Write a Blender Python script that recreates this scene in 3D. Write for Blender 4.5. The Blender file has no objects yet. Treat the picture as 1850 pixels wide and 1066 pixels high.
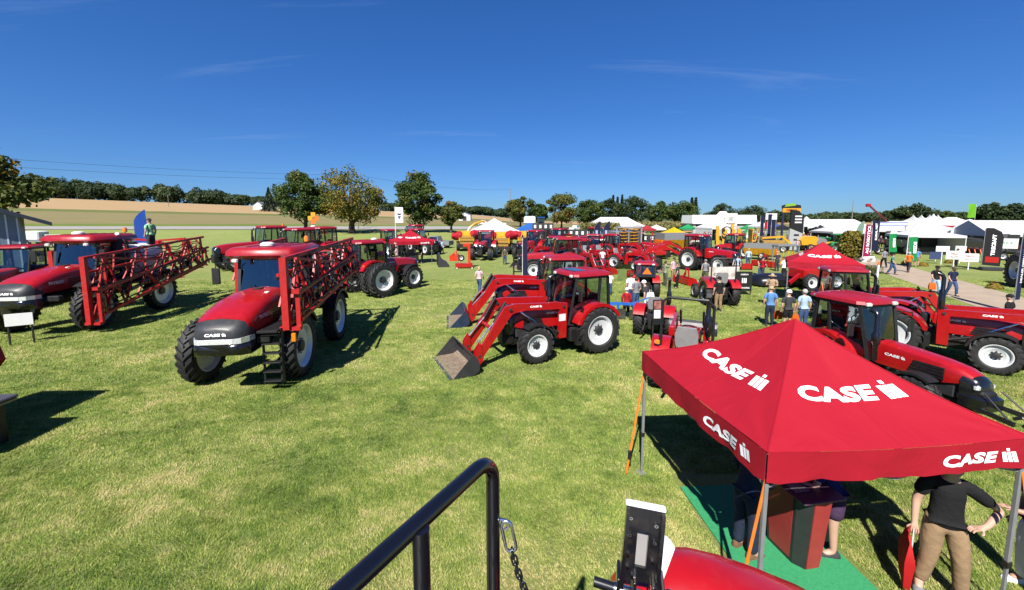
import bpy, bmesh, math, random
import numpy as np
from mathutils import Vector, Matrix

R = math.radians
PI = math.pi
random.seed(7)
rng = np.random.default_rng(7)
scene = bpy.context.scene
col = scene.collection

# ------------------------------------------------------------------ camera
EYE = 4.75                      # standing on a machine's platform
FPX, PITCH = 720.0, R(6)        # focal length in photo pixels, tilt down
CY = 392 + FPX * math.tan(PITCH)
cam_d = bpy.data.cameras.new('camera')
cam = bpy.data.objects.new('camera', cam_d)
col.objects.link(cam)
cam.location = (0, 0, EYE)
cam.rotation_euler = (PI / 2 - PITCH, 0, 0)
cam_d.sensor_fit = 'HORIZONTAL'
cam_d.sensor_width = 36
cam_d.lens = FPX / 1850 * 36
cam_d.shift_y = -(533 - CY) / 1850
cam_d.clip_start = 0.05
cam_d.clip_end = 6000
scene.camera = cam

# ------------------------------------------------------------------ sky, sun, exposure
SUN_EL = R(47)
SUN_DIR = Vector((-0.29 * math.cos(SUN_EL), -0.957 * math.cos(SUN_EL), math.sin(SUN_EL))).normalized()
world = bpy.data.worlds.new('World')
scene.world = world
world.use_nodes = True
wn, wl = world.node_tree.nodes, world.node_tree.links
wn.clear()
w_out = wn.new('ShaderNodeOutputWorld')
w_bg = wn.new('ShaderNodeBackground')
w_sky = wn.new('ShaderNodeTexSky')
w_sky.sky_type = 'NISHITA'
w_sky.sun_disc = False
w_sky.sun_elevation = SUN_EL
w_sky.sun_rotation = math.atan2(SUN_DIR.x, SUN_DIR.y)
w_sky.altitude = 300
w_sky.air_density = 1.0
w_sky.dust_density = 0.0
w_sky.ozone_density = 2.0
w_bg.inputs['Strength'].default_value = 0.1
# the sky as it shows above: a bit more saturated, with thin cirrus streaks
w_hs = wn.new('ShaderNodeHueSaturation')
w_hs.inputs['Saturation'].default_value = 1.28
w_hs.inputs['Value'].default_value = 1.0
w_tint = wn.new('ShaderNodeMix'); w_tint.data_type = 'RGBA'; w_tint.blend_type = 'MULTIPLY'
w_tint.inputs['Factor'].default_value = 1.0
w_tint.inputs['B'].default_value = (0.80, 0.92, 1.10, 1)
w_tc = wn.new('ShaderNodeTexCoord')
w_sep = wn.new('ShaderNodeSeparateXYZ')
w_add = wn.new('ShaderNodeMath'); w_add.operation = 'ADD'; w_add.inputs[1].default_value = 0.12
w_dx = wn.new('ShaderNodeMath'); w_dx.operation = 'DIVIDE'
w_dy = wn.new('ShaderNodeMath'); w_dy.operation = 'DIVIDE'
w_com = wn.new('ShaderNodeCombineXYZ')
w_map = wn.new('ShaderNodeMapping')
w_map.inputs['Location'].default_value = (3.7, 1.3, 0)
w_map.inputs['Rotation'].default_value = (0, 0, R(-24))
w_map.inputs['Scale'].default_value = (0.55, 2.6, 1)
w_no = wn.new('ShaderNodeTexNoise')
w_no.inputs['Scale'].default_value = 1.1
w_no.inputs['Detail'].default_value = 7
w_no.inputs['Roughness'].default_value = 0.62
w_no.inputs['Distortion'].default_value = 0.5
w_rp = wn.new('ShaderNodeMapRange')
w_rp.inputs['From Min'].default_value = 0.60
w_rp.inputs['From Max'].default_value = 0.86
w_rp.inputs['To Max'].default_value = 0.2
w_mix = wn.new('ShaderNodeMix'); w_mix.data_type = 'RGBA'
w_mix.inputs['B'].default_value = (2.2, 2.8, 3.7, 1)
wl.new(w_tc.outputs['Generated'], w_sep.inputs[0])
wl.new(w_sep.outputs['Z'], w_add.inputs[0])
wl.new(w_sep.outputs['X'], w_dx.inputs[0]); wl.new(w_add.outputs[0], w_dx.inputs[1])
wl.new(w_sep.outputs['Y'], w_dy.inputs[0]); wl.new(w_add.outputs[0], w_dy.inputs[1])
wl.new(w_dx.outputs[0], w_com.inputs[0]); wl.new(w_dy.outputs[0], w_com.inputs[1])
wl.new(w_com.outputs[0], w_map.inputs['Vector'])
wl.new(w_map.outputs[0], w_no.inputs['Vector'])
wl.new(w_no.outputs['Fac'], w_rp.inputs['Value'])
wl.new(w_sky.outputs[0], w_hs.inputs['Color'])
# a clear, deep northern sky: softer rise towards the horizon, bluer overall
w_g = wn.new('ShaderNodeGamma'); w_g.inputs['Gamma'].default_value = 0.72
w_m0 = wn.new('ShaderNodeMix'); w_m0.data_type = 'RGBA'; w_m0.blend_type = 'MULTIPLY'; w_m0.inputs['Factor'].default_value = 1.0
w_m0.inputs['B'].default_value = (0.0762, 0.0877, 0.1048, 1)
w_tint.inputs['B'].default_value = (1.48, 2.5, 4.05, 1)
wl.new(w_hs.outputs[0], w_m0.inputs['A']); wl.new(w_m0.outputs['Result'], w_g.inputs['Color'])
wl.new(w_g.outputs[0], w_tint.inputs['A']); wl.new(w_tint.outputs['Result'], w_mix.inputs['A'])
wl.new(w_rp.outputs[0], w_mix.inputs['Factor'])
wl.new(w_mix.outputs['Result'], w_bg.inputs['Color'])
wl.new(w_bg.outputs[0], w_out.inputs['Surface'])

sun_d = bpy.data.lights.new('sun', 'SUN')
sun_d.energy = 5.0
sun_d.angle = R(0.53)
sun_d.color = (1.0, 0.955, 0.88)
sun = bpy.data.objects.new('sun', sun_d)
col.objects.link(sun)
sun.rotation_euler = (-SUN_DIR).to_track_quat('-Z', 'Y').to_euler()
sun.location = (-20, -60, 70)

scene.view_settings.view_transform = 'Standard'
scene.view_settings.look = 'None'
scene.view_settings.exposure = 1.22
scene.view_settings.gamma = 1.0
scene.render.engine = 'CYCLES'
scene.cycles.max_bounces = 6
scene.cycles.transparent_max_bounces = 12
scene.cycles.use_denoising = True


def G(u, v, z=0.0):
    """ground (or height z) point that was measured at photo pixel u, v"""
    x = (u - 925) / FPX; y = (v - CY) / FPX
    t = (EYE - z) / (math.sin(PITCH) + y * math.cos(PITCH))
    return Vector((x * t, (math.cos(PITCH) - y * math.sin(PITCH)) * t, z))


# ------------------------------------------------------------------ materials
MATS = {}
ALB = 0.66                      # base colours below were noted a third too light


def dim(c, k=None): return tuple(c) if min(c) > 0.5 else tuple(x * (k or ALB) for x in c)



def nodes_of(name):
    m = bpy.data.materials.new(name)
    m.use_nodes = True
    return m, m.node_tree.nodes, m.node_tree.links, m.node_tree.nodes['Principled BSDF']


def mat(name, c, rough=0.5, metal=0.0, coat=0.0, vary=0.12, scale=6.0, spec=0.5, bump=0.0, dust=0.0):
    """plain surface with a little uneven tone, dust and gloss"""
    if name in MATS: return MATS[name]
    c = dim(c)
    m, n, l, b = nodes_of(name)
    tc = n.new('ShaderNodeTexCoord')
    no = n.new('ShaderNodeTexNoise'); no.inputs['Scale'].default_value = scale; no.inputs['Detail'].default_value = 5
    l.new(tc.outputs['Object'], no.inputs['Vector'])
    cr = n.new('ShaderNodeValToRGB')
    cr.color_ramp.elements[0].position = 0.3; cr.color_ramp.elements[1].position = 0.72
    cr.color_ramp.elements[0].color = (*[max(0, x * (1 - vary)) for x in c], 1)
    cr.color_ramp.elements[1].color = (*[min(1, x * (1 + vary)) for x in c], 1)
    l.new(no.outputs['Fac'], cr.inputs[0])
    src = cr.outputs[0]
    if dust > 0:
        n2 = n.new('ShaderNodeTexNoise'); n2.inputs['Scale'].default_value = scale * 2.3; n2.inputs['Detail'].default_value = 8
        l.new(tc.outputs['Object'], n2.inputs['Vector'])
        mr = n.new('ShaderNodeMapRange'); mr.inputs['From Min'].default_value = 0.5; mr.inputs['From Max'].default_value = 0.75
        mr.inputs['To Max'].default_value = dust
        l.new(n2.outputs['Fac'], mr.inputs['Value'])
        mx = n.new('ShaderNodeMix'); mx.data_type = 'RGBA'; mx.inputs['B'].default_value = (0.16, 0.125, 0.085, 1)
        l.new(mr.outputs[0], mx.inputs['Factor']); l.new(src, mx.inputs['A'])
        src = mx.outputs['Result']
    l.new(src, b.inputs['Base Color'])
    rr = n.new('ShaderNodeMapRange')
    rr.inputs['To Min'].default_value = max(0.02, rough - 0.08); rr.inputs['To Max'].default_value = min(1, rough + 0.1)
    l.new(no.outputs['Fac'], rr.inputs['Value']); l.new(rr.outputs[0], b.inputs['Roughness'])
    b.inputs['Metallic'].default_value = metal
    b.inputs['Coat Weight'].default_value = coat
    b.inputs['Coat Roughness'].default_value = 0.06
    b.inputs['Specular IOR Level'].default_value = spec
    if bump > 0:
        bp = n.new('ShaderNodeBump'); bp.inputs['Strength'].default_value = bump; bp.inputs['Distance'].default_value = 0.02
        n3 = n.new('ShaderNodeTexNoise'); n3.inputs['Scale'].default_value = scale * 3; n3.inputs['Detail'].default_value = 4
        l.new(tc.outputs['Object'], n3.inputs['Vector']); l.new(n3.outputs['Fac'], bp.inputs['Height'])
        l.new(bp.outputs[0], b.inputs['Normal'])
    MATS[name] = m
    return m


def glass(name, tint, refl=0.9, body=0.12):
    if name in MATS: return MATS[name]
    m, n, l, b = nodes_of(name)
    out = n['Material Output']
    tr = n.new('ShaderNodeBsdfTransparent'); tr.inputs[0].default_value = (*tint, 1)
    gl = n.new('ShaderNodeBsdfGlossy'); gl.inputs['Roughness'].default_value = 0.02
    gl.inputs[0].default_value = (refl, refl, refl, 1)
    fr = n.new('ShaderNodeFresnel'); fr.inputs[0].default_value = 1.6
    ad = n.new('ShaderNodeMath'); ad.operation = 'ADD'; ad.use_clamp = True; ad.inputs[1].default_value = body
    l.new(fr.outputs[0], ad.inputs[0])
    mx = n.new('ShaderNodeMixShader')
    l.new(ad.outputs[0], mx.inputs[0]); l.new(tr.outputs[0], mx.inputs[1]); l.new(gl.outputs[0], mx.inputs[2])
    l.new(mx.outputs[0], out.inputs['Surface'])
    MATS[name] = m
    return m


def cloth(name, c, trans=0.3, rough=0.75, fold=0.15, scale=3.0):
    """thin fabric that lets some sun through, with soft creases"""
    if name in MATS: return MATS[name]
    c = dim(c)
    m, n, l, b = nodes_of(name)
    out = n['Material Output']
    tc = n.new('ShaderNodeTexCoord')
    no = n.new('ShaderNodeTexNoise'); no.inputs['Scale'].default_value = scale; no.inputs['Detail'].default_value = 3
    no.inputs['Distortion'].default_value = 0.8
    l.new(tc.outputs['Object'], no.inputs['Vector'])
    bp = n.new('ShaderNodeBump'); bp.inputs['Strength'].default_value = fold; bp.inputs['Distance'].default_value = 0.06
    l.new(no.outputs['Fac'], bp.inputs['Height']); l.new(bp.outputs[0], b.inputs['Normal'])
    b.inputs['Base Color'].default_value = (*c, 1); b.inputs['Roughness'].default_value = rough
    b.inputs['Specular IOR Level'].default_value = 0.3
    tl = n.new('ShaderNodeBsdfTranslucent'); tl.inputs[0].default_value = (*c, 1)
    mx = n.new('ShaderNodeMixShader'); mx.inputs[0].default_value = trans
    l.new(b.outputs[0], mx.inputs[1]); l.new(tl.outputs[0], mx.inputs[2]); l.new(mx.outputs[0], out.inputs['Surface'])
    MATS[name] = m
    return m


RED = mat('red_paint', (0.40, 0.004, 0.006), 0.32, coat=0.45, vary=0.06, dust=0.05)
RED_D = mat('red_roof', (0.36, 0.006, 0.012), 0.38, coat=0.3, vary=0.06, dust=0.06)
ORG = mat('orange_paint', (0.85, 0.16, 0.01), 0.45, vary=0.06)
BLK = mat('black_plastic', (0.009, 0.009, 0.010), 0.5, vary=0.25, dust=0.03)
BLKG = mat('black_gloss', (0.008, 0.008, 0.010), 0.22, coat=0.6, vary=0.15)
DKG = mat('dark_grey', (0.030, 0.031, 0.035), 0.45, vary=0.15, dust=0.05)
MID = mat('mid_grey', (0.21, 0.22, 0.23), 0.45, vary=0.1, dust=0.1)
SIL = mat('silver_rim', (0.60, 0.61, 0.63), 0.34, metal=0.35, vary=0.06, dust=0.05)
CHR = mat('bright_steel', (0.66, 0.66, 0.67), 0.2, metal=1.0, vary=0.08)
STL = mat('dull_steel', (0.32, 0.32, 0.33), 0.42, metal=0.9, vary=0.15, dust=0.1)
RUB = mat('tyre_rubber', (0.011, 0.011, 0.012), 0.7, vary=0.25, scale=9, dust=0.06, bump=0.2)
WHT = mat('white_paint', (0.51, 0.51, 0.505), 0.45, vary=0.04)
YEL = mat('yellow_paint', (0.68, 0.33, 0.012), 0.4, coat=0.4, vary=0.08, dust=0.1)
YEL_SHADE = mat('yellow_shade', (0.34, 0.19, 0.03), 0.6, vary=0.15, dust=0.15)  # darker copy of the yellow paint, shade put into its colour
BLU = mat('blue_paint', (0.02, 0.13, 0.5), 0.4, coat=0.4, vary=0.08)
GRN = mat('green_paint', (0.015, 0.26, 0.075), 0.5, vary=0.08)
SEAT = mat('seat_grey', (0.27, 0.27, 0.27), 0.7, vary=0.1, bump=0.2)
TAN = mat('worn_steel', (0.33, 0.25, 0.18), 0.55, metal=0.3, vary=0.3, scale=9, dust=0.3)
AMB = mat('amber_lens', (0.75, 0.22, 0.01), 0.15, coat=0.6, vary=0.05)
LAMP = mat('lamp_lens', (0.72, 0.74, 0.78), 0.12, metal=0.5, coat=0.8, vary=0.2, scale=30)
GLS = glass('cab_glass', (0.62, 0.70, 0.72), body=0.06)
GLSD = glass('tinted_glass', (0.22, 0.30, 0.36), body=0.12)
WOODB = mat('bark', (0.075, 0.055, 0.042), 0.9, vary=0.3, scale=12, bump=0.6)
RVAL = cloth('red_canopy', (0.42, 0.004, 0.020), 0.15, fold=0.4, scale=1.7)
WCAN = cloth('white_canopy', (0.50, 0.50, 0.515), 0.15, fold=0.35, scale=0.8)
MATS['white_canopy'].node_tree.nodes['Principled BSDF'].inputs['Base Color'].default_value = (0.47, 0.47, 0.485, 1)
YCAN = cloth('yellow_canopy', (0.80, 0.52, 0.01), 0.28)
TXT = mat('white_lettering', (0.70, 0.70, 0.71), 0.6, vary=0.02)
DKT = mat('dark_lettering', (0.02, 0.02, 0.022), 0.6, vary=0.02)


# ------------------------------------------------------------------ mesh helpers
class MB:
    def __init__(s):
        s.v, s.f, s.mi = [], [], []

    def add(s, vs, fs, m=0):
        o = len(s.v)
        s.v += [tuple(p) for p in vs]
        s.f += [tuple(o + i for i in q) for q in fs]
        s.mi += [m] * len(fs)
        return s

    def hexa(s, p, m=0):
        return s.add(p, [(0, 3, 2, 1), (4, 5, 6, 7), (0, 1, 5, 4), (1, 2, 6, 5), (2, 3, 7, 6), (3, 0, 4, 7)], m)

    def box(s, x0, x1, y0, y1, z0, z1, ch=0.0, m=0):
        if ch <= 0:
            return s.hexa([(x0, y0, z0), (x1, y0, z0), (x1, y1, z0), (x0, y1, z0), (x0, y0, z1), (x1, y0, z1), (x1, y1, z1), (x0, y1, z1)], m)
        c = min(ch, (x1 - x0) * .45, (y1 - y0) * .45, (z1 - z0) * .45)
        rings = []
        for z, k in ((z0, c), (z0 + c, 0), (z1 - c, 0), (z1, c)):
            a0, a1, b0, b1 = x0 + k, x1 - k, y0 + k, y1 - k
            rings.append([(a0 + c, b0, z), (a1 - c, b0, z), (a1, b0 + c, z), (a1, b1 - c, z), (a1 - c, b1, z), (a0 + c, b1, z), (a0, b1 - c, z), (a0, b0 + c, z)])
        return s.loft(rings, m)

    def loft(s, rings, m=0, cap=True, closed=True):
        n = len(rings[0])
        vs = [p for r in rings for p in r]
        fs = []
        for i in range(len(rings) - 1):
            for j in range(n if closed else n - 1):
                k = (j + 1) % n
                fs.append((i * n + j, i * n + k, (i + 1) * n + k, (i + 1) * n + j))
        if cap and closed:
            fs.append(tuple(range(n - 1, -1, -1)))
            fs.append(tuple((len(rings) - 1) * n + j for j in range(n)))
        return s.add(vs, fs, m)

    def tube(s, pts, r, n=8, m=0, closed=False):
        pts = [Vector(p) for p in pts]
        rs = r if isinstance(r, (list, tuple)) else [r] * len(pts)
        rings = []
        up = None
        N = len(pts)
        for i, p in enumerate(pts):
            if closed: d = pts[(i + 1) % N] - pts[i - 1]
            else: d = pts[min(i + 1, N - 1)] - pts[max(i - 1, 0)]
            if d.length < 1e-9: d = Vector((0, 0, 1))
            d.normalize()
            if up is None:
                up = d.orthogonal().normalized()
            else:
                up = (up - d * up.dot(d))
                up = up.normalized() if up.length > 1e-6 else d.orthogonal().normalized()
            w = d.cross(up)
            rings.append([p + (up * math.cos(2 * PI * k / n) + w * math.sin(2 * PI * k / n)) * rs[i] for k in range(n)])
        if closed:
            rings.append(rings[0])
            return s.loft(rings, m, cap=False)
        return s.loft(rings, m)

    def bar(s, a, b, w, h, m=0, up=(0, 0, 1)):
        a, b = Vector(a), Vector(b)
        d = (b - a).normalized()
        u = Vector(up)
        sd = d.cross(u)
        if sd.length < 1e-4: sd = d.cross(Vector((1, 0, 0)))
        sd = sd.normalized() * (w / 2)
        u = sd.cross(d).normalized() * (h / 2)
        return s.hexa([a - sd - u, b - sd - u, b + sd - u, a + sd - u, a - sd + u, b - sd + u, b + sd + u, a + sd + u], m)

    def prism(s, poly, lo, hi, axis='y', m=0):
        """polygon in the plane across `axis` (x,z for y; x,y for z; y,z for x), extruded lo..hi"""
        f = {'y': lambda p, t: (p[0], t, p[1]), 'z': lambda p, t: (p[0], p[1], t), 'x': lambda p, t: (t, p[0], p[1])}[axis]
        return s.loft([[f(p, lo) for p in poly], [f(p, hi) for p in poly]], m)

    def lathe(s, prof, n=32, c=(0, 0, 0), axis='y', m=0):
        """profile of (radius, along) about an axis through c"""
        rings = []
        for r, t in prof:
            ring = []
            for k in range(n):
                a = 2 * PI * k / n
                p = (r * math.cos(a), t, r * math.sin(a)) if axis == 'y' else ((r * math.cos(a), r * math.sin(a), t) if axis == 'z' else (t, r * math.cos(a), r * math.sin(a)))
                ring.append((p[0] + c[0], p[1] + c[1], p[2] + c[2]))
            rings.append(ring)
        return s.loft(rings, m, cap=False)

    def arc(s, cx, cz, r, a0, a1, y0, y1, th=0.03, n=14, m=0, lip=0.0):
        """curved sheet (mudguard) about an axis along y"""
        rings = []
        for i in range(n + 1):
            a = R(a0 + (a1 - a0) * i / n)
            c, q = math.cos(a), math.sin(a)
            ro, ri = r + th, r
            rings.append([(cx + c * ri, y0, cz + q * ri), (cx + c * ri, y1, cz + q * ri), (cx + c * ro, y1, cz + q * ro), (cx + c * ro, y0, cz + q * ro)])
        s.loft(rings, m)
        if lip > 0:
            for yy in (y0, y1):
                rr = []
                for i in range(n + 1):
                    a = R(a0 + (a1 - a0) * i / n)
                    c, q = math.cos(a), math.sin(a)
                    rr.append([(cx + c * (r - lip), yy - .012, cz + q * (r - lip)), (cx + c * (r - lip), yy + .012, cz + q * (r - lip)), (cx + c * (r + th + .003), yy + .012, cz + q * (r + th + .003)), (cx + c * (r + th + .003), yy - .012, cz + q * (r + th + .003))])
                s.loft(rr, m)
        return s

    def sphere(s, c, r, n=12, k=8, m=0, sc=(1, 1, 1)):
        rings = []
        for i in range(k + 1):
            t = -PI / 2 + PI * i / k
            rr = max(math.cos(t), 0.02) * r
            rings.append([(c[0] + rr * math.cos(2 * PI * j / n) * sc[0], c[1] + rr * math.sin(2 * PI * j / n) * sc[1], c[2] + math.sin(t) * r * sc[2]) for j in range(n)])
        return s.loft(rings, m)

    def mesh(s, name, mats, ang=35):
        me = bpy.data.meshes.new(name)
        me.from_pydata(s.v, [], s.f)
        mats = mats if isinstance(mats, (list, tuple)) else [mats]
        for m in mats: me.materials.append(m)
        if len(mats) > 1: me.polygons.foreach_set('material_index', s.mi)
        fix_normals(me)
        me.polygons.foreach_set('use_smooth', [True] * len(s.f))
        me.set_sharp_from_angle(angle=R(ang))
        me.update()
        return me

    def build(s, name, mats, parent=None, ang=35, loc=None):
        o = bpy.data.objects.new(name, s.mesh(name, mats, ang))
        col.objects.link(o)
        if parent is not None: o.parent = parent
        if loc is not None: o.location = loc
        return o


def fix_normals(me):
    bm = bmesh.new(); bm.from_mesh(me)
    bmesh.ops.recalc_face_normals(bm, faces=bm.faces)
    bm.to_mesh(me); bm.free()


def link(name, me, parent=None, loc=(0, 0, 0), rz=0.0):
    o = bpy.data.objects.new(name, me)
    col.objects.link(o)
    o.parent = parent
    o.location = loc
    o.rotation_euler = (0, 0, rz)
    return o


def tag(o, label, cat, group=None, kind=None):
    if label: o['label'] = label
    if cat: o['category'] = cat
    if group: o['group'] = group
    if kind: o['kind'] = kind
    return o


def empty(name, label, cat, loc=(0, 0, 0), rz=0.0, s=1.0, group=None):
    o = bpy.data.objects.new(name, None)
    col.objects.link(o)
    o.empty_display_size = 0.3
    o.location = loc
    o.rotation_euler = (0, 0, rz)
    o.scale = (s, s, s)
    return tag(o, label, cat, group)


def one(name, mb, mats, label, cat, loc=(0, 0, 0), rz=0, group=None, ang=35):
    o = mb.build(name, mats, None, ang)
    o.location = loc; o.rotation_euler = (0, 0, rz)
    return tag(o, label, cat, group)


def copy_tree(o, parent=None):
    c = o.copy(); col.objects.link(c); c.parent = parent
    for ch in [x for x in o.children]: copy_tree(ch, c)
    return c


def struct(o):
    o['kind'] = 'structure'
    return o


def yaw(dx, dy): return math.atan2(dy, dx)


# ------------------------------------------------------------------ lettering
def text_mb(txt, h=1.0, bold=0.035, spacing=1.0, slant=0.0):
    """flat letters, (verts in x,y, faces), capital height h, left end at 0"""
    cu = bpy.data.curves.new('t', 'FONT')
    cu.body = txt; cu.size = 1.0; cu.offset = bold; cu.space_character = spacing; cu.resolution_u = 3
    cu.shear = slant
    o = bpy.data.objects.new('t', cu)
    me = o.to_mesh()
    v = [(p.co.x, p.co.y) for p in me.vertices]
    f = [tuple(p.vertices) for p in me.polygons]
    o.to_mesh_clear()
    bpy.data.objects.remove(o); bpy.data.curves.remove(cu)
    x0 = min(p[0] for p in v); x1 = max(p[0] for p in v)
    y0 = min(p[1] for p in v); y1 = max(p[1] for p in v)
    k = h / (y1 - y0)
    v = [((p[0] - x0) * k, (p[1] - y0) * k) for p in v]
    return v, f, (x1 - x0) * k


def brand_mb(h=1.0):
    """the word and the three-bar sign that stand on the tents and hoods"""
    v, f, w = text_mb('CASE', h, 0.05, 1.06, 0.10)
    v = [(p[0] * 1.16, p[1]) for p in v]; w *= 1.16   # wide heavy capitals
    x = w + 0.22 * h
    sl = 0.22 * h * -1

    def quad(x0, x1, y0, y1):
        o = len(v)
        v.extend([(x0 + sl * y0 / h * -1 * -1, y0), (x1 + sl * y0 / h, y0), (x1 + sl * y1 / h, y1), (x0 + sl * y1 / h, y1)])
        v[o] = (x0 + sl * y0 / h, y0)
        f.append((o, o + 1, o + 2, o + 3))
    x += 0.22 * h
    b = 0.26 * h
    quad(x, x + b, 0, .86 * h)
    quad(x + b + .05 * h, x + b + .25 * h, 0, .86 * h)
    quad(x + b + .05 * h, x + b + .25 * h, .95 * h, 1.16 * h)
    quad(x + b + .30 * h, x + 2 * b + .30 * h, 0, .86 * h)
    return v, f, x + 2 * b + .3 * h


BRAND = brand_mb(1.0)
BRAND = ([(p[0] * 1.38, p[1]) for p in BRAND[0]], BRAND[1], BRAND[2] * 1.38)


def letters(name, data, mats, parent, fn, h=1.0, cx=0.5):
    """lay flat letters on a surface: fn(x, y) -> 3-D point; x centred by cx"""
    v, f, w = data
    me = bpy.data.meshes.new(name)
    me.from_pydata([fn((p[0] - w * cx) * h, p[1] * h) for p in v], [], f)
    me.materials.append(mats)
    me.update()
    o = bpy.data.objects.new(name, me); col.objects.link(o); o.parent = parent
    return o


def flat_text(name, data, mats, parent, o, ex, ey, h, cx=0.5):
    o, ex, ey = Vector(o), Vector(ex).normalized(), Vector(ey).normalized()
    return letters(name, data, mats, parent, lambda x, y: tuple(o + ex * x + ey * y), h, cx)


# ------------------------------------------------------------------ terrain
def smooth(t):
    t = min(1.0, max(0.0, t)); return t * t * (3 - 2 * t)


def tz(x, y):
    """height of the land: flat show ground, a rising field behind the road on the left"""
    if y < 85: return 0.0
    r = x / max(y, 1.0)
    e = 4 + max(0.0, min(1.5, -r) - 0.09) * 28
    e *= smooth((0.12 - r) / 0.25)
    w = smooth((0.10 - r) / 0.2)
    road = 0.93 * smooth((y - 85) / 27) + 0.75 * smooth((y - 117) / 13)
    top = 4.75 + e * 420 / 720
    s = min(1.0, max(0.0, (y - 130) / 288)) ** 1.25
    return w * (road + (top - 1.68) * s) if y <= 418 else w * top


def ground_material():
    m, n, l, b = nodes_of('lawn_and_fields')
    geo = n.new('ShaderNodeNewGeometry')
    sep = n.new('ShaderNodeSeparateXYZ'); l.new(geo.outputs['Position'], sep.inputs[0])

    def noise(scale, detail=5, rough=0.55, vec=None, dist=0.0):
        t = n.new('ShaderNodeTexNoise'); t.inputs['Scale'].default_value = scale
        t.inputs['Detail'].default_value = detail; t.inputs['Roughness'].default_value = rough
        t.inputs['Distortion'].default_value = dist
        l.new(vec or geo.outputs['Position'], t.inputs['Vector']); return t.outputs['Fac']

    def ramp(src, stops):
        c = n.new('ShaderNodeValToRGB')
        while len(c.color_ramp.elements) < len(stops): c.color_ramp.elements.new(0.5)
        for e, (p, k) in zip(c.color_ramp.elements, stops): e.position = p; e.color = (*dim(k, .82), 1)
        l.new(src, c.inputs[0]); return c.outputs[0]

    def mix(f, a, c, mode='MIX'):
        x = n.new('ShaderNodeMix'); x.data_type = 'RGBA'; x.blend_type = mode
        if isinstance(f, float): x.inputs['Factor'].default_value = f
        else: l.new(f, x.inputs['Factor'])
        for s, k in (('A', a), ('B', c)):
            if isinstance(k, tuple): x.inputs[s].default_value = (*dim(k, .88), 1)
            else: l.new(k, x.inputs[s])
        return x.outputs['Result']

    def rng_(src, a, c, lo=0.0, hi=1.0):
        x = n.new('ShaderNodeMapRange'); x.inputs['From Min'].default_value = a; x.inputs['From Max'].default_value = c
        x.inputs['To Min'].default_value = lo; x.inputs['To Max'].default_value = hi
        l.new(src, x.inputs['Value']); return x.outputs[0]
    # lawn
    big = noise(0.22, 4, 0.6, dist=0.6)
    midn = noise(1.3, 6, 0.65, dist=0.4)
    fine = noise(16, 6, 0.7)
    vfine = noise(60, 3, 0.7)
    lawn = ramp(big, [(0.30, (0.170, 0.265, 0.040)), (0.52, (0.250, 0.320, 0.065)), (0.70, (0.350, 0.350, 0.110))])
    lawn = mix(rng_(midn, 0.45, 0.72, 0, 0.75), lawn, (0.340, 0.295, 0.130))
    lawn = mix(rng_(midn, 0.52, 0.30, 0, 0.55), lawn, (0.125, 0.200, 0.036))
    lawn = mix(rng_(fine, 0.30, 0.70), mix(0.45, lawn, (0.055, 0.080, 0.018)), mix(0.28, lawn, (0.42, 0.40, 0.19)))
    lawn = mix(rng_(vfine, 0.3, 0.7, 0, 0.45), lawn, (0.085, 0.130, 0.026))
    # bare straw patches
    bare = noise(0.55, 3, 0.5, dist=1.0)
    lawn = mix(rng_(bare, 0.69, 0.80, 0, 0.7), lawn, (0.33, 0.235, 0.115))
    # fields on the hill
    edge = noise(0.05, 3)
    wy = n.new('ShaderNodeMath'); wy.operation = 'ADD'
    l.new(sep.outputs['Y'], wy.inputs[0])
    sc = n.new('ShaderNodeMath'); sc.operation = 'MULTIPLY'; sc.inputs[1].default_value = 10; l.new(edge, sc.inputs[0])
    l.new(sc.outputs[0], wy.inputs[1])
    st = n.new('ShaderNodeMapping'); st.inputs['Scale'].default_value = (0.012, 0.25, 0.2)
    l.new(geo.outputs['Position'], st.inputs['Vector'])
    rows = noise(4, 5, 0.6, st.outputs[0])
    brown = ramp(rows, [(0.3, (0.145, 0.130, 0.055)), (0.7, (0.225, 0.185, 0.085))])
    tan = ramp(rows, [(0.3, (0.285, 0.190, 0.095)), (0.7, (0.37, 0.260, 0.140))])
    verge = mix(rng_(rows, 0.3, 0.7), (0.085, 0.125, 0.022), (0.135, 0.165, 0.035))
    c = mix(rng_(wy.outputs[0], 122, 126), lawn, verge)
    lx = n.new('ShaderNodeMath'); lx.operation = 'MULTIPLY_ADD'; lx.inputs[1].default_value = 0.0; lx.inputs[2].default_value = 0
    l.new(sep.outputs['X'], lx.inputs[0])
    gb = n.new('ShaderNodeMath'); gb.operation = 'SUBTRACT'; l.new(wy.outputs[0], gb.inputs[0])
    l.new(sep.outputs['X'], lx.inputs[0]); l.new(lx.outputs[0], gb.inputs[1])
    c = mix(rng_(gb.outputs[0], 150, 153), c, brown)
    c = mix(rng_(gb.outputs[0], 236, 239), c, (0.105, 0.120, 0.035))
    c = mix(rng_(gb.outputs[0], 262, 265), c, tan)
    c = mix(rng_(gb.outputs[0], 430, 434), c, (0.07, 0.09, 0.03))
    l.new(c, b.inputs['Base Color'])
    b.inputs['Roughness'].default_value = 0.9
    b.inputs['Specular IOR Level'].default_value = 0.15
    bp = n.new('ShaderNodeBump'); bp.inputs['Strength'].default_value = 0.8; bp.inputs['Distance'].default_value = 0.05
    sm = n.new('ShaderNodeMath'); sm.operation = 'ADD'; l.new(fine, sm.inputs[0]); l.new(vfine, sm.inputs[1])
    l.new(sm.outputs[0], bp.inputs['Height']); l.new(bp.outputs[0], b.inputs['Normal'])
    return m


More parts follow.
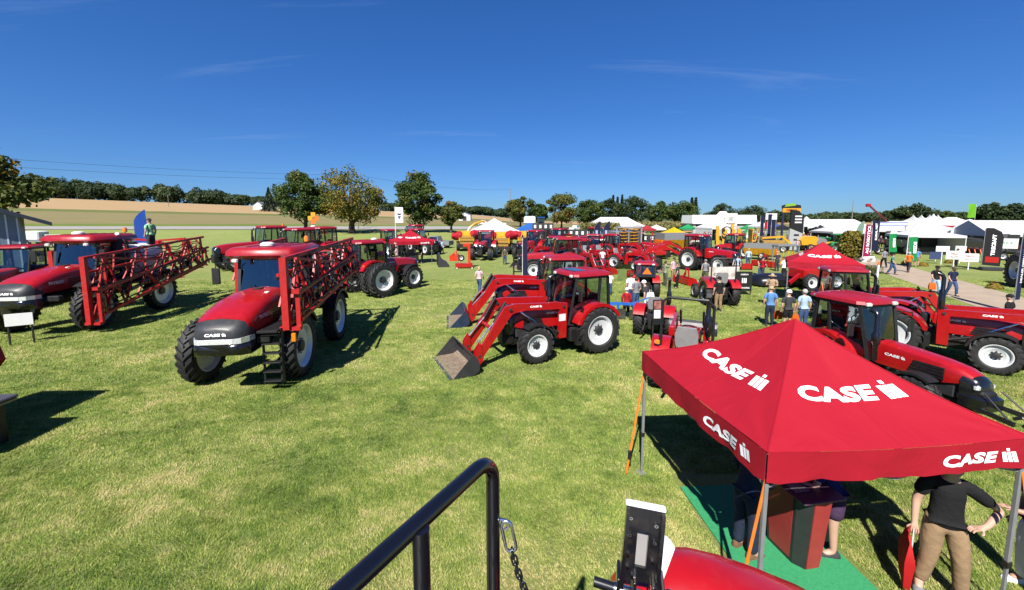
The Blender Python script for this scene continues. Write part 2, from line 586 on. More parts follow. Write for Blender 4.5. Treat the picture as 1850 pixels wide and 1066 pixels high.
def make_ground():
    ys = [-60, -10, 0, 10, 20, 30, 45, 60, 75, 85, 90, 95, 100, 105, 110, 115, 117, 119, 121, 123, 125, 127, 129, 131, 135, 140, 150, 165, 180, 200, 225, 250, 280, 310, 340, 370, 400, 410, 420, 440, 500, 650, 900, 1400, 2500, 4500]
    nx = 91
    vs, fs = [], []
    for y in ys:
        W = max(140, abs(y) * 2.2)
        for i in range(nx):
            x = -W + 2 * W * i / (nx - 1)
            vs.append((x, y, tz(x, y)))
    for j in range(len(ys) - 1):
        for i in range(nx - 1):
            a = j * nx + i
            fs.append((a, a + 1, a + nx + 1, a + nx))
    me = bpy.data.meshes.new('ground'); me.from_pydata(vs, [], fs)
    me.materials.append(ground_material())
    me.polygons.foreach_set('use_smooth', [True] * len(fs)); me.update()
    o = bpy.data.objects.new('ground', me); col.objects.link(o)
    return struct(o)


make_ground()


def strip(name, pts, w, m, lift):
    """a road or path laid on the land along a centre line"""
    vs, fs = [], []
    P = [Vector((p[0], p[1], 0)) for p in pts]
    fine = []
    for a, b in zip(P[:-1], P[1:]):
        k = max(1, int((b - a).length / 6))
        fine += [a.lerp(b, i / k) for i in range(k)]
    fine.append(P[-1])
    for i, p in enumerate(fine):
        d = (fine[min(i + 1, len(fine) - 1)] - fine[max(i - 1, 0)]).normalized()
        s = Vector((-d.y, d.x, 0))
        for k in range(5):
            q = p + s * w * (0.5 - k / 4)
            vs.append((q.x, q.y, tz(q.x, q.y) + lift))
    for i in range(len(fine) - 1):
        for k in range(4):
            a = i * 5 + k
            fs.append((a, a + 5, a + 6, a + 1))
    me = bpy.data.meshes.new(name); me.from_pydata(vs, [], fs); me.materials.append(m); me.update()
    o = bpy.data.objects.new(name, me); col.objects.link(o)
    return struct(o)


PAVE = mat('paved_path', (0.40, 0.315, 0.235), 0.9, vary=0.12, scale=1.2, spec=0.2, bump=0.1)
ROADM = mat('road_surface', (0.33, 0.31, 0.30), 0.9, vary=0.06, scale=0.4, spec=0.2)
strip('road', [(-420, 124), (-200, 124), (-60, 124), (40, 124.5), (90, 124.5)], 9.5, ROADM, 0.12)
strip('path', [(14, -2), (22.6, 13), (27.2, 21.6), (31.5, 29.5), (36, 38), (41, 48), (45, 58), (46, 75), (40, 95)], 3.7, PAVE, 0.012)


# ------------------------------------------------------------------ grass blades on the near lawn
def grass_material():
    m, n, l, b = nodes_of('grass_blades')
    at = n.new('ShaderNodeAttribute'); at.attribute_name = 'tone'
    cr = n.new('ShaderNodeValToRGB')
    st = [(0.0, (0.070, 0.125, 0.016)), (0.3, (0.185, 0.275, 0.040)), (0.62, (0.345, 0.390, 0.092)), (1.0, (0.58, 0.49, 0.23))]
    while len(cr.color_ramp.elements) < 4: cr.color_ramp.elements.new(0.5)
    for e, (p, k) in zip(cr.color_ramp.elements, st): e.position = p; e.color = (*dim(k, .82), 1)
    l.new(at.outputs['Fac'], cr.inputs[0])
    l.new(cr.outputs[0], b.inputs['Base Color'])
    b.inputs['Roughness'].default_value = 0.7; b.inputs['Specular IOR Level'].default_value = 0.25
    tl = n.new('ShaderNodeBsdfTranslucent'); l.new(cr.outputs[0], tl.inputs[0])
    mx = n.new('ShaderNodeMixShader'); mx.inputs[0].default_value = 0.3
    l.new(b.outputs[0], mx.inputs[1]); l.new(tl.outputs[0], mx.inputs[2])
    l.new(mx.outputs[0], n['Material Output'].inputs['Surface'])
    return m


def vnoise(x, y, seed):
    """cheap smooth value noise, arrays in, 0..1 out"""
    r = np.random.default_rng(seed).random((256, 256))
    xi, yi = np.floor(x).astype(int), np.floor(y).astype(int)
    fx, fy = x - xi, y - yi
    fx, fy = fx * fx * (3 - 2 * fx), fy * fy * (3 - 2 * fy)
    g = lambda a, b: r[a % 256, b % 256]
    return (g(xi, yi) * (1 - fx) + g(xi + 1, yi) * fx) * (1 - fy) + (g(xi, yi + 1) * (1 - fx) + g(xi + 1, yi + 1) * fx) * fy


def make_grass():
    X, Y, S = [], [], []
    for y0, y1, dens, sz in ((2.4, 7, 6800, 1.0), (7, 11, 3400, 1.25), (11, 18, 1300, 1.7), (18, 30, 380, 2.4)):
        area = 1.35 * (y1 ** 2 - y0 ** 2) + 7 * (y1 - y0)
        k = int(area * dens)
        yy = np.sqrt(rng.random(k) * (y1 ** 2 - y0 ** 2) + y0 ** 2)
        xx = (rng.random(k) * 2 - 1) * (1.35 * yy + 3.5)
        # mown lawn grows in tufts
        keep = (0.35 + vnoise(xx * 7, yy * 7, 3) * 0.9) > rng.random(k)
        keep &= ~((xx > 2.95) & (xx < 4.75) & (yy > 2.5) & (yy < 6.95))
        px, py = xx - 24.14, yy - 18.4
        keep &= np.abs((xx - 27.2) * 0.866 - (yy - 21.6) * 0.5) > 2.0
        X.append(xx[keep]); Y.append(yy[keep]); S.append(np.full(keep.sum(), sz))
    x = np.concatenate(X); y = np.concatenate(Y); s = np.concatenate(S)
    k = len(x)
    a = vnoise(x * 1.7, y * 1.7, 11) * 1.2 * PI + rng.normal(0, 0.9, k)
    lean = rng.uniform(0.3, 1.1, k)
    h = rng.uniform(0.016, 0.040, k) * np.sqrt(s)
    w = rng.uniform(0.0035, 0.0075, k) * s
    dx, dy = np.cos(a), np.sin(a)
    b = rng.uniform(0, 2 * PI, k)
    wx, wy = np.cos(b) * w, np.sin(b) * w
    v = np.zeros((k, 3, 3))
    v[:, 0] = np.stack([x - wx, y - wy, np.full(k, 0.0)], 1)
    v[:, 1] = np.stack([x + wx, y + wy, np.full(k, 0.0)], 1)
    v[:, 2] = np.stack([x + dx * h * lean * 1.3, y + dy * h * lean * 1.3, h], 1)
    wx_, wy_ = x + 0.25 * vnoise(x * 1.3, y * 1.3, 21), y + 0.25 * vnoise(x * 1.3 + 40, y * 1.3, 22)
    tone = 0.36 * vnoise(wx_ * 0.5 + 9, wy_ * 0.7, 5) + 0.52 * vnoise(wx_ * 1.9, wy_ * 2.6, 6) + 0.46 * vnoise(wx_ * 5, wy_ * 7.5, 8) + rng.normal(-0.28, 0.20, k)
    # faint mowing and tyre lanes
    tone += 0.16 * (vnoise((x * 0.9 + y * 0.25) * 0.22 + 5, (y * 0.97 - x * 0.25) * 1.5, 51) - 0.5)
    tone += 0.26 * np.clip((vnoise(wx_ * 0.33 + 3, wy_ * 0.45 + 7, 31) - 0.62) * 3.2, 0, 1)
    me = bpy.data.meshes.new('lawn_grass')
    me.vertices.add(3 * k); me.vertices.foreach_set('co', v.reshape(-1))
    me.loops.add(3 * k); me.loops.foreach_set('vertex_index', np.arange(3 * k))
    me.polygons.add(k); me.polygons.foreach_set('loop_start', np.arange(0, 3 * k, 3)); me.polygons.foreach_set('loop_total', np.full(k, 3))
    at = me.attributes.new('tone', 'FLOAT', 'FACE'); at.data.foreach_set('value', np.clip(tone, 0, 1))
    me.materials.append(grass_material())
    me.update(calc_edges=True)
    o = bpy.data.objects.new('lawn_grass', me); col.objects.link(o)
    tag(o, 'short mown grass with yellowish dry tufts', 'grass', kind='stuff')


make_grass()


# ------------------------------------------------------------------ trees
def leaf_material(name, stops, trans=0.25):
    m, n, l, b = nodes_of(name)
    at = n.new('ShaderNodeAttribute'); at.attribute_name = 'tone'
    cr = n.new('ShaderNodeValToRGB')
    while len(cr.color_ramp.elements) < len(stops): cr.color_ramp.elements.new(0.5)
    for e, (p, k) in zip(cr.color_ramp.elements, stops): e.position = p; e.color = (*dim(k), 1)
    l.new(at.outputs['Fac'], cr.inputs[0]); l.new(cr.outputs[0], b.inputs['Base Color'])
    b.inputs['Roughness'].default_value = 0.65; b.inputs['Specular IOR Level'].default_value = 0.3
    tl = n.new('ShaderNodeBsdfTranslucent'); l.new(cr.outputs[0], tl.inputs[0])
    mx = n.new('ShaderNodeMixShader'); mx.inputs[0].default_value = trans
    l.new(b.outputs[0], mx.inputs[1]); l.new(tl.outputs[0], mx.inputs[2])
    l.new(mx.outputs[0], n['Material Output'].inputs['Surface'])
    return m


LEAF = {
    'green': leaf_material('leaf_green', [(0, (0.028, 0.060, 0.012)), (0.55, (0.065, 0.115, 0.020)), (0.85, (0.120, 0.145, 0.025)), (1, (0.22, 0.15, 0.03))]),
    'dark': leaf_material('leaf_dark', [(0, (0.018, 0.038, 0.012)), (0.6, (0.042, 0.075, 0.020)), (1, (0.085, 0.110, 0.030))]),
    'autumn': leaf_material('leaf_autumn', [(0, (0.045, 0.075, 0.012)), (0.45, (0.100, 0.130, 0.022)), (0.8, (0.18, 0.150, 0.025)), (1, (0.27, 0.125, 0.025))]),
    'yellow': leaf_material('leaf_yellow', [(0, (0.050, 0.085, 0.012)), (0.45, (0.125, 0.135, 0.018)), (0.75, (0.27, 0.200, 0.022)), (1, (0.33, 0.19, 0.03))]),
    'spruce': leaf_material('leaf_spruce', [(0, (0.012, 0.028, 0.014)), (1, (0.040, 0.062, 0.030))], 0.1),
    'corn': leaf_material('leaf_corn', [(0, (0.070, 0.095, 0.02)), (0.6, (0.150, 0.165, 0.045)), (1, (0.29, 0.24, 0.09))]),
}


def leaf_mesh(name, c, s, tone, m, nrm=None, seed=1, elong=1.5):
    """leaf quads at centres c (k,3), half size s (k,), tone (k,)"""
    g = np.random.default_rng(seed)
    k = len(c)
    d = g.normal(size=(k, 3)); d /= np.linalg.norm(d, axis=1)[:, None]
    if nrm is not None:
        d = d * 0.8 + nrm; d /= np.linalg.norm(d, axis=1)[:, None]
    t = g.normal(size=(k, 3)); t -= d * (t * d).sum(1)[:, None]; t /= np.linalg.norm(t, axis=1)[:, None]
    b = np.cross(d, t)
    t = t * (s * elong)[:, None]; b = b * s[:, None]
    v = np.stack([c - t, c - b * 0.9, c + t, c + b * 0.9], 1)
    me = bpy.data.meshes.new(name)
    me.vertices.add(4 * k); me.vertices.foreach_set('co', v.reshape(-1))
    me.loops.add(4 * k); me.loops.foreach_set('vertex_index', np.arange(4 * k))
    me.polygons.add(k); me.polygons.foreach_set('loop_start', np.arange(0, 4 * k, 4)); me.polygons.foreach_set('loop_total', np.full(k, 4))
    at = me.attributes.new('tone', 'FLOAT', 'FACE'); at.data.foreach_set('value', np.clip(tone, 0, 1))
    me.materials.append(m); me.update(calc_edges=True)
    return me


def tree(name, label, x, y, H, rad, base, leaf, seed, n=5200, ls=0.3, clumps=46, trunk=0.45, thin=0.0, group=None, shape=1.0, tone0=0.5, lopside=0.0):
    """broadleaf: tapered trunk, limbs, crown of leaf clumps between height `base` and H"""
    g = np.random.default_rng(seed)
    z0 = tz(x, y)
    t = empty(name, label, 'tree', (x, y, z0), 0, 1, group)
    mb = MB()
    hb = base + (H - base) * 0.35
    mb.tube([(0, 0, -0.2), (0.05, 0, base * 0.5), (0.1, 0.05, base), (0.0, 0.1, hb), (0.1, 0, H * 0.8)], [trunk * 1.3, trunk, trunk * .85, trunk * .55, 0.06], 9)
    cc = []
    hz = (H - base) / 2
    while len(cc) < clumps:
        p = g.uniform(-1, 1, 3)
        q = np.linalg.norm(p)
        if q > 1 or q < 0.45: continue
        wz = p[2]
        if shape < 1 and g.random() > shape + (1 - shape) * (1 - max(0, wz)): continue
        taper = 1.0 - 0.28 * max(0, wz)
        cc.append((p[0] * rad * 0.86 * taper + lopside * rad * wz * .3, p[1] * rad * 0.86 * taper, base + hz + wz * hz * 0.9))
    cc = np.array(cc)
    for i in range(0, len(cc), 3):
        c = cc[i]
        zz = base * 0.75 + g.random() * (c[2] - base * .75) * 0.5
        a = Vector((0.08, 0.05, min(zz, hb)))
        b = Vector(c) * 0.97
        mid = a.lerp(b, 0.5) + Vector((0, 0, -0.25 + 0.08 * rad))
        mb.tube([a, mid, b], [trunk * 0.33, trunk * 0.18, 0.03], 5)
    mb.build('trunk', WOODB, t)
    per = n // clumps
    C, T, NV = [], [], []
    for i, c in enumerate(cc):
        r = rad * g.uniform(0.13, 0.36)
        d = g.normal(size=(per, 3)); d /= np.linalg.norm(d, axis=1)[:, None]
        rr = g.random(per) ** 0.4
        if thin and c[2] > base + (H - base) * 0.55 and g.random() < thin:
            k = g.random(per) < 0.28
            d, rr = d[k], rr[k]
        C.append(c + d * (rr * r)[:, None] * np.array([1, 1, 0.72])); NV.append(d)
        T.append(np.full(len(d), tone0 + g.normal(0, 0.17)) + g.normal(0, 0.13, len(d)))
    C, T, NV = np.concatenate(C), np.concatenate(T), np.concatenate(NV)
    me = leaf_mesh('crown', C, g.uniform(0.6, 1.25, len(C)) * ls, T, LEAF[leaf], NV * 0.6 + np.array([0, 0, 0.35]), seed)
    link('crown', me, t)
    return t


def conifer(name, label, x, y, H, rad, seed, n=1500, ls=0.35, group=None):
    g = np.random.default_rng(seed)
    t = empty(name, label, 'tree', (x, y, tz(x, y)), 0, 1, group)
    MB().tube([(0, 0, -.2), (0, 0, H * .97)], [0.28, 0.03], 7).build('trunk', WOODB, t)
    h = g.random(n) ** 1.4
    lay = np.floor(h * 16) / 16
    r = rad * (1 - h) * (0.55 + 0.45 * g.random(n)) * (1.0 - (h - lay) * 5)
    a = g.uniform(0, 2 * PI, n)
    C = np.stack([np.cos(a) * r, np.sin(a) * r, H * (0.06 + 0.94 * h) - 0.12 * r], 1)
    link('crown', leaf_mesh('crown', C, g.uniform(.6, 1.2, n) * ls, g.random(n), LEAF['spruce'], None, seed, 1.9), t)
    return t


def px(u, y): return (u - 925) / FPX * y


def far_wood(name, label, pts, leaf, seed, per=420):
    """a distant wood that reads as one mass: many crowns in one object"""
    g = np.random.default_rng(seed)
    C, S, T, NV = [], [], [], []
    for x, y, h, r in pts:
        z = tz(x, y)
        d = g.normal(size=(per, 3)); d /= np.linalg.norm(d, axis=1)[:, None]
        d[:, 2] = np.abs(d[:, 2]) * np.where(g.random(per) < 0.75, 1, -1)
        q = 0.75 + 0.25 * g.random(per) + 0.12 * np.sin(d[:, 0] * 6 + x) * np.cos(d[:, 1] * 5 + y)
        C.append(np.array([x, y, z + h * 0.52]) + d * q[:, None] * np.array([r, r, h * 0.5]))
        S.append(g.uniform(0.6, 1.3, per) * r * 0.11); NV.append(d)
        T.append(np.full(per, 0.45 + g.normal(0, 0.2)) + g.normal(0, 0.12, per))
    me = leaf_mesh(name, np.concatenate(C), np.concatenate(S), np.concatenate(T), LEAF[leaf], np.concatenate(NV) * 1.2, seed, 1.3)
    o = bpy.data.objects.new(name, me); col.objects.link(o)
    return tag(o, label, 'wood', kind='stuff')


def make_trees():
    L = 'roadside trees'
    tree('maple_tree', 'round green maple beside the road, left of the yellowing tree', px(553, 102), 102, 15.6, 7.2, 2.2, 'green', 21, 14000, .21, 70, .5, group=L)
    tree('maple_tree', 'broad yellowing maple with bare thin top and thick dark trunk', px(636, 102), 102, 17.4, 9.6, 2.6, 'yellow', 22, 15000, .20, 84, .75, thin=0.85, group=L, lopside=-0.6)
    tree('maple_tree', 'tall leafy green maple behind the white logo flag', px(758, 103), 103, 15.4, 6.4, 2.6, 'green', 23, 13000, .21, 66, .5, group=L)
    tree('maple_tree', 'small yellowish tree at the right end of the roadside group', px(815, 103), 103, 8.6, 3.6, 1.9, 'autumn', 24, 5000, .19, 36, .3, group=L)
    tree('maple_tree', 'large dark tree with browning leaves above the metal barn', -63.4, 46, 12.6, 7.4, 3.4, 'yellow', 25, 9000, .24, 60, .5, tone0=.25)
    L = 'row of trees behind the fair'
    for i, (u, y, H, r, lf, lab) in enumerate([
            (940, 165, 13.0, 7.2, 'autumn', 'browning tree behind the blue machine, first of the far row'),
            (1014, 165, 15.2, 7.8, 'autumn', 'tallest orange tinged tree of the far row'),
            (972, 178, 10.5, 6.0, 'green', 'low green tree between the two orange tinged trees'),
            (1062, 170, 13.2, 7.4, 'green', 'green tree right of the tallest orange tinged tree'),
            (1100, 185, 13.5, 7.0, 'dark', 'dark tree behind the long white marquee'),
            (1140, 172, 13.4, 8.6, 'dark', 'wide dark tree above the yellow auger rack'),
            (1188, 180, 12.0, 7.5, 'green', 'green tree right of the wide dark tree'),
            (1228, 185, 12.2, 8.0, 'green', 'green tree left of the white seed building')]):
        tree('maple_tree', lab, px(u, y), y, H, r, 2.0, lf, 40 + i, 6500, .28, 50, .4, group=L)
    for i, (u, y, H) in enumerate([(1106, 260, 18.5), (1114, 262, 17.5), (1122, 258, 18.8), (1247, 230, 15.5), (1254, 232, 15.8), (490, 300, 17.5)]):
        conifer('spruce_tree', ['spruce at the left of the three behind the far row', 'middle spruce of the three behind the far row', 'right spruce of the three behind the far row', 'left spruce of the pair beside the white seed building', 'right spruce of the pair beside the white seed building', 'dark spruce standing alone beside the tan field'][i], px(u, y), y, H, 3.4 if i < 5 else 6.5, 70 + i, 1100, .5)
    L = 'trees behind the white marquees'
    for i, (u, y, H, r, lf, lab) in enumerate([
            (1302, 260, 13.5, 8.5, 'dark', 'dark round tree above the white seed building'),
            (1355, 270, 12.5, 10.5, 'dark', 'broad dark tree right of the seed building roof'),
            (1400, 275, 9.5, 9.5, 'dark', 'low dark tree behind the yellow topped sign tower'),
            (1618, 165, 8.6, 5.5, 'dark', 'left half of the big dark dome of trees on the right'),
            (1650, 165, 10.2, 7.5, 'dark', 'big dark domed tree rising over the white marquees'),
            (1706, 160, 7.2, 5.4, 'green', 'lower green tree right of the big dark dome'),
            (1744, 150, 6.6, 4.6, 'green', 'small tree behind the lime green flag'),
            (1780, 140, 9.6, 6.0, 'dark', 'tall dark tree right of the lime green flag'),
            (1812, 135, 9.8, 6.0, 'dark', 'dark tree at the far right above the white tent')]):
        tree('maple_tree', lab, px(u, y), y, H, r, 1.0, lf, 90 + i, 5000, .29, 46, .4, group=L)
    g = random.Random(5)
    pts = []
    for i in range(150):
        u = -60 + 600 * g.random()
        y = 425 + 45 * g.random()
        top = 27 if u < 160 else (22 if u < 330 else 19)
        h = top * g.uniform(0.62, 1.0) * (0.95 if u < 420 else 0.7)
        pts.append((px(u, y), y, h, g.uniform(5.5, 9.5)))
    far_wood('distant_wood', 'dark wood along the top of the tan field', pts, 'dark', 3)
    pts = [(px(u, y), y, g.uniform(7, 11), g.uniform(6, 9)) for u, y in [(690 + 235 * g.random(), 440 + 60 * g.random()) for _ in range(60)]]
    far_wood('distant_wood', 'low dark wood on the horizon behind the roadside trees', pts, 'dark', 4, 300)
    pts = [(px(u, y), y, g.uniform(5.0, 9.5), g.uniform(5, 9)) for u, y in [(1240 + 640 * g.random(), 330 + 60 * g.random()) for _ in range(110)]]
    far_wood('distant_wood', 'low dark wood on the horizon behind the white marquees', pts, 'dark', 6, 300)
    # standing corn and the clipped shrub
    k = 9000
    gg = np.random.default_rng(8)
    cx = gg.uniform(px(1165, 120), px(1262, 120), k); cy_ = gg.uniform(104, 140, k)
    C = np.stack([cx, cy_, gg.uniform(0.1, 2.9, k)], 1)
    o = bpy.data.objects.new('corn_plot', leaf_mesh('corn_plot', C, gg.uniform(.12, .3, k), 0.2 + 0.25 * C[:, 2] + gg.normal(0, .15, k), LEAF['corn'], None, 8, 3.0)); col.objects.link(o)
    tag(o, 'tall standing corn plot left of the white seed building', 'corn', kind='stuff')
    cx = gg.uniform(px(1052, 88), px(1112, 88), k // 2); cy_ = gg.uniform(84, 92, k // 2)
    C = np.stack([cx, cy_, gg.uniform(0.1, 3.3, k // 2)], 1)
    o = bpy.data.objects.new('corn_plot', leaf_mesh('corn_plot', C, gg.uniform(.1, .25, k // 2), 0.2 + 0.22 * C[:, 2] + gg.normal(0, .15, k // 2), LEAF['corn'], None, 9, 3.0)); col.objects.link(o)
    tag(o, 'corn strip in front of the long white marquee', 'corn', kind='stuff')


make_trees()


# ------------------------------------------------------------------ wheels
WHEELS = {}


def wheel_meshes(Rw, W, rim=0.56, lugs=20, ribbed=False, disc=SIL, lip=SIL):
    key = (round(Rw, 3), round(W, 3), rim, lugs, ribbed, disc.name, lip.name)
    if key in WHEELS: return WHEELS[key]
    rr = Rw * rim
    h = W / 2
    td = 0.05 * Rw / 0.8
    rb = Rw - td
    mb = MB()
    prof = [(rr, -h * .72), (rr + (rb - rr) * .25, -h * .95), (rr + (rb - rr) * .6, -h * 1.0), (rb - .03, -h * .9), (rb, -h * .62), (rb + .012, 0), (rb, h * .62), (rb - .03, h * .9), (rr + (rb - rr) * .6, h * 1.0), (rr + (rb - rr) * .25, h * .95), (rr, h * .72)]
    mb.lathe(prof, 40)
    da = 2 * PI / lugs
    if not ribbed:
        for side in (-1, 1):
            for i in range(lugs):
                a0 = i * da + (0 if side > 0 else da / 2)
                pts = []
                for t, ro in ((-.06, Rw), (.55, Rw), (1.0, Rw - .035)):
                    a = a0 + da * .95 * t
                    y = side * h * t
                    wd = .30 * da
                    pts.append((a - wd * .5, a + wd * .5, y, ro))
                rings = []
                for a, b, y, ro in pts:
                    ri = rb - .04
                    rings.append([(ri * math.cos(a), y, ri * math.sin(a)), (ri * math.cos(b), y, ri * math.sin(b)), (ro * math.cos(b), y, ro * math.sin(b)), (ro * math.cos(a), y, ro * math.sin(a))])
                # the shoulder end of the bar runs down the side wall
                a, b, y, ro = pts[-1]
                rings.append([((rb - .10) * math.cos(x), y * 1.0 + side * .008, (rb - .10) * math.sin(x)) for x in (a, b, b + .02, a + .02)])
                mb.loft(rings)
    tyre = mb.mesh('wheel', RUB, 28)
    m2 = MB()
    # outer lip, well and dished centre on both faces
    for sgn in (-1, 1):
        m2.lathe([(rr + .018, sgn * h * .74), (rr + .03, sgn * h * .80), (rr - .005, sgn * h * .80), (rr - .03, sgn * h * .66), (rr * .90, sgn * h * .50), (rr * .86, sgn * h * .30)], 36, m=0)
        m2.lathe([(rr * .86, sgn * h * .30), (rr * .62, sgn * h * .34), (rr * .42, sgn * h * .16), (rr * .30, sgn * h * .16)], 36, m=1)
        m2.lathe([(rr * .30, sgn * h * .16), (rr * .27, sgn * h * .55), (rr * .2, sgn * h * .60), (0.004, sgn * h * .60)], 20, m=2)
        for k in range(8):
            a = 2 * PI * k / 8
            c = (rr * .36 * math.cos(a), sgn * h * .2, rr * .36 * math.sin(a))
            m2.lathe([(.02, -.03), (.02, .03), (.002, .03)] if sgn > 0 else [(.02, .03), (.02, -.03), (.002, -.03)], 6, c, m=2)
    rimm = m2.mesh('rim', [lip, disc, DKG], 30)
    WHEELS[key] = (tyre, rimm)
    return WHEELS[key]


def wheel(parent, x, y, Rw, W, rz=0.0, **k):
    ty, rm = wheel_meshes(Rw, W, **k)
    o = link('wheel', ty, parent, (x, y, Rw), rz)
    link('rim', rm, o)
    return o


# ------------------------------------------------------------------ tractors
DIM = {
    'utility': dict(Rr=.84, Wr=.46, Rf=.62, Wf=.37, wb=2.45, tr=.88, tf=.88, fl=.95, top=2.82, cx0=-.62, cx1=1.02, cw=.74, hb=1.0, ht=1.74, nose=3.18, hw=.36),
    'row': dict(Rr=1.0, Wr=.55, Rf=.76, Wf=.44, wb=2.88, tr=1.02, tf=.98, fl=1.2, top=3.2, cx0=-.75, cx1=1.06, cw=.82, hb=1.2, ht=2.05, nose=3.85, hw=.41),
    'narrow': dict(Rr=.68, Wr=.40, Rf=.48, Wf=.3, wb=2.1, tr=.66, tf=.66, fl=.8, top=2.42, cx0=-.5, cx1=.95, cw=.6, hb=.85, ht=1.42, nose=2.85, hw=.30),
    'compact': dict(Rr=.58, Wr=.36, Rf=.37, Wf=.24, wb=1.75, tr=.60, tf=.56, fl=.62, top=2.0, cx0=-.42, cx1=.72, cw=.52, hb=.62, ht=1.22, nose=2.3, hw=.27),
}


def hood_ring(x, hw, z0, zt):
    return [(x, -hw, z0), (x, -hw, zt - .16), (x, -hw * .9, zt - .05), (x, -hw * .55, zt - .005), (x, 0, zt + .012), (x, hw * .55, zt - .005), (x, hw * .9, zt - .05), (x, hw, zt - .16), (x, hw, z0)]


def roof_loft(mb, x0, x1, w, z, th, m=0, over=.1, slope=0.0):
    rings = []
    for k, (t, ins) in enumerate(((0, .10), (.3, .0), (.7, .02), (1.0, .14))):
        xa, xb, ya = x0 - over + ins, x1 + over * 1.3 - ins, w + over * .6 - ins
        zz = z + th * t
        c = .16
        rg = [(xa + c, -ya), (xb - c, -ya), (xb - .03, -ya + c * .8), (xb, 0), (xb - .03, ya - c * .8), (xb - c, ya), (xa + c, ya), (xa, ya - c), (xa, 0), (xa, -ya + c)]
        rings.append([(p[0], p[1], zz + slope * (p[0] - x0)) for p in rg])
    mb.loft(rings, m)


def tractor(label, pos, rz, kind='utility', cab=True, loader=False, duals=False, s=1.0, group=None, name='tractor', rops=False, steer=0.0, rimk='silver', exh=True, text=True, mirrors=True, hitch=True, beacon=False, gps=False, driver=None, open_door=False, skylight=False, fender_m=None, canopy=False, dx=0.0, name_board=False, bucket_m=None, tri=True):
    D = DIM[kind]
    g = lambda k: D[k]
    Rr, Wr, Rf, Wf, wb, tr, tf = g('Rr'), g('Wr'), g('Rf'), g('Wf'), g('wb'), g('tr'), g('tf')
    fl, top, cx0, cx1, cw, hb, ht, nose, hw = g('fl'), g('top'), g('cx0'), g('cx1'), g('cw'), g('hb'), g('ht'), g('nose'), g('hw')
    t = empty(name, label, 'tractor', (pos[0], pos[1], 0), rz, s, group)
    disc = {'silver': SIL, 'dark': DKG, 'red': RED}[rimk]
    # wheels
    for sy in (1, -1):
        wheel(t, 0, sy * tr, Rr, Wr, lugs=20, rim=.58, disc=disc)
        if duals: wheel(t, 0, sy * (tr + Wr + .16), Rr, Wr, lugs=20, rim=.58, disc=disc)
        wheel(t, wb, sy * tf, Rf, Wf, steer, lugs=18, rim=.56, disc=disc)
    # chassis, gearbox, axles
    mb = MB()
    mb.box(-.45, wb * .55, -.24, .24, Rr * .55, fl + .12, .05)
    mb.box(wb * .4, nose - .15, -.2, .2, Rf * .75, hb + .15, .05)
    mb.tube([(0, -tr + .05, Rr), (0, tr - .05, Rr)], .16 * Rr / .84, 10)
    mb.tube([(wb, -tf + .06, Rf), (wb, tf - .06, Rf)], .11 * Rf / .6, 10)
    mb.box(wb - .22, wb + .22, -.16, .16, Rf * .7, Rf * 1.5, .04)
    mb.box(nose - .28, nose + .16, -hw * .7, hw * .7, Rf * .85, hb + .05, .05)
    for sy in (-1, 1):
        mb.tube([(wb + .08, sy * .2, Rf * .95), (wb + .1, sy * (tf - .18), Rf * .98)], .03, 6)
        mb.box(cx1 - .85, cx1 - .05, sy * .45 - .2, sy * .45 + .2, fl * .45, fl - .02, .05)
    mb.build('chassis', BLK, t)
    mb = MB()
    mb.box(wb * .55, nose - .3, -hw * .8, hw * .8, hb - .28, hb + .12, .04)
    for i in range(4):
        x = wb * .58 + i * .2
        for sy in (-1, 1): mb.tube([(x, sy * hw * .8, hb - .2), (x + .06, sy * hw * .95, hb - .05), (x + .2, sy * hw * .8, hb + .05)], .025, 6)
    mb.build('engine', DKG, t)
    # hood
    h0 = cx1 + .05
    L = nose - h0
    rings = [hood_ring(h0, hw, hb, ht), hood_ring(h0 + L * .35, hw, hb, ht - .03), hood_ring(h0 + L * .68, hw * .96, hb, ht - .08), hood_ring(h0 + L * .86, hw * .9, hb + .1, ht - .14), hood_ring(nose - .06, hw * .8, hb + .18, ht - .24)]
    hood = MB().loft(rings).build('hood', RED, t, 50)
    rings = [hood_ring(nose - .22, hw * .93, hb - .12, ht - .22), hood_ring(nose - .02, hw * .86, hb - .12, ht - .27), hood_ring(nose + .08, hw * .66, hb - .06, ht - .36)]
    gr = MB().loft(rings).build('grille', BLKG, t, 50)
    for sy in (-1, 1):
        mb = MB()
        mb.box(nose - .02, nose + .075, sy * hw * .62 - .09, sy * hw * .62 + .09, ht - .52, ht - .40, .03)
        mb.build('headlight', LAMP, gr)
        mb = MB()
        x0, x1 = h0 + L * .38, h0 + L * .74
        for i in range(4):
            z = hb + .08 + i * .075
            mb.box(x0 + i * .03, x1, sy * (hw + .004) - .012, sy * (hw + .004) + .012, z, z + .05)
        mb.build('side_vent', BLK, hood)
        if text:
            flat_text('lettering', BRAND, TXT, hood, (h0 + L * .22, sy * (hw + .007), ht - .30), (-sy, 0, 0), (0, 0, 1), .066)
    # mudguards
    FM = fender_m or RED
    for sy in (-1, 1):
        y0, y1 = sorted((sy * (tr - Wr * .5 - .06), sy * (tr + Wr * .42)))
        fd = MB().arc(0, Rr, Rr + .07, 18, 150, y0, y1, .035, 16, lip=.07).build('mudguard', FM, t, 40)
        lp = MB()
        lp.box(-Rr * .78, -Rr * .70, sy * (tr + .05) - .06, sy * (tr + .05) + .06, Rr + Rr * .72, Rr + Rr * .86, .02)
        lp.build('tail_light', AMB, fd)
        y0, y1 = sorted((sy * (tf - Wf * .45), sy * (tf + Wf * .5)))
        if kind != 'compact':
            MB().arc(wb, Rf, Rf + .06, 55, 165, y0, y1, .025, 10, lip=.03).build('front_mudguard', BLK, t, 40)
    # steps and fuel tank
    mb = MB()
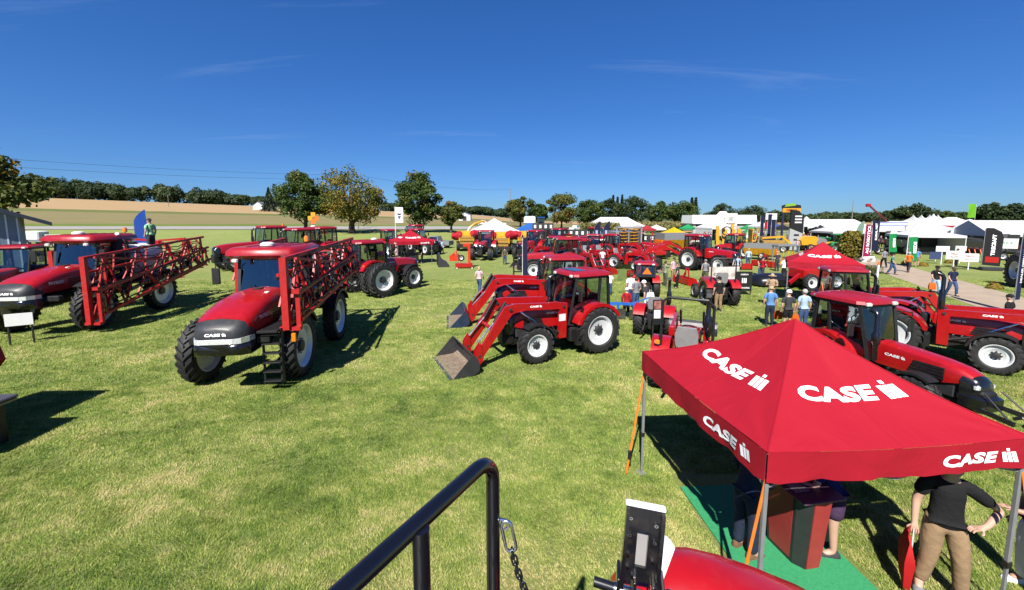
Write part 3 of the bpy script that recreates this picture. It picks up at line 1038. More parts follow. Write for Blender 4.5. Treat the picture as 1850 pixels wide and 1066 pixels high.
    for sy in (1, -1):
        for i in range(3):
            z = fl * .42 + i * fl * .22
            y = sy * (cw + .02)
            mb.box(cx1 - .62, cx1 - .2, min(y, y + sy * .22), max(y, y + sy * .22), z, z + .035, .01)
        mb.box(cx1 - .65, cx1 - .60, sy * (cw + .12) - .1, sy * (cw + .12) + .1, fl * .4, fl, .01)
        mb.box(cx1 - .20, cx1 - .15, sy * (cw + .12) - .1, sy * (cw + .12) + .1, fl * .4, fl, .01)
    mb.build('steps', BLK, t)
    # driver's place
    mb = MB()
    mb.box(cx0 + .1, cx1 - .06, -cw + .1, cw - .1, fl - .06, fl, .02)
    mb.box(cx0 + .1, cx0 + .55, -.3, .3, fl, fl + .28, .04)
    mb.box(cx1 - .38, cx1 - .12, -.2, .2, fl, fl + .62, .06)
    mb.tube([(cx1 - .28, 0, fl + .55), (cx1 - .45, 0, fl + .78)], .03, 6)
    mb.build('console', BLK, t)
    sm = SEAT if not cab else BLK
    seat = MB().box(cx0 + .22, cx0 + .72, -.25, .25, fl + .38, fl + .50, .05).build('seat', sm, t)
    mb = MB()
    mb.loft([[(cx0 + .18 - k * .07, -w, fl + .48 + k * .3), (cx0 + .30 - k * .07, -w, fl + .48 + k * .3), (cx0 + .30 - k * .07, w, fl + .48 + k * .3), (cx0 + .18 - k * .07, w, fl + .48 + k * .3)] for k, w in ((0, .22), (.5, .25), (1.2, .25), (1.7, .2))])
    mb.build('backrest', sm, seat, 60)
    sw = MB()
    c = Vector((cx1 - .45, 0, fl + .80)); ax = Vector((-.35, 0, 1)).normalized()
    e1 = Vector((0, 1, 0)); e2 = ax.cross(e1)
    sw.tube([c + (e1 * math.cos(k * PI / 8) + e2 * math.sin(k * PI / 8)) * .19 for k in range(16)], .016, 6, closed=True)
    sw.tube([c - e1 * .19, c + e1 * .19], .014, 5)
    sw.build('steering_wheel', BLK, t)
    roofz = top - .17
    if cab:
        zm = fl + .1
        ax_ = cx1 - .24
        P = {}
        for sy in (1, -1):
            P['a0', sy] = (cx1, sy * cw * .82, zm); P['a1', sy] = (ax_, sy * cw * .96, roofz)
            P['b0', sy] = (cx0 + .52, sy * cw, fl + .55); P['b1', sy] = (cx0 + .42, sy * cw * .98, roofz)
            P['c0', sy] = (cx0, sy * cw * .92, fl + .62); P['c1', sy] = (cx0 + .06, sy * cw * .92, roofz)
            P['d0', sy] = (cx0 + .85, sy * cw * .98, zm - .1)
        mb = MB()
        for sy in (1, -1):
            mb.bar(P['a0', sy], P['a1', sy], .07, .07)
            mb.bar(P['b0', sy], P['b1', sy], .08, .07)
            mb.bar(P['c0', sy], P['c1', sy], .08, .08)
            mb.bar(P['a1', sy], P['c1', sy], .07, .07)
            mb.bar(P['d0', sy], P['b0', sy], .06, .06)
            mb.bar(P['d0', sy], P['a0', sy], .06, .06)
        mb.bar(P['a1', 1], P['a1', -1], .07, .07); mb.bar(P['c1', 1], P['c1', -1], .07, .07)
        mb.bar(P['c0', 1], P['c0', -1], .08, .08); mb.bar(P['a0', 1], P['a0', -1], .08, .08)
        mb.build('cab_frame', BLK, t)

        def pane(n, pts, pr=None):
            q = MB().add(pts, [tuple(range(len(pts)))])
            return q.build(n, GLS, pr or t)
        bow = [(cx1 + .05, y, zm + .06) for y in (-cw * .4, cw * .4)], [(ax_ + .05, y, roofz - .03) for y in (-cw * .45, cw * .45)]
        q = MB()
        lo = [P['a0', -1], bow[0][0], bow[0][1], P['a0', 1]]; hi = [P['a1', -1], bow[1][0], bow[1][1], P['a1', 1]]
        q.add(lo + hi, [(0, 1, 5, 4), (1, 2, 6, 5), (2, 3, 7, 6)]); q.build('windscreen', GLS, t, 60)
        for sy in (1, -1):
            if open_door and sy == 1:
                d = pane('door', [P['b0', 1], (P['b0', 1][0] - .1, cw + .95, fl + .2), (P['b1', 1][0] - .1, cw + .95, roofz), P['b1', 1]])
            else:
                d = pane('door', [P['a0', sy], P['d0', sy], P['b0', sy], P['b1', sy], P['a1', sy]])
            hd = MB().bar((cx0 + .62, sy * (cw + .02), fl + .75), (cx0 + .78, sy * (cw + .02), fl + .75), .03, .04)
            if not (open_door and sy == 1): hd.build('handle', BLK, d)
            pane('side_window', [P['b0', sy], P['c0', sy], P['c1', sy], P['b1', sy]])
        pane('rear_window', [P['c0', 1], P['c0', -1], P['c1', -1], P['c1', 1]])
        mb = MB(); roof_loft(mb, cx0, ax_, cw, roofz, .2, slope=.0)
        rf = mb.build('roof', RED_D, t, 40)
        mb = MB().box(cx0 + .1, ax_ - .1, -cw + .12, cw - .12, roofz - .05, roofz + .01)
        mb.build('headliner', DKG, rf)
        mb = MB()
        for i in range(5):
            y = -cw * .6 + i * cw * .3
            mb.box(cx0 + .1, ax_ - .15, y - .015, y + .015, top + .02, top + .042, .008)
        mb.build('roof_rib', RED_D, rf)
        if skylight:
            MB().box(ax_ - .62, ax_ - .1, -cw * .6, cw * .6, top + .022, top + .05, .015).build('roof_window', GLSD, rf)
        for sy in (1, -1):
            for xx in (ax_ + .1, cx0 - .08):
                MB().box(xx - .03, xx + .05, sy * cw * .72 - .08, sy * cw * .72 + .08, roofz + .02, roofz + .12, .02).build('work_light', LAMP, rf)
        if mirrors:
            for sy in (1, -1):
                mb = MB().tube([(ax_, sy * cw, roofz - .15), (ax_ + .15, sy * (cw + .42), roofz - .2), (ax_ + .15, sy * (cw + .42), roofz - .42)], .015, 6)
                mb.box(ax_ + .12, ax_ + .17, sy * (cw + .42) - .1, sy * (cw + .42) + .1, roofz - .72, roofz - .38, .02)
                mb.build('mirror', BLK, t)
    elif rops or canopy:
        mb = MB()
        w = tr - Wr * .15
        xr = cx0 + .05
        zt = max(top, fl + 1.68)
        mb.tube([(xr, -w, fl + .1), (xr, -w, zt - .12), (xr, -w + .12, zt), (xr, w - .12, zt), (xr, w, zt - .12), (xr, w, fl + .1)], .032, 8)
        if canopy:
            for sy in (1, -1): mb.tube([(cx1, sy * w * .9, fl), (cx1 - .1, sy * w, zt)], .03, 6)
        mb.build('roll_bar', BLK, t)
        if canopy:
            mb = MB(); roof_loft(mb, cx0, cx1 - .05, w - .04, zt, .12); mb.build('roof', RED_D, t, 40)
        mb = MB()
        zz, h, xb = fl + .95, .34, xr - .05
        if tri: mb.add([(xb, -.02, zz + h), (xb, .20, zz), (xb, -.24, zz), (xb - .012, -.02, zz + h), (xb - .012, .2, zz), (xb - .012, -.24, zz)], [(0, 1, 2), (5, 4, 3), (0, 3, 4, 1), (1, 4, 5, 2), (2, 5, 3, 0)])
        if tri: mb.build('warning_triangle', ORG, t)
    if cab and kind == 'compact':
        mb = MB(); zz = fl + .75; xb = cx0 - .06
        mb.add([(xb, -.05, zz + .36), (xb, .2, zz), (xb, -.3, zz), (xb - .012, -.05, zz + .36), (xb - .012, .2, zz), (xb - .012, -.3, zz)], [(0, 1, 2), (5, 4, 3), (0, 3, 4, 1), (1, 4, 5, 2), (2, 5, 3, 0)])
        mb.build('warning_triangle', ORG, t)
    if exh:
        mb = MB()
        x, y = cx1 + .12, -hw - .16
        zt = top - .35 if cab else top + .1
        mb.tube([(x, y, hb + .1), (x, y, ht - .1), (x, y, ht), (x, y, zt - .45), (x, y, zt - .4), (x, y, zt), (x - .05, y, zt + .1), (x - .16, y, zt + .14)], [.06, .06, .095, .095, .06, .06, .06, .065], 12)
        mb.build('exhaust', BLKG, t)
    if gps:
        MB().sphere((cx1 - .3, 0, top + .06), .2, 14, 6, sc=(1, .9, .45)).build('receiver', WHT, t)
    if beacon:
        MB().lathe([(.07, 0), (.075, .1), (.05, .16), (.004, .17)], 12, (cx0 + .2, cw * .8, top + .02), 'z').build('beacon', AMB, t)
    if hitch:
        mb = MB()
        for sy in (-1, 1):
            mb.bar((-.2, sy * .28, Rr * .65), (-1.0, sy * .4, Rr * .5), .05, .09)
            mb.bar((-.35, sy * .28, Rr * 1.25), (-.75, sy * .36, Rr * .56), .04, .04)
        mb.bar((-.3, 0, Rr * 1.05), (-.85, 0, Rr * .95), .05, .05)
        mb.build('hitch_arms', BLK, t)
    if loader:
        arms(t, D, loader, text, bucket_m)
    return t


def arms(t, D, mode, text, bucket_m=None):
    """front loader: two bent arms, masts, cylinders, bucket"""
    wb, nose, ht, hw, Rf = D['wb'], D['nose'], D['ht'], D['hw'], D['Rf']
    k = ht / 1.74
    xp, zp = D['cx1'] + .22, ht - .02
    xe, ze = nose + .10, ht + .06 * k
    xt, zt = nose + 1.12 * k, .42 * k
    ya = hw + .2 * k
    for sy in (1, -1):
        y = sy * ya
        mb = MB()
        mb.prism([(xp - .12, .62 * k), (xp + .16, .62 * k), (xp + .14, zp + .1), (xp - .16, zp + .1)], y - .07, y + .07)
        mb.build('loader_mast', RED, t)
        a = MB()
        w = .055 * k
        up = [(xp - .14, zp - .1), (xp - .08, zp + .12), (xe - .25 * k, ze + .16 * k), (xe + .12 * k, ze + .1 * k), (xt + .1, zt + .02), (xt + .06, zt - .12), (xt - .1, zt - .1), (xe - .12 * k, ze - .16 * k), (xe - .4 * k, ze - .08 * k)]
        # two plates and a rib give the arm a boxed section
        a.prism(up, y - w, y + w)
        o = a.build('loader_arm', RED, t)
        mb = MB()
        for px_, pz in ((xp, zp), (xe - .05, ze), (xt, zt)):
            mb.lathe([(.004, -w - .05), (.05 * k, -w - .05), (.05 * k, w + .05), (.004, w + .05)], 10, (px_, y, pz))
        mb.build('pivot_pin', DKG, o)
        mb = MB()
        mb.tube([(xp + .1, y, .8 * k), (xp + .7 * k, y, 1.02 * k)], .05 * k, 8)
        mb.tube([(xp + .7 * k, y, 1.02 * k), (xe - .45 * k, y, ze - .14 * k)], .028 * k, 8, m=1)
        mb.build('lift_cylinder', [BLK, CHR], t)
        mb = MB()
        y2 = y - sy * .14 * k
        mb.tube([(xe + .05, y2, ze + .22 * k), (xe + .45 * k, y2, ze - .42 * k)], .048 * k, 8)
        mb.tube([(xe + .45 * k, y2, ze - .42 * k), (xt - .02, y2, zt + .38 * k)], .026 * k, 8, m=1)
        mb.build('bucket_cylinder', [BLK, CHR], t)
        if text:
            d = Vector((xe - xp - .3, 0, ze - zp)).normalized()
            flat_text('lettering', BRAND, TXT, o, Vector((xp + (xe - xp) * .52, sy * (ya + w + .004), zp + (ze - zp) * .5 + .02)), (-sy * d.x, 0, -sy * d.z), (0, 0, 1), .066 * k)
    MB().tube([(xe + .5 * k, -ya, ze - .62 * k), (xe + .5 * k, ya, ze - .62 * k)], .06 * k, 8).build('cross_tube', RED, t)
    # bucket: floor, curved back, two sides
    mb = MB()
    bw = (D['tf'] + D['Wf'] * .5) * 1.0
    X, Z = xt + .12 * k, .03
    if mode == 'raised': Z = .5
    tilt = R(-6)
    prof = [(1.02, .0), (.25, .0), (.06, .10), (0, .26), (.0, .44), (.08, .62), (.2, .74)]
    prof = [(X + (p[0] * math.cos(tilt) - p[1] * math.sin(tilt)) * .86 * k, Z + (p[0] * math.sin(tilt) * .4 + p[1]) * .86 * k) for p in prof]
    th = .025
    for (a, b), m in zip(zip(prof[:-1], prof[1:]), (1, 1, 0, 0, 0, 0)):
        d = Vector((b[0] - a[0], b[1] - a[1])).normalized() * th
        mb.add([(a[0], -bw, a[1]), (b[0], -bw, b[1]), (b[0], bw, b[1]), (a[0], bw, a[1]), (a[0] + d.y, -bw, a[1] - d.x), (b[0] + d.y, -bw, b[1] - d.x), (b[0] + d.y, bw, b[1] - d.x), (a[0] + d.y, bw, a[1] - d.x)],
               [(0, 1, 2, 3), (7, 6, 5, 4), (0, 4, 5, 1), (3, 2, 6, 7), (0, 3, 7, 4), (1, 5, 6, 2)], m)
    side = prof + [(prof[0][0] + .02, prof[0][1] + .1 * k)]
    side = [prof[0], *prof[1:], ]
    for y in (-bw, bw):
        mb.prism(side, y - .015, y + .015)
    b = mb.build('bucket', [bucket_m or DKG, TAN], t, 30)
    MB().bar((prof[0][0] + .03, -bw - .01, prof[0][1] + .01), (prof[0][0] + .03, bw + .01, prof[0][1] + .01), .14, .02).build('cutting_edge', STL, b)
    for sy in (1, -1):
        for o1, o2 in ((-.1, -.06), (.06, .1)):
            MB().prism([(xt - .12, zt - .16), (X, Z + .02), (X + .02, Z + .55 * k), (xt - .05, zt + .42 * k)], sy * ya + o1, sy * ya + o2).build('bucket_bracket', RED, t)


# ------------------------------------------------------------------ self-propelled sprayers
REDB = mat('boom_red', (0.44, 0.005, 0.006), 0.5, vary=0.12, dust=0.12)
def boom(parent, x0, x1, y, zl0, zh0, zl1, zh1, depth=.5, n=7, half_seed=3):
    """folded spray boom: two nested trusses of red beams"""
    b = MB()
    b.bar((x0, y, zl0), (x1, y, zl1), .10, .12)
    b.bar((x0, y, zh0), (x1, y, zh1), .095, .105)
    o = b.build('boom', REDB, parent)
    P = lambda t, h, yy: (x0 + (x1 - x0) * t, yy, (zl0 + (zl1 - zl0) * t) * (1 - h) + (zh0 + (zh1 - zh0) * t) * h)

    def beam(nm, a, c, w, h, m=REDB):
        q = MB().bar(a, c, w, h); q.build(nm, m, o)
    beam('end_post', P(0, -.06, y), P(0, 1.02, y), .17, .17)
    beam('end_post', P(.03, -.08, y + .24), P(.03, .5, y + .24), .13, .13)
    beam('end_post', P(.035, -.05, y - .16), P(.035, .45, y - .1), .1, .1)
    beam('end_post', P(.015, .5, y - .12), P(.015, .5, y + .34), .13, .12)
    beam('foot_beam', P(.01, -.06, y - .2), P(.01, -.06, y + .34), .16, .1)
    for hh, hh1, yo, w in ((.44, .62, .22, .085), (.05, .18, .3, .09), (.74, .58, -.26, .07)):
        beam('chord', P(.03, hh, y + yo), P(1, hh1, y + yo), w, w * 1.1)
    beam('chord', P(.02, 1.0, y + .26), P(.55, .62, y + .26), .07, .07)
    rb = random.Random(int(x0 * 10 + half_seed))
    t0 = .03
    while t0 < .93:
        t1 = min(.98, t0 + rb.uniform(.16, .25))
        tm = (t0 + t1) / 2 + rb.uniform(-.02, .02)
        beam('brace', P(t0, 0, y), P(tm, 1, y), .065, .08)
        beam('brace', P(tm, 1, y), P(t1, 0, y), .06, .07)
        beam('brace', P(t0 + .02, .05, y + .3), P(tm, .45, y + .22), .055, .06)
        beam('brace', P(tm, .45, y + .22), P(t1, .05, y + .3), .05, .055)
        beam('brace', P(t0, .25, y - .26), P(tm, .76, y - .26), .05, .055)
        beam('brace', P(tm, .76, y - .26), P(t1, .27, y - .26), .05, .055)
        if rb.random() < .6: beam('upright', P(tm, 0, y - .02), P(tm, 1, y - .02), .09, .08)
        if rb.random() < .5: beam('knuckle', P(t1, .40, y + .1), P(t1, .62, y + .1), .16, .14)
        beam('tie', P(t1 * .98, 0, y - .26), P(t1 * .98, 0, y + .3), .06, .06)
        beam('tie', P(t1 * .98, .95, y - .26), P(tm, .5, y + .22), .05, .05)
        if rb.random() < .7: beam('cylinder', P(t0, .35 + rb.uniform(-.2, .3), y - .1), P(t1, .35 + rb.uniform(-.2, .3), y - .1), .12, .12, BLKG)
        if rb.random() < .5: beam('valve_block', P(tm, .1, y - .12), P(tm, .34, y - .12), .34, .24, BLK)
        t0 = t1
    for hh, yo in ((.16, .34), (.50, .30), (.68, -.3)): beam('spray_pipe', P(.03, hh, y + yo), P(.98, hh, y + yo), .045, .045, BLK)
    hs = MB()
    rr = random.Random(4)
    for k in range(9):
        pts = [P(.06 + .9 * j / 14, .2 + .1 * k + rr.uniform(-.05, .05), y + rr.uniform(-.15, .15)) for j in range(15)]
        hs.tube(pts, .024, 5)
    hs.build('hose', BLK, o)
    nz = MB().box(-.04, .04, -.03, .03, -.12, .05, .01).mesh('nozzle', DKG)
    for j in range(14): link('nozzle', nz, o, P(.04 + .92 * j / 14, .3, y + .3))
    mb = MB(); q = P(.05, .1, y + .24)
    mb.bar((q[0], q[1] + .05, q[2] - .1), (q[0], q[1] + .05, q[2] + .5), .06, .02)
    mb.build('reflector', AMB, o)
    return o


def sprayer(label, pos, rz, half=1.3, bm=(2.75, -4.3, 1.4, 1.8, 3.62, 2.35, 3.8), white_tank=False, s=1.0, ladder=True, right_boom=True, gpsm=True):
    t = empty('field_sprayer', label, 'sprayer', (pos[0], pos[1], 0), rz, s, 'self propelled sprayers')
    Rw, W = .93, .42
    for x in (1.8, -1.8):
        for sy in (1, -1):
            wheel(t, x, sy * half, Rw, W, lugs=24, rim=.66, disc=SIL)
            mb = MB()
            y = sy * (half - .34)
            mb.box(x - .16, x + .16, y - .1, y + .1, Rw - .2, 1.75, .03)
            mb.tube([(x, y, Rw), (x, sy * half, Rw)], .13, 10)
            mb.tube([(x + .22, y, Rw + .1), (x + .22, y, 1.9)], .05, 8)
            mb.build('axle_leg', BLK, t)
            y0, y1 = sorted((sy * (half - .28), sy * (half + .26)))
            if sy > 0: MB().arc(x, Rw, Rw + .1, 60 if x > 0 else 30, 150, y0, y1, .03, 12, lip=.05).build('mudguard', BLK, t)
    mb = MB()
    for sy in (1, -1): mb.box(-3.9, 3.0, sy * .48 - .08, sy * .48 + .08, 1.35, 1.62, .02)
    for x in (-3.6, -1.8, -.2, 1.8, 2.8): mb.box(x - .1, x + .1, -half + .3, half - .3, 1.38, 1.58, .02)
    mb.box(.8, 2.9, -.42, .42, 1.1, 1.7, .06)
    mb.box(-1.4, .6, -.55, .55, 1.05, 1.5, .06)
    mb.build('frame', BLK, t)
    # hood with black nose and light band
    def ring(x, w, z0, z1, r=.16):
        return [(x, -w, z0), (x, -w * 1.0, z1 - r * 1.6), (x, -w * .88, z1 - r * .5), (x, -w * .55, z1 - .03), (x, 0, z1), (x, w * .55, z1 - .03), (x, w * .88, z1 - r * .5), (x, w, z1 - r * 1.6), (x, w, z0)]
    hood = MB().loft([ring(.85, .62, 1.72, 2.58), ring(1.5, .66, 1.72, 2.57), ring(2.2, .68, 1.70, 2.48), ring(2.75, .68, 1.70, 2.34), ring(3.02, .665, 1.70, 2.24), ring(3.17, .64, 1.74, 2.16)]).build('hood', RED, t, 55)
    MB().box(1.05, 1.35, -.1, .1, 2.57, 2.60, .01).build('hood_vent', BLK, hood)
    MB().box(1.5, 1.62, .36, .46, 2.51, 2.545, .01).build('label_plate', WHT, hood)
    for sy in (1, -1):
        mb = MB()
        for i in range(5): mb.box(1.1 + i * .03, 1.9, sy * .655 - .02, sy * .655 + .02, 1.80 + i * .07, 1.845 + i * .07)
        mb.build('side_vent', BLK, hood)
        flat_text('lettering', text_mb('PATRIOT', 1, .03), TXT, hood, (2.4, sy * .695, 1.98), (-sy, 0, 0), (0, 0, 1), .11)
    mb = MB().loft([ring(2.9, .684, 1.64, 1.86, .06), ring(3.12, .664, 1.64, 2.06, .1), ring(3.2, .642, 1.64, 2.145), ring(3.34, .57, 1.65, 2.06), ring(3.44, .46, 1.68, 1.98), ring(3.48, .36, 1.70, 1.93)])
    nose = mb.build('nose', DKG, t, 55)
    flat_text('lettering', BRAND, TXT, nose, (3.50, 0, 1.76), (0, 1, 0), (-.12, 0, 1), .075)
    mb = MB()
    for a, b, w0, w1 in ((3.0, 3.22, .69, .66), (3.22, 3.41, .66, .55), (3.41, 3.48, .55, .40)):
        for sy in (1, -1):
            mb.hexa([(a, sy * (w0 - .03), 1.54), (b, sy * (w1 - .03), 1.54), (b, sy * w1, 1.54), (a, sy * w0, 1.54), (a, sy * (w0 - .03), 1.68), (b, sy * (w1 - .03), 1.68), (b, sy * w1, 1.68), (a, sy * w0, 1.68)])
    mb.box(3.45, 3.49, -.40, .40, 1.54, 1.68, .01)
    mb.build('light_band', LAMP, nose)
    MB().loft([ring(2.7, .70, 1.22, 1.62, .05), ring(3.2, .67, 1.20, 1.60, .05), ring(3.44, .55, 1.24, 1.56, .05), ring(3.5, .40, 1.30, 1.53, .05)]).build('bumper', BLKG, t, 55)
    # cab
    x0, x1, w, z0, z1 = -.95, .80, .82, 1.70, 3.45
    mb = MB()
    mb.box(x0, x1, -w + .1, w - .1, z0 - .1, z0, .03)
    for sy in (1, -1):
        mb.bar((x1 + .06, sy * w * .92, z0), (x1 - .26, sy * w * .97, z1), .09, .09)
        mb.bar((x0 + .5, sy * w, z0), (x0 + .5, sy * w, z1), .07, .07)
        mb.bar((x0, sy * w * .95, z0), (x0, sy * w * .95, z1), .1, .1)
        mb.bar((x0, sy * w * .95, z1), (x1 - .26, sy * w * .97, z1), .08, .08)
        mb.bar((x0, sy * w * .97, z0 + .03), (x1 + .06, sy * w * .93, z0 + .03), .08, .1)
    mb.box(x0 - .04, x0 + .02, -w * .9, w * .9, z0, z0 + .8, .02)
    mb.bar((x1 + .1, -w * .93, z0 + .03), (x1 + .1, w * .93, z0 + .03), .08, .1)
    mb.build('cab_frame', BLK, t)
    q = MB()
    ys = [-w * .92 + w * 1.84 * i / 6 for i in range(7)]
    lo = [(x1 + .06 + .16 * (1 - (y / w) ** 2), y, z0 + .08) for y in ys]; hi = [(x1 - .26 + .16 * (1 - (y / w) ** 2), y * 1.04, z1) for y in ys]
    q.add(lo + hi, [(i, i + 1, i + 8, i + 7) for i in range(6)]); ws = q.build('windscreen', GLSD, t, 80)
    mb = MB().bar((x1 + .24, .1, z0 + .1), (x1 + .17, -.35, z0 + .95), .03, .03); mb.build('wiper', BLK, ws)
    for sy in (1, -1):
        MB().add([(x1 + .05, sy * w * .93, z0 + .05), (x0 + .5, sy * w, z0 + .05), (x0 + .5, sy * w, z1), (x1 - .27, sy * w * .97, z1)], [(0, 1, 2, 3)]).build('door', GLSD, t)
        MB().add([(x0 + .48, sy * w, z0 + .05), (x0, sy * w * .95, z0 + .05), (x0, sy * w * .95, z1), (x0 + .48, sy * w, z1)], [(0, 1, 2, 3)]).build('side_window', GLSD, t)
    MB().add([(x0, -w * .9, z0 + .8), (x0, w * .9, z0 + .8), (x0, w * .9, z1), (x0, -w * .9, z1)], [(0, 1, 2, 3)]).build('rear_window', GLSD, t)
    mb = MB()
    mb.box(x0 + .25, x0 + .8, -.27, .27, z0 + .4, z0 + .55, .06); mb.box(x0 + .16, x0 + .32, -.27, .27, z0 + .5, z0 + 1.2, .06)
    mb.box(x1 - .35, x1 - .1, -.25, .25, z0, z0 + .6, .06)
    mb.build('seat', DKG, t)
    c = Vector((x1 - .42, 0, z0 + .82)); e1 = Vector((0, 1, 0)); e2 = Vector((.9, 0, .35)).normalized()
    MB().tube([c + (e1 * math.cos(k * PI / 8) + e2 * math.sin(k * PI / 8)) * .2 for k in range(16)], .018, 6, closed=True).build('steering_wheel', BLK, t)
    mb = MB(); roof_loft(mb, x0 - .35, x1 + .1, w + .1, z1 + .02, .34, over=.16)
    rf = mb.build('roof', RED_D, t, 45)
    mb = MB()
    for i in range(4): mb.box(x0 - .2, x1 - .2, -.55 + i * .36 - .02, -.55 + i * .36 + .02, z1 + .355, z1 + .38, .01)
    mb.build('roof_rib', RED_D, rf)
    for sy in (1, -1):
        MB().box(x1 + .16, x1 + .27, sy * w * .86 - .09, sy * w * .86 + .09, z1 - .10, z1 + .03, .03).build('work_light', LAMP, rf)
        mb = MB().tube([(x1, sy * w, z1 - .1), (x1 + .2, sy * (w + .45), z1 - .1), (x1 + .2, sy * (w + .45), z1 - .3)], .018, 6)
        mb.box(x1 + .17, x1 + .23, sy * (w + .45) - .12, sy * (w + .45) + .12, z1 - .75, z1 - .25, .03)
        mb.build('mirror', BLK, t)
    if gpsm: MB().loft([[(x1 - .35 + .2 * math.cos(a) * k, .2 * math.sin(a) * k, z1 + .36 + h) for a in [2 * PI * i / 12 for i in range(12)]] for h, k in ((0, .8), (.03, 1.05), (.1, 1.0), (.14, .6))]).build('receiver', WHT, t)
    bc = MB().tube([(x0 - .2, w * .75, z1 + .3), (x0 - .2, w * .75, z1 + .42)], .02, 6); bo = bc.build('beacon_stem', BLK, rf)
    MB().lathe([(.085, 0), (.09, .12), (.06, .2), (.004, .21)], 12, (x0 - .2, w * .75, z1 + .42), 'z').build('beacon', AMB, rf)
    # tank, deck, rear frame
    TM = WHT if white_tank else mat('tank_grey', (.16, .17, .18), .4, vary=.1)
    rings = []
    for x, k in ((-1.35, .72), (-1.5, .95), (-2.2, 1.0), (-3.0, 1.0), (-3.25, .9), (-3.4, .65)):
        rings.append([(x, k * .82 * math.copysign(abs(math.cos(a)) ** .6, math.cos(a)), 2.42 + k * .82 * math.copysign(abs(math.sin(a)) ** .7, math.sin(a))) for a in [2 * PI * i / 20 for i in range(20)]])
    tk = MB().loft(rings).build('tank', TM, t, 50)
    MB().lathe([(.28, 0), (.28, .1), (.2, .13), (.004, .13)], 18, (-2.2, 0, 3.22), 'z').build('tank_lid', BLK, tk)
    mb = MB()
    mb.box(-1.35, .95, .86, 1.28, 1.66, 1.72, .01)
    for i in range(6): mb.bar((-1.3 + i * .42, .86, 1.735), (-1.3 + i * .42, 1.28, 1.735), .04, .02)
    for x in (-1.2, -.2): mb.tube([(x, 1.26, 1.7), (x, 1.26, 2.6)], .022, 6)
    mb.tube([(-1.2, 1.26, 2.6), (-.2, 1.26, 2.6)], .022, 6)
    mb.build('platform', BLK, t)
    mb = MB()
    mb.box(-4.2, -3.9, -1.1, 1.1, 1.5, 1.75, .03); mb.box(-4.2, -3.95, -.12, .12, 1.1, 3.3, .03)
    for sy in (1, -1):
        mb.bar((-4.05, sy * .2, 3.2), (-4.1, sy * 1.2, 1.7), .1, .1)
        mb.bar((-3.5, sy * .5, 1.6), (-4.1, sy * .5, 2.7), .1, .12)
        mb.bar((-4.0, sy * 1.05, 1.6), (-4.0, sy * 1.35, 3.4), .12, .12)
        mb.bar((-4.0, sy * .1, 3.3), (-4.0, sy * 1.4, 3.4), .1, .1)
    mb.build('boom_frame', RED, t)
    x0b, x1b, yb, a, b, c_, d = bm
    boom(t, x0b, x1b, yb, a, b, c_, d) if False else boom(t, x0b, x1b, yb, a, b, c_, d)
    if right_boom: boom(t, -.5, x1b, -yb, a + .4, b, c_, d, n=4)
    if ladder:
        lx, ly = 2.78, 1.02
        mb = MB()
        for sy in (-.24, .24):
            mb.bar((lx, ly + sy, 1.74), (lx + .04, ly + sy * .95, .22), .05, .1)
        ld = mb.build('ladder', BLK, t)
        for i in range(6):
            z = .28 + i * .26
            MB().box(lx - .02, lx + .16, ly - .23, ly + .23, z, z + .035, .008).build('step', BLK, ld)
        mb = MB()
        mb.box(.95, 3.0, .72, 1.24, 1.66, 1.73, .01)
        mb.build('walkway', BLK, t)
        MB().box(lx + .02, lx + .06, ly + .5, ly + .62, 1.35, 1.6, .02).build('marker_light', AMB, t)
    return t


# ------------------------------------------------------------------ other machines
def baler(label, pos, rz, s=1.0, m=RED, group=None):
    t = empty('round_baler', label, 'baler', (pos[0], pos[1], 0), rz, s, group)
    prof = [(-1.2, .6), (-1.35, 1.2), (-1.2, 1.9), (-.6, 2.45), (.2, 2.55), (.9, 2.2), (1.2, 1.6), (1.15, .9), (.6, .45), (-.6, .4)]
    bd = MB().prism(prof, -.78, .78).build('body', m, t)
    for sy in (1, -1):
        mb = MB()
        mb.prism([(p[0] * .86, .2 + p[1] * .86) for p in prof], sy * .83 - .05, sy * .83 + .05)
        sd = mb.build('side_shield', m, t)
        for a in range(10):
            q = MB().bar((-.1, sy * .90, 1.45), (-.1 + .95 * math.cos(a * PI / 5), sy * .90, 1.45 + .85 * math.sin(a * PI / 5)), .03, .05)
            q.build('rib', RED_D if m is RED else YEL_SHADE, sd)
        wheel(t, -.2, sy * 1.15, .5, .38, lugs=14, rim=.5)
    MB().box(.2, 1.25, -.7, .7, 1.5, 2.05, .05).build('net_box', BLK, t)
    mb = MB()
    mb.bar((1.1, 0, .7), (2.6, 0, .55), .14, .14); mb.box(.8, 1.3, -1.0, 1.0, .25, .5, .05)
    mb.build('drawbar', BLK, t)
    return t


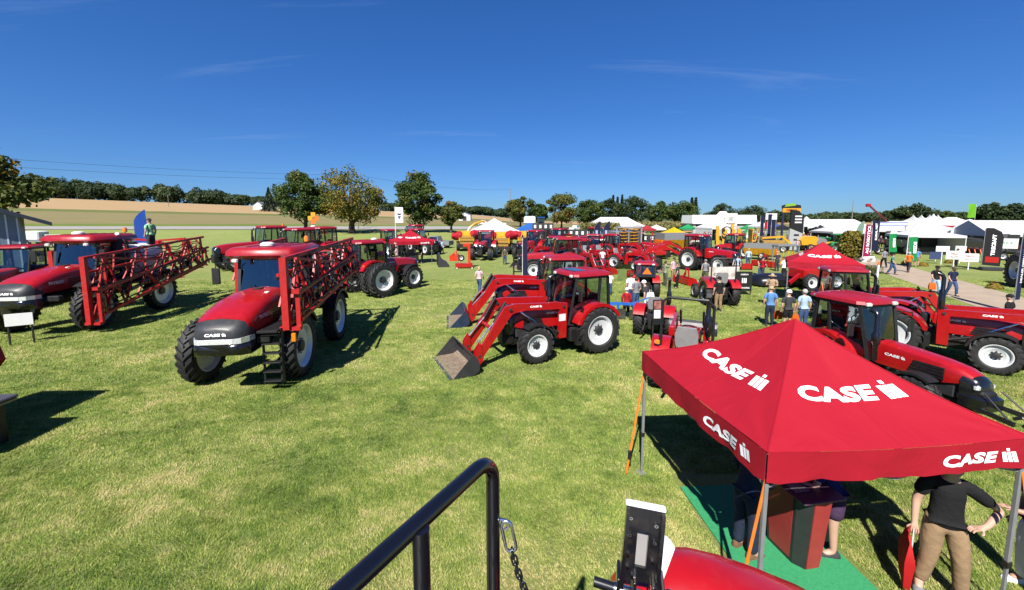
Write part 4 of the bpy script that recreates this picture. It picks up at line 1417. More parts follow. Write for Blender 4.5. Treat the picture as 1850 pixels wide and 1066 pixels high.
def mower(label, pos, rz, s=1.0):
    t = empty('disc_mower', label, 'mower', (pos[0], pos[1], 0), rz, s)
    MB().bar((3.8, 0, .6), (1.2, .1, 1.75), .22, .26).build('tongue', RED, t)
    mb = MB()
    mb.bar((1.4, .1, 1.75), (-.2, .3, 1.55), .24, .3); mb.bar((-.2, .3, 1.55), (-.9, .3, .7), .2, .26)
    mb.prism([(1.7, 1.5), (1.2, 2.05), (.6, 2.0), (.3, 1.5)], -.1, .3)
    mb.build('swing_frame', RED, t)
    MB().box(-1.5, .1, -1.7, 1.9, .45, .95, .12).build('cutter_hood', RED, t)
    MB().box(-.1, .6, -1.72, 1.9, .2, .85, .1).build('apron', BLK, t)
    MB().box(-1.9, -1.3, -1.2, 1.5, .4, 1.55, .08).build('rear_frame', RED, t)
    for sy in (-1.2, 1.5): wheel(t, -1.2, sy, .42, .3, lugs=12, rim=.5)
    for i in range(4):
        q = MB().tube([(3.6 - i * .1, .1, .75), (2.4, .16, 1.4 + .05 * i), (1.3, .2, 2.0), (.3, .3, 1.6)], .02, 5); q.build('hose', BLK, t)
    return t


def box_scraper(label, pos, rz, s=1.0, m=RED, mast=1.1, name='box_scraper'):
    t = empty(name, label, 'implement', (pos[0], pos[1], 0), rz, s)
    mb = MB(); mb.box(-.3, .3, -.9, .9, .08, .16, .01); mb.box(-.32, -.26, -.9, .9, .08, .5, .01); mb.box(.18, .24, -.9, .9, .25, .5, .01)
    mb.build('blade', m, t)
    for sy in (-.92, .92): MB().prism([(-.4, .02), (.4, .02), (.4, .3), (.1, .52), (-.4, .52)], sy - .02, sy + .02).build('side_plate', m, t)
    mb = MB()
    for sy in (-.25, .25): mb.bar((.1, sy, .4), (.1, sy * .5, mast), .07, .07)
    mb.bar((.1, 0, mast), (-.25, 0, .45), .06, .06)
    mb.build('mast', m, t)
    for k in range(4): MB().bar((0, -.6 + k * .4, .5), (.05, -.6 + k * .4, .02), .03, .06).build('shank', DKG, t)
    return t


def hopper_machine(label, pos, rz, s=1.0, spout=True, cover=True, name='forage_machine'):
    """yellow harvest machine with red covers over its folded intake"""
    t = empty(name, label, 'harvester', (pos[0], pos[1], 0), rz, s, 'yellow harvest machines')
    MB().prism([(-2.2, 1.0), (1.4, 1.0), (1.9, 1.5), (1.9, 2.5), (1.2, 3.0), (-1.8, 3.0), (-2.5, 2.3)], -1.15, 1.15).build('body', YEL, t)
    mb = MB()
    for i in range(3): mb.box(1.9, 1.96, -1.0, 1.0, 1.1 + i * .42, 1.4 + i * .42, .02)
    mb.build('front_panel', YEL_SHADE, t)
    MB().box(1.2, 2.3, -1.3, 1.3, .55, 1.05, .08).build('intake', BLK, t)
    MB().box(-2.2, 1.6, -1.0, 1.0, .6, 1.02, .05).build('chassis', BLK, t)
    for sy in (1, -1):
        wheel(t, .7, sy * 1.25, .75, .5, lugs=16, rim=.5, disc=YEL, lip=YEL)
        wheel(t, -1.7, sy * 1.1, .52, .36, lugs=14, rim=.5, disc=YEL, lip=YEL)
        MB().prism([(-1.6, 1.2), (.2, 1.2), (.5, 1.7), (.2, 2.5), (-1.6, 2.5)], sy * 1.17 - .02, sy * 1.17 + .02).build('side_panel', YEL, t)
        if cover:
            mb = MB()
            rings = []
            tl = .35 if sy > 0 else -.15
            for i in range(9):
                u = i / 8
                rr = .74 * math.sin(PI * (.08 + .84 * u)) ** .5
                rings.append([(1.3 + rr * .8 * math.cos(a) + .2 * math.sin(u * 7), sy * (.35 + u * 1.9), 2.65 + rr * (.8 + .2 * math.sin(3 * a + u * 9)) * math.sin(a) + tl * u - .25) for a in [2 * PI * k / 14 for k in range(14)]])
            mb.loft(rings); mb.build('cover', RVAL, t, 60)
    if spout:
        MB().tube([(-.2, .3, 2.9), (-.3, .6, 3.5), (-.6, 1.4, 4.1), (-1.0, 2.6, 4.5), (-1.1, 3.0, 4.35)], [.22, .2, .18, .16, .16], 8).build('spout', YEL, t)
    return t


def spreader(label, pos, rz, s=1.0, screen=True):
    t = empty('spreader_wagon', label, 'wagon', (pos[0], pos[1], 0), rz, s, 'yellow spreader wagons')
    MB().loft([[(-2.3, -.7, .85), (2.1, -.7, .85), (2.1, .7, .85), (-2.3, .7, .85)], [(-2.4, -1.15, 1.9), (2.3, -1.15, 1.9), (2.3, 1.15, 1.9), (-2.4, 1.15, 1.9)]]).build('body', YEL, t)
    for sy in (1, -1):
        for k in range(7):
            x = -2.1 + k * .68
            q = MB().bar((x, sy * .74, .9), (x, sy * 1.18, 1.88), .07, .05); q.build('rib', YEL, t)
        wheel(t, -.6, sy * 1.3, .62, .42, lugs=16, rim=.5)
    MB().box(-2.35, 2.2, -1.16, 1.16, 1.9, 1.98, .02).build('rim_rail', YEL_SHADE, t)
    if screen:
        mb = MB()
        mb.box(-2.3, 2.2, -1.16, -1.12, 1.98, 2.75); mb.box(-2.3, 2.2, 1.12, 1.16, 1.98, 2.75); mb.box(-2.34, -2.3, -1.1, 1.1, 1.98, 2.75)
        mb.build('screen_side', MID, t)
    mb = MB(); mb.bar((2.1, 0, .7), (3.8, 0, .6), .14, .16); mb.box(-2.2, 2.0, -.5, .5, .6, .86, .02)
    mb.build('drawbar', BLK, t)
    mb = MB()
    mb.box(-2.6, -2.4, -1.0, 1.0, .7, 1.9, .02); mb.build('tailgate', ORG, t)
    return t


def auger_rack(label, pos, rz):
    t = empty('auger_spreader', label, 'spreader', (pos[0], pos[1], 0), rz)
    mb = MB()
    for y in (-1.45, 1.45): mb.box(-.12, .12, y - .09, y + .09, .2, 3.6, .02)
    mb.box(-.12, .12, -1.5, 1.5, 3.45, 3.62, .02); mb.box(-.12, .12, -1.5, 1.5, .3, .5, .02)
    mb.build('frame', mat('galvanised', (.5, .52, .54), .4, metal=.6, vary=.12), t)
    for y in (-.62, .62):
        a = MB().tube([(0, y, .5), (0, y, 3.4)], .1, 10).build('auger', YEL, t)
        for k in range(8):
            z = .65 + k * .36
            n = 16
            v = []
            for i in range(n + 1):
                an = 2 * PI * i / n
                for r, dz in ((.1, 0), (.55, .04), (.55, .1), (.1, .06)): v.append((r * math.cos(an), y + r * math.sin(an), z + .2 * i / n + dz))
            q = MB(); q.add(v, [(i * 4 + j, i * 4 + (j + 1) % 4, i * 4 + 4 + (j + 1) % 4, i * 4 + 4 + j) for i in range(n) for j in range(4)])
            q.build('flight', YEL, a, 50)
    MB().box(.3, 4.6, -1.35, 1.35, 1.0, 3.0, .05).build('body', mat('galvanised_side', (.42, .44, .46), .45, metal=.5, vary=.12), t)
    for sy in (1, -1): wheel(t, 2.2, sy * 1.6, .75, .5, lugs=16, rim=.5)
    return t


def plough(label, pos, rz):
    t = empty('plough', label, 'plough', (pos[0], pos[1], 0), rz)
    MB().bar((.9, 0, .75), (-1.1, -.2, .75), .1, .12).build('beam', BLU, t)
    mb = MB(); mb.bar((.9, -.3, .5), (.9, .3, .5), .07, .07); mb.bar((.9, 0, .5), (.85, 0, 1.1), .07, .07); mb.bar((.85, 0, 1.1), (.1, -.05, .8), .05, .05)
    mb.build('headstock', BLU, t)
    for k in range(2):
        x = .3 - k * .9
        leg = MB().bar((x, -.05 - .1 * k, .75), (x + .05, -.05 - .1 * k, .18), .06, .12).build('leg', BLU, t)
        mb = MB(); v = []
        for i in range(6):
            for j in range(5):
                u, w = i / 5, j / 4
                v.append((x + .35 - .75 * u, -.1 - .45 * u * (.5 + .5 * w), .03 + .48 * w + .06 * u))
        mb.add(v, [(i * 5 + j, i * 5 + j + 1, i * 5 + j + 6, i * 5 + j + 5) for i in range(5) for j in range(4)])
        mb.build('mouldboard', STL, leg, 60)
    MB().lathe([(.004, -.05), (.3, -.05), (.32, 0), (.3, .05), (.004, .05)], 20, (-1.0, .15, .32)).build('gauge_wheel', BLU, t)
    return t


# ------------------------------------------------------------------ people
TMP = bpy.data.scenes.new('tmp')


def skin_mesh(name, J, E, root, sub=1):
    """grow one continuous surface round a skeleton: J name -> (point, radius), E edges"""
    keys = list(J)
    idx = {k: i for i, k in enumerate(keys)}
    me = bpy.data.meshes.new('sk')
    me.from_pydata([tuple(J[k][0]) for k in keys], [(idx[a], idx[b]) for a, b in E], [])
    o = bpy.data.objects.new('sk', me)
    TMP.collection.objects.link(o)
    o.modifiers.new('s', 'SKIN').use_smooth_shade = True
    for i, k in enumerate(keys):
        r = J[k][1]
        sv = me.skin_vertices[0].data[i]
        sv.radius = (r, r) if not isinstance(r, tuple) else r
        sv.use_root = (k == root)
    sb = o.modifiers.new('u', 'SUBSURF'); sb.levels = sub; sb.render_levels = sub
    vl = TMP.view_layers[0]; vl.update()
    out = bpy.data.meshes.new_from_object(o.evaluated_get(vl.depsgraph))
    out.name = name
    bpy.data.objects.remove(o); bpy.data.meshes.remove(me)
    return out


POSES = {}


def pose_joints(pose):
    V = Vector
    J = {'pelvis': (V((0, 0, .96)), .112), 'waist': (V((0, 0, 1.10)), .10), 'chest': (V((0, 0, 1.30)), .118), 'collar': (V((0, 0, 1.45)), .075), 'neck': (V((.015, 0, 1.52)), .055),
         'jaw': (V((.03, 0, 1.585)), .072), 'skull': (V((.02, 0, 1.66)), .092), 'crown': (V((.01, 0, 1.72)), .07)}
    lean = {'lean': .55, 'bend': .3, 'phone': .06}.get(pose, 0.0)
    for s, k in ((1, 'l'), (-1, 'r')):
        J['sh' + k] = (V((0, s * .185, 1.41)), .055)
        J['el' + k] = (V((-.03, s * .25, 1.13)), .047)
        J['wr' + k] = (V((.06, s * .25, .89)), .033)
        J['ha' + k] = (V((.09, s * .245, .81)), .04)
        J['hi' + k] = (V((0, s * .09, .90)), .09)
        J['kn' + k] = (V((.025, s * .105, .50)), .066)
        J['an' + k] = (V((0, s * .115, .10)), .045)
        J['to' + k] = (V((.13, s * .13, .045)), .04)
    if pose in ('walk', 'stride'):
        J['knl'] = (V((.20, .10, .52)), .066); J['anl'] = (V((.22, .10, .11)), .045); J['tol'] = (V((.35, .11, .06)), .04)
        J['knr'] = (V((-.06, -.10, .50)), .066); J['anr'] = (V((-.26, -.10, .14)), .045); J['tor'] = (V((-.15, -.11, .05)), .04)
        J['ell'] = (V((-.12, .25, 1.15)), .047); J['wrl'] = (V((-.10, .26, .90)), .033); J['hal'] = (V((-.09, .26, .82)), .04)
        J['elr'] = (V((.06, -.25, 1.14)), .047); J['wrr'] = (V((.22, -.23, .95)), .033); J['har'] = (V((.28, -.22, .89)), .04)
    if pose == 'hip':
        J['ell'] = (V((-.10, .47, 1.17)), .047); J['wrl'] = (V((.09, .30, 1.05)), .034); J['hal'] = (V((.145, .21, 1.02)), .038)
        J['wrr'] = (V((.04, -.27, .88)), .033); J['har'] = (V((.07, -.27, .80)), .038)
        J['anl'] = (V((.02, .19, .10)), .045); J['tol'] = (V((.14, .24, .045)), .04); J['knl'] = (V((.05, .15, .50)), .066)
        J['anr'] = (V((0, -.16, .10)), .045); J['tor'] = (V((.13, -.20, .045)), .04)
    if pose == 'phone':
        for s, k in ((1, 'l'), (-1, 'r')):
            J['el' + k] = (V((.04, s * .25, 1.14)), .047); J['wr' + k] = (V((.27, s * .14, 1.20)), .033); J['ha' + k] = (V((.33, s * .09, 1.23)), .04)
    if pose == 'hands_front':
        for s, k in ((1, 'l'), (-1, 'r')):
            J['el' + k] = (V((-.02, s * .27, 1.13)), .047); J['wr' + k] = (V((.17, s * .15, 1.0)), .033); J['ha' + k] = (V((.22, s * .07, .97)), .04)
    if pose == 'point':
        J['elr'] = (V((.22, -.24, 1.33)), .047); J['wrr'] = (V((.46, -.26, 1.38)), .033); J['har'] = (V((.54, -.26, 1.40)), .04)
    if pose == 'lean':
        for s, k in ((1, 'l'), (-1, 'r')):
            J['el' + k] = (V((.25, s * .27, 1.10)), .047); J['wr' + k] = (V((.47, s * .22, 1.10)), .033); J['ha' + k] = (V((.55, s * .18, 1.10)), .04)
    if pose == 'reach':
        J['ell'] = (V((.16, .26, 1.20)), .047); J['wrl'] = (V((.40, .20, 1.20)), .033); J['hal'] = (V((.47, .17, 1.22)), .04)
    if lean:
        for k in J:
            p, r = J[k]
            if p.z > .97 and not (pose == 'lean' and k[:2] in ('wr', 'ha')):
                d = p.z - .97
                J[k] = (V((p.x + math.sin(lean) * d, p.y, .97 + (p.z - .97) * math.cos(lean) - abs(p.x) * 0)), r)
    return J


def finger_joints(J, E, k, sgn):
    """palm and five curled fingers on hand k"""
    w, h = J['wr' + k][0], J['ha' + k][0]
    d = (h - w).normalized()
    side = d.cross(Vector((0, 0, 1)))
    if side.length < .3: side = d.cross(Vector((0, 1, 0)))
    side.normalize()
    palm = side.cross(d).normalized()
    J['ha' + k] = (h, .030)
    for i in range(4):
        o = (i - 1.5) * .021
        L = (.07, .08, .076, .06)[i]
        b = h + side * o + d * .02
        J[f'f{k}{i}a'] = (b, .0105)
        J[f'f{k}{i}b'] = (b + d * L * .5 - palm * .010, .0095)
        J[f'f{k}{i}c'] = (b + d * L * .85 - palm * .032, .008)
        E += [('ha' + k, f'f{k}{i}a'), (f'f{k}{i}a', f'f{k}{i}b'), (f'f{k}{i}b', f'f{k}{i}c')]
    b = h + side * (-.034) * sgn - d * .02
    J[f't{k}a'] = (b, .0125); J[f't{k}b'] = (b - side * .03 * sgn + d * .03 - palm * .01, .0105); J[f't{k}c'] = (b - side * .032 * sgn + d * .058 - palm * .022, .009)
    E += [('ha' + k, f't{k}a'), (f't{k}a', f't{k}b'), (f't{k}b', f't{k}c')]


def squash(me, J, lo=.86):
    """a torso is wider than deep"""
    for v in me.vertices:
        z = v.co.z
        if lo < z < 1.52 and abs(v.co.y) < .30:
            k = smooth((z - lo) / .1) * smooth((1.54 - z) / .1) * (1 - smooth((abs(v.co.y) - .17) / .08))
            ax = J['pelvis'][0].x + (J['collar'][0].x - J['pelvis'][0].x) * min(1, max(0, (z - .96) / .48))
            k *= 1 - smooth((abs(v.co.x - ax) - .19) / .06)
            v.co.x = ax + (v.co.x - ax) * (1 - .27 * k)


def pose_meshes(pose, sleeve, leg, detail):
    key = (pose, sleeve, leg, detail)
    if key in POSES: return POSES[key]
    J = pose_joints(pose)
    E = [('pelvis', 'waist'), ('waist', 'chest'), ('chest', 'collar'), ('collar', 'neck'), ('neck', 'jaw'), ('jaw', 'skull'), ('skull', 'crown')]
    for k in 'lr':
        E += [('collar', 'sh' + k), ('sh' + k, 'el' + k), ('el' + k, 'wr' + k), ('wr' + k, 'ha' + k), ('pelvis', 'hi' + k), ('hi' + k, 'kn' + k), ('kn' + k, 'an' + k), ('an' + k, 'to' + k)]
    B = dict(J)
    BE = list(E)
    # nose and ears are small bumps on the head
    s = J['jaw'][0]
    B['nose'] = (s + Vector((.095, 0, .035)), .016); BE.append(('skull', 'nose'))
    for sy in (1, -1):
        B[f'ear{sy}'] = (J['skull'][0] + Vector((-.005, sy * .096, -.03)), .018); BE.append(('skull', f'ear{sy}'))
    if detail:
        finger_joints(B, BE, 'l', 1); finger_joints(B, BE, 'r', -1)
    body = skin_mesh('body', B, BE, 'pelvis', 1 if not detail else 2); squash(body, J)
    up = lambda p, q, t: J[p][0].lerp(J[q][0], t)
    S = {'waist': (J['waist'][0], .155), 'hip': (J['pelvis'][0], .166), 'hem': (J['pelvis'][0] + Vector((0, 0, -.12)), .168), 'chest': (J['chest'][0], .170), 'collar': (J['collar'][0] + Vector((0, 0, -.005)), .10)}
    SE = [('hem', 'hip'), ('hip', 'waist'), ('waist', 'chest'), ('chest', 'collar')]
    for k in 'lr':
        S['sh' + k] = (J['sh' + k][0], .084)
        SE.append(('collar', 'sh' + k))
        if sleeve == 'short':
            S['el' + k] = (up('sh' + k, 'el' + k, .72), .076); SE.append(('sh' + k, 'el' + k))
        elif sleeve == 'long':
            S['el' + k] = (J['el' + k][0], .062); S['wr' + k] = (up('el' + k, 'wr' + k, .9), .047)
            SE += [('sh' + k, 'el' + k), ('el' + k, 'wr' + k)]
    shirt = skin_mesh('shirt', S, SE, 'waist', 1 if not detail else 2); squash(shirt, J, .5)
    T = {'pelvis': (J['pelvis'][0] + Vector((0, 0, -.01)), .150), 'belt': (up('pelvis', 'waist', .8), .138)}
    TE = [('belt', 'pelvis')]
    for k in 'lr':
        T['hi' + k] = (J['hi' + k][0], .122)
        TE.append(('pelvis', 'hi' + k))
        if leg == 'shorts':
            T['kn' + k] = (up('hi' + k, 'kn' + k, .85), .105); TE.append(('hi' + k, 'kn' + k))
        else:
            T['kn' + k] = (J['kn' + k][0], .088); T['an' + k] = (J['an' + k][0] + Vector((0, 0, -.02)), .073)
            T['th' + k] = (up('hi' + k, 'kn' + k, .45), .112)
            TE += [('hi' + k, 'th' + k), ('th' + k, 'kn' + k), ('kn' + k, 'an' + k)]
    trousers = skin_mesh('trousers', T, TE, 'pelvis', 1 if not detail else 2); squash(trousers, J)
    shoes = []
    for k in 'lr':
        a, b = J['an' + k][0], J['to' + k][0]
        d = Vector((b.x - a.x, b.y - a.y, 0)).normalized(); sd = Vector((-d.y, d.x, 0))
        z = min(a.z, b.z) - .10 + .06 if a.z > .12 else 0.0
        mb = MB()
        for t, w, h in ((-.09, .03, .07), (-.07, .043, .11), (-.01, .046, .12), (.06, .046, .09), (.13, .05, .07), (.19, .04, .05), (.21, .02, .03)):
            pass
        rings = []
        for t, w, h in ((-.085, .028, .07), (-.06, .043, .115), (0, .046, .12), (.06, .047, .092), (.13, .051, .07), (.18, .042, .055), (.205, .02, .035)):
            c = Vector((a.x, a.y, max(0, a.z - .10))) + d * t
            rings.append([c + sd * w * x + Vector((0, 0, h * y)) for x, y in ((-1, .02), (-1, .55), (-.5, .98), (.5, .98), (1, .55), (1, .02))])
        mb.loft(rings)
        shoes.append(mb.mesh('shoe', BLK, 60))
    sk = J['skull'][0]; cr = J['crown'][0]
    c = sk.lerp(cr, .35)
    cap = MB()
    rings = []
    for i in range(6):
        t = i / 5 * PI / 2
        rings.append([c + Vector((.112 * math.cos(t) * math.cos(a) * 1.08, .104 * math.cos(t) * math.sin(a), .125 * math.sin(t))) for a in [2 * PI * j / 14 for j in range(14)]])
    cap.loft(rings)
    capm = cap
    brim = MB(); brim.v, brim.f, brim.mi = list(cap.v), list(cap.f), list(cap.mi)
    pr = [[c + Vector((.09 + .14 * t, y * (1 - .3 * t), -.005 - .03 * t + h)) for y in (-.085, -.03, .03, .085)] for t in (0, .5, 1) for h in (0,)]
    brim.add([p for r in pr for p in r], [(i * 4 + j, i * 4 + j + 1, i * 4 + j + 5, i * 4 + j + 4) for i in range(2) for j in range(3)])
    hat = MB(); hat.v, hat.f, hat.mi = list(cap.v), list(cap.f), list(cap.mi)
    hat.lathe([(.1, 0), (.2, -.02), (.2, -.008), (.1, .012)], 18, c, 'z')
    hair = MB()
    rings = []
    for i in range(7):
        t = -.55 + i / 6 * (PI / 2 + .55)
        rings.append([c + Vector((-.015 + (.108 * math.cos(t) * math.cos(a) * (1.06 if math.cos(a) < 0 else (.98 if t > .25 else .55))), .103 * math.cos(t) * math.sin(a), .112 * math.sin(t))) for a in [2 * PI * j / 14 for j in range(14)]])
    hair.loft(rings)
    bob = MB(); bob.v, bob.f, bob.mi = list(hair.v), list(hair.f), list(hair.mi)
    rings = []
    for z, w in ((.02, .112), (-.08, .118), (-.16, .10), (-.2, .07)):
        rings.append([c + Vector((-.03 + w * math.cos(a) * .8, w * math.sin(a), z)) for a in [PI * .5 + PI * j / 8 for j in range(9)]] + [c + Vector((-.02, 0, z))])
    bob.loft(rings)
    heads = {'cap': brim.mesh('cap', BLK, 60), 'hat': hat.mesh('hat', BLK, 60), 'hair': hair.mesh('hair', BLK, 60), 'long': bob.mesh('hair', BLK, 60)}
    for m_ in (body, shirt, trousers):
        m_.materials.clear(); m_.materials.append(BLK)
        m_.polygons.foreach_set('use_smooth', [True] * len(m_.polygons))
    POSES[key] = (body, shirt, trousers, shoes, heads, J)
    return POSES[key]


def cl(name, c, rough=.85):
    return mat('cloth_' + name, c, rough, vary=.2, scale=4.5, spec=.2, bump=.7)


FAB = {
    'white': cl('white', (.66, .66, .66)), 'grey': cl('grey', (.20, .21, .23)), 'charcoal': cl('charcoal', (.045, .046, .052)), 'black': cl('black', (.012, .012, .014)),
    'navy': cl('navy', (.015, .022, .06)), 'jeans': cl('jeans', (.045, .085, .19)), 'dkjeans': cl('dkjeans', (.02, .028, .055)), 'khaki': cl('khaki', (.30, .20, .115)), 'tan': cl('tan', (.42, .31, .20)),
    'olive': cl('olive', (.09, .095, .06)), 'blue': cl('blue', (.10, .23, .48)), 'ltblue': cl('ltblue', (.36, .49, .66)), 'royal': cl('royal', (.018, .016, .16)), 'red': cl('red', (.34, .01, .018)), 'maroon': cl('maroon', (.19, .02, .03)),
    'mint': cl('mint', (.33, .62, .33)), 'pink': cl('pink', (.58, .42, .46)), 'camo': cl('camo', (.22, .25, .17)), 'purple': cl('purple', (.06, .03, .075)), 'orange': cl('orange', (.75, .15, .02)), 'teal': cl('teal', (.05, .2, .22)), 'brown': cl('brown', (.16, .09, .05)),
}
SKINS = [mat('skin_fair', (.55, .33, .24), .55, vary=.06), mat('skin_tan', (.42, .235, .155), .55, vary=.06)]
HAIRS = {'grey': cl('hairgrey', (.42, .41, .40)), 'brown': cl('hairbrown', (.07, .042, .025)), 'blond': cl('hairblond', (.46, .33, .17)), 'dark': cl('hairdark', (.016, .012, .01))}


def set_mat(o, m):
    if not o.material_slots: o.data.materials.append(BLK)
    for s in o.material_slots:
        s.link = 'OBJECT'; s.material = m


def person(label, pos, face, shirt='grey', legs='jeans', head=('cap', 'black'), pose='stand', sleeve='short', leg='long', h=1.75, shoe='charcoal', group=None, z=0.0, detail=False, skin=0):
    """face: direction looked at, radians (0 = +x)"""
    body, sh, tr, shoes, heads, J = pose_meshes(pose, sleeve, leg, detail)
    r = empty('person', label, 'person', (pos[0], pos[1], z), face, h / 1.77, group)
    set_mat(link('body', body, r), SKINS[skin])
    set_mat(link('shirt', sh, r), FAB[shirt])
    set_mat(link('trousers' if leg == 'long' else 'shorts', tr, r), FAB[legs])
    for m in shoes: set_mat(link('shoe', m, r), FAB[shoe] if shoe in FAB else BLK)
    if head[0] in ('hair', 'long'): set_mat(link('hair', heads[head[0]], r), HAIRS[head[1]])
    else: set_mat(link(head[0], heads[head[0]], r), FAB[head[1]])
    return r, J, h / 1.77


# ------------------------------------------------------------------ tents
def canopy_z(x, y, half, eave, peak):
    m = 1 - max(abs(x), abs(y)) / half
    m = max(0.0, m)
    a = abs(abs(x) - abs(y)) / half               # cloth hangs a little between the ridge poles
    dx, dy = half - abs(x), half - abs(y)         # pull creases fan out from each corner
    d = math.hypot(dx, dy)
    pl = 0.011 * math.sin(math.atan2(dy, dx) * 17) * min(1, d * 4) * max(0.0, 1 - d / (0.75 * half))
    pl += 0.006 * math.sin(x * 9 + 1.3 * math.sin(y * 4)) * min(1, m * 3) * min(1, a * 3)
    pl -= 0.04 * (1 - m) ** 5 * math.cos(PI / 2 * min(abs(x), abs(y)) / half)     # slack edge between the poles
    return pl + eave + (peak - eave) * (0.62 * m + 0.38 * m * m) - 0.07 * math.sin(PI * m) * min(1, a * 1.6)


def pop_up_tent(label, c, rz, half=1.56, eave=2.32, peak=3.3, val=.33, cl_=RVAL, text=True, poles=(1, 1, 1, 1), straps=False, s=1.0, group=None, name='canopy_tent', n=22, wrinkle=True):
    t = empty(name, label, 'tent', (c[0], c[1], 0), rz, s, group)
    k = n
    vs = []
    for j in range(2 * k + 1):
        for i in range(2 * k + 1):
            x, y = half * (i / k - 1), half * (j / k - 1)
            vs.append((x, y, canopy_z(x, y, half, eave, peak)))
    W = 2 * k + 1
    fs = []
    for j in range(2 * k):
        for i in range(2 * k):
            a = j * W + i
            q = (a, a + 1, a + W + 1, a + W)
            ii, jj = i - k + .5, j - k + .5
            if ii * jj > 0: fs += [(q[0], q[1], q[2]), (q[0], q[2], q[3])]
            else: fs += [(q[0], q[1], q[3]), (q[1], q[2], q[3])]
    mb = MB(); mb.add(vs, fs)
    can = mb.build('canopy', cl_, t, 22)
    for sx, sy in ((0, -1), (1, 0), (0, 1), (-1, 0)):
        q = MB(); v = []
        m = 24
        for i in range(m + 1):
            u = -half + 2 * half * i / m
            for j in range(4):
                z = eave - val * j / 3 - .04 * math.cos(PI / 2 * abs(u) / half) - .012 * math.sin(i * 1.1) * (j == 3)
                d = half + .012 + (.018 * math.sin(i * .9) + .012 * math.sin(i * 2.3)) * j / 3
                v.append((u, sy * d, z + .006) if sx == 0 else (sx * d, u, z + .006))
        q.add(v, [(i * 4 + j, i * 4 + j + 1, i * 4 + j + 5, i * 4 + j + 4) for i in range(m) for j in range(3)])
        q.build('valance', cl_, t, 60)
    if n > 15:
        for sx, sy in ((1, 1), (1, -1), (-1, -1), (-1, 1), (0, -1), (1, 0), (0, 1), (-1, 0)):
            pts = []
            for i in range(25):
                u = .03 + .97 * i / 24
                x, y = sx * half * u, sy * half * u
                pts.append((x, y, canopy_z(x, y, half, eave, peak) + (.004 if sx and sy else .0015)))
            MB().tube(pts, .008 if sx and sy else .003, 5).build('seam', cl_, can)
    P = [(-1, -1), (1, -1), (1, 1), (-1, 1)]
    for (sx, sy), on in zip(P, poles):
        if not on: continue
        mb = MB()
        x, y = sx * (half - .04), sy * (half - .04)
        mb.box(x - .022, x + .022, y - .022, y + .022, .75, eave - .03, .006)
        mb.box(x - .016, x + .016, y - .016, y + .016, .02, .8, .004)
        mb.box(x - .03, x + .03, y - .03, y + .03, .72, .8, .006, m=1)
        mb.box(x - .07, x + .07, y - .07, y + .07, .0, .015, .004)
        mb.build('pole', [MID, BLK], t)
    mb = MB()
    for a in range(4):
        x0, y0 = P[a]; x1, y1 = P[(a + 1) % 4]
        p0 = Vector((x0, y0, 0)) * (half - .05); p1 = Vector((x1, y1, 0)) * (half - .05)
        mid = (p0 + p1) / 2
        zt, zb = eave - .08, eave - .42
        for A, B, za, zb_ in ((p0, mid, zt, zb), (p0, mid, zb, zt), (mid, p1, zt, zb), (mid, p1, zb, zt)):
            mb.bar((A.x, A.y, za), (B.x, B.y, zb_), .015, .025)
    mb.build('truss', MID, t)
    if text:
        off = .008

        def face(ang, cy, h):
            ca, sa = math.cos(ang), math.sin(ang)

            def fn(x, y):
                lx, ly = x, -(half - cy) + y * .88
                X, Y = lx * ca - ly * sa, lx * sa + ly * ca
                return (X, Y, canopy_z(X, Y, half, eave, peak) + off)
            letters('lettering', BRAND, TXT, can, fn, h)

        def val_(ang, cx, h):
            ca, sa = math.cos(ang), math.sin(ang)

            def fn(x, y):
                lx = x + cx
                z = eave - val * .72 + y
                i = (lx * (1 if ang in (0, PI / 2) else -1) + half) / (2 * half) * 24
                ly = -(half + .020 + (.018 * math.sin(i * .9) + .012 * math.sin(i * 2.3)) * (eave - z) / val)
                return (lx * ca - ly * sa, lx * sa + ly * ca, z - .04 * math.cos(PI / 2 * abs(lx) / half))
            letters('lettering', BRAND, TXT, can, fn, h)
        for a in (0, -PI / 2, PI / 2, PI): face(a, .56 * half / 1.56, .205 * half / 1.56)
        for a in (0, -PI / 2, PI / 2, PI): val_(a, .58 * half, .135)
    return t


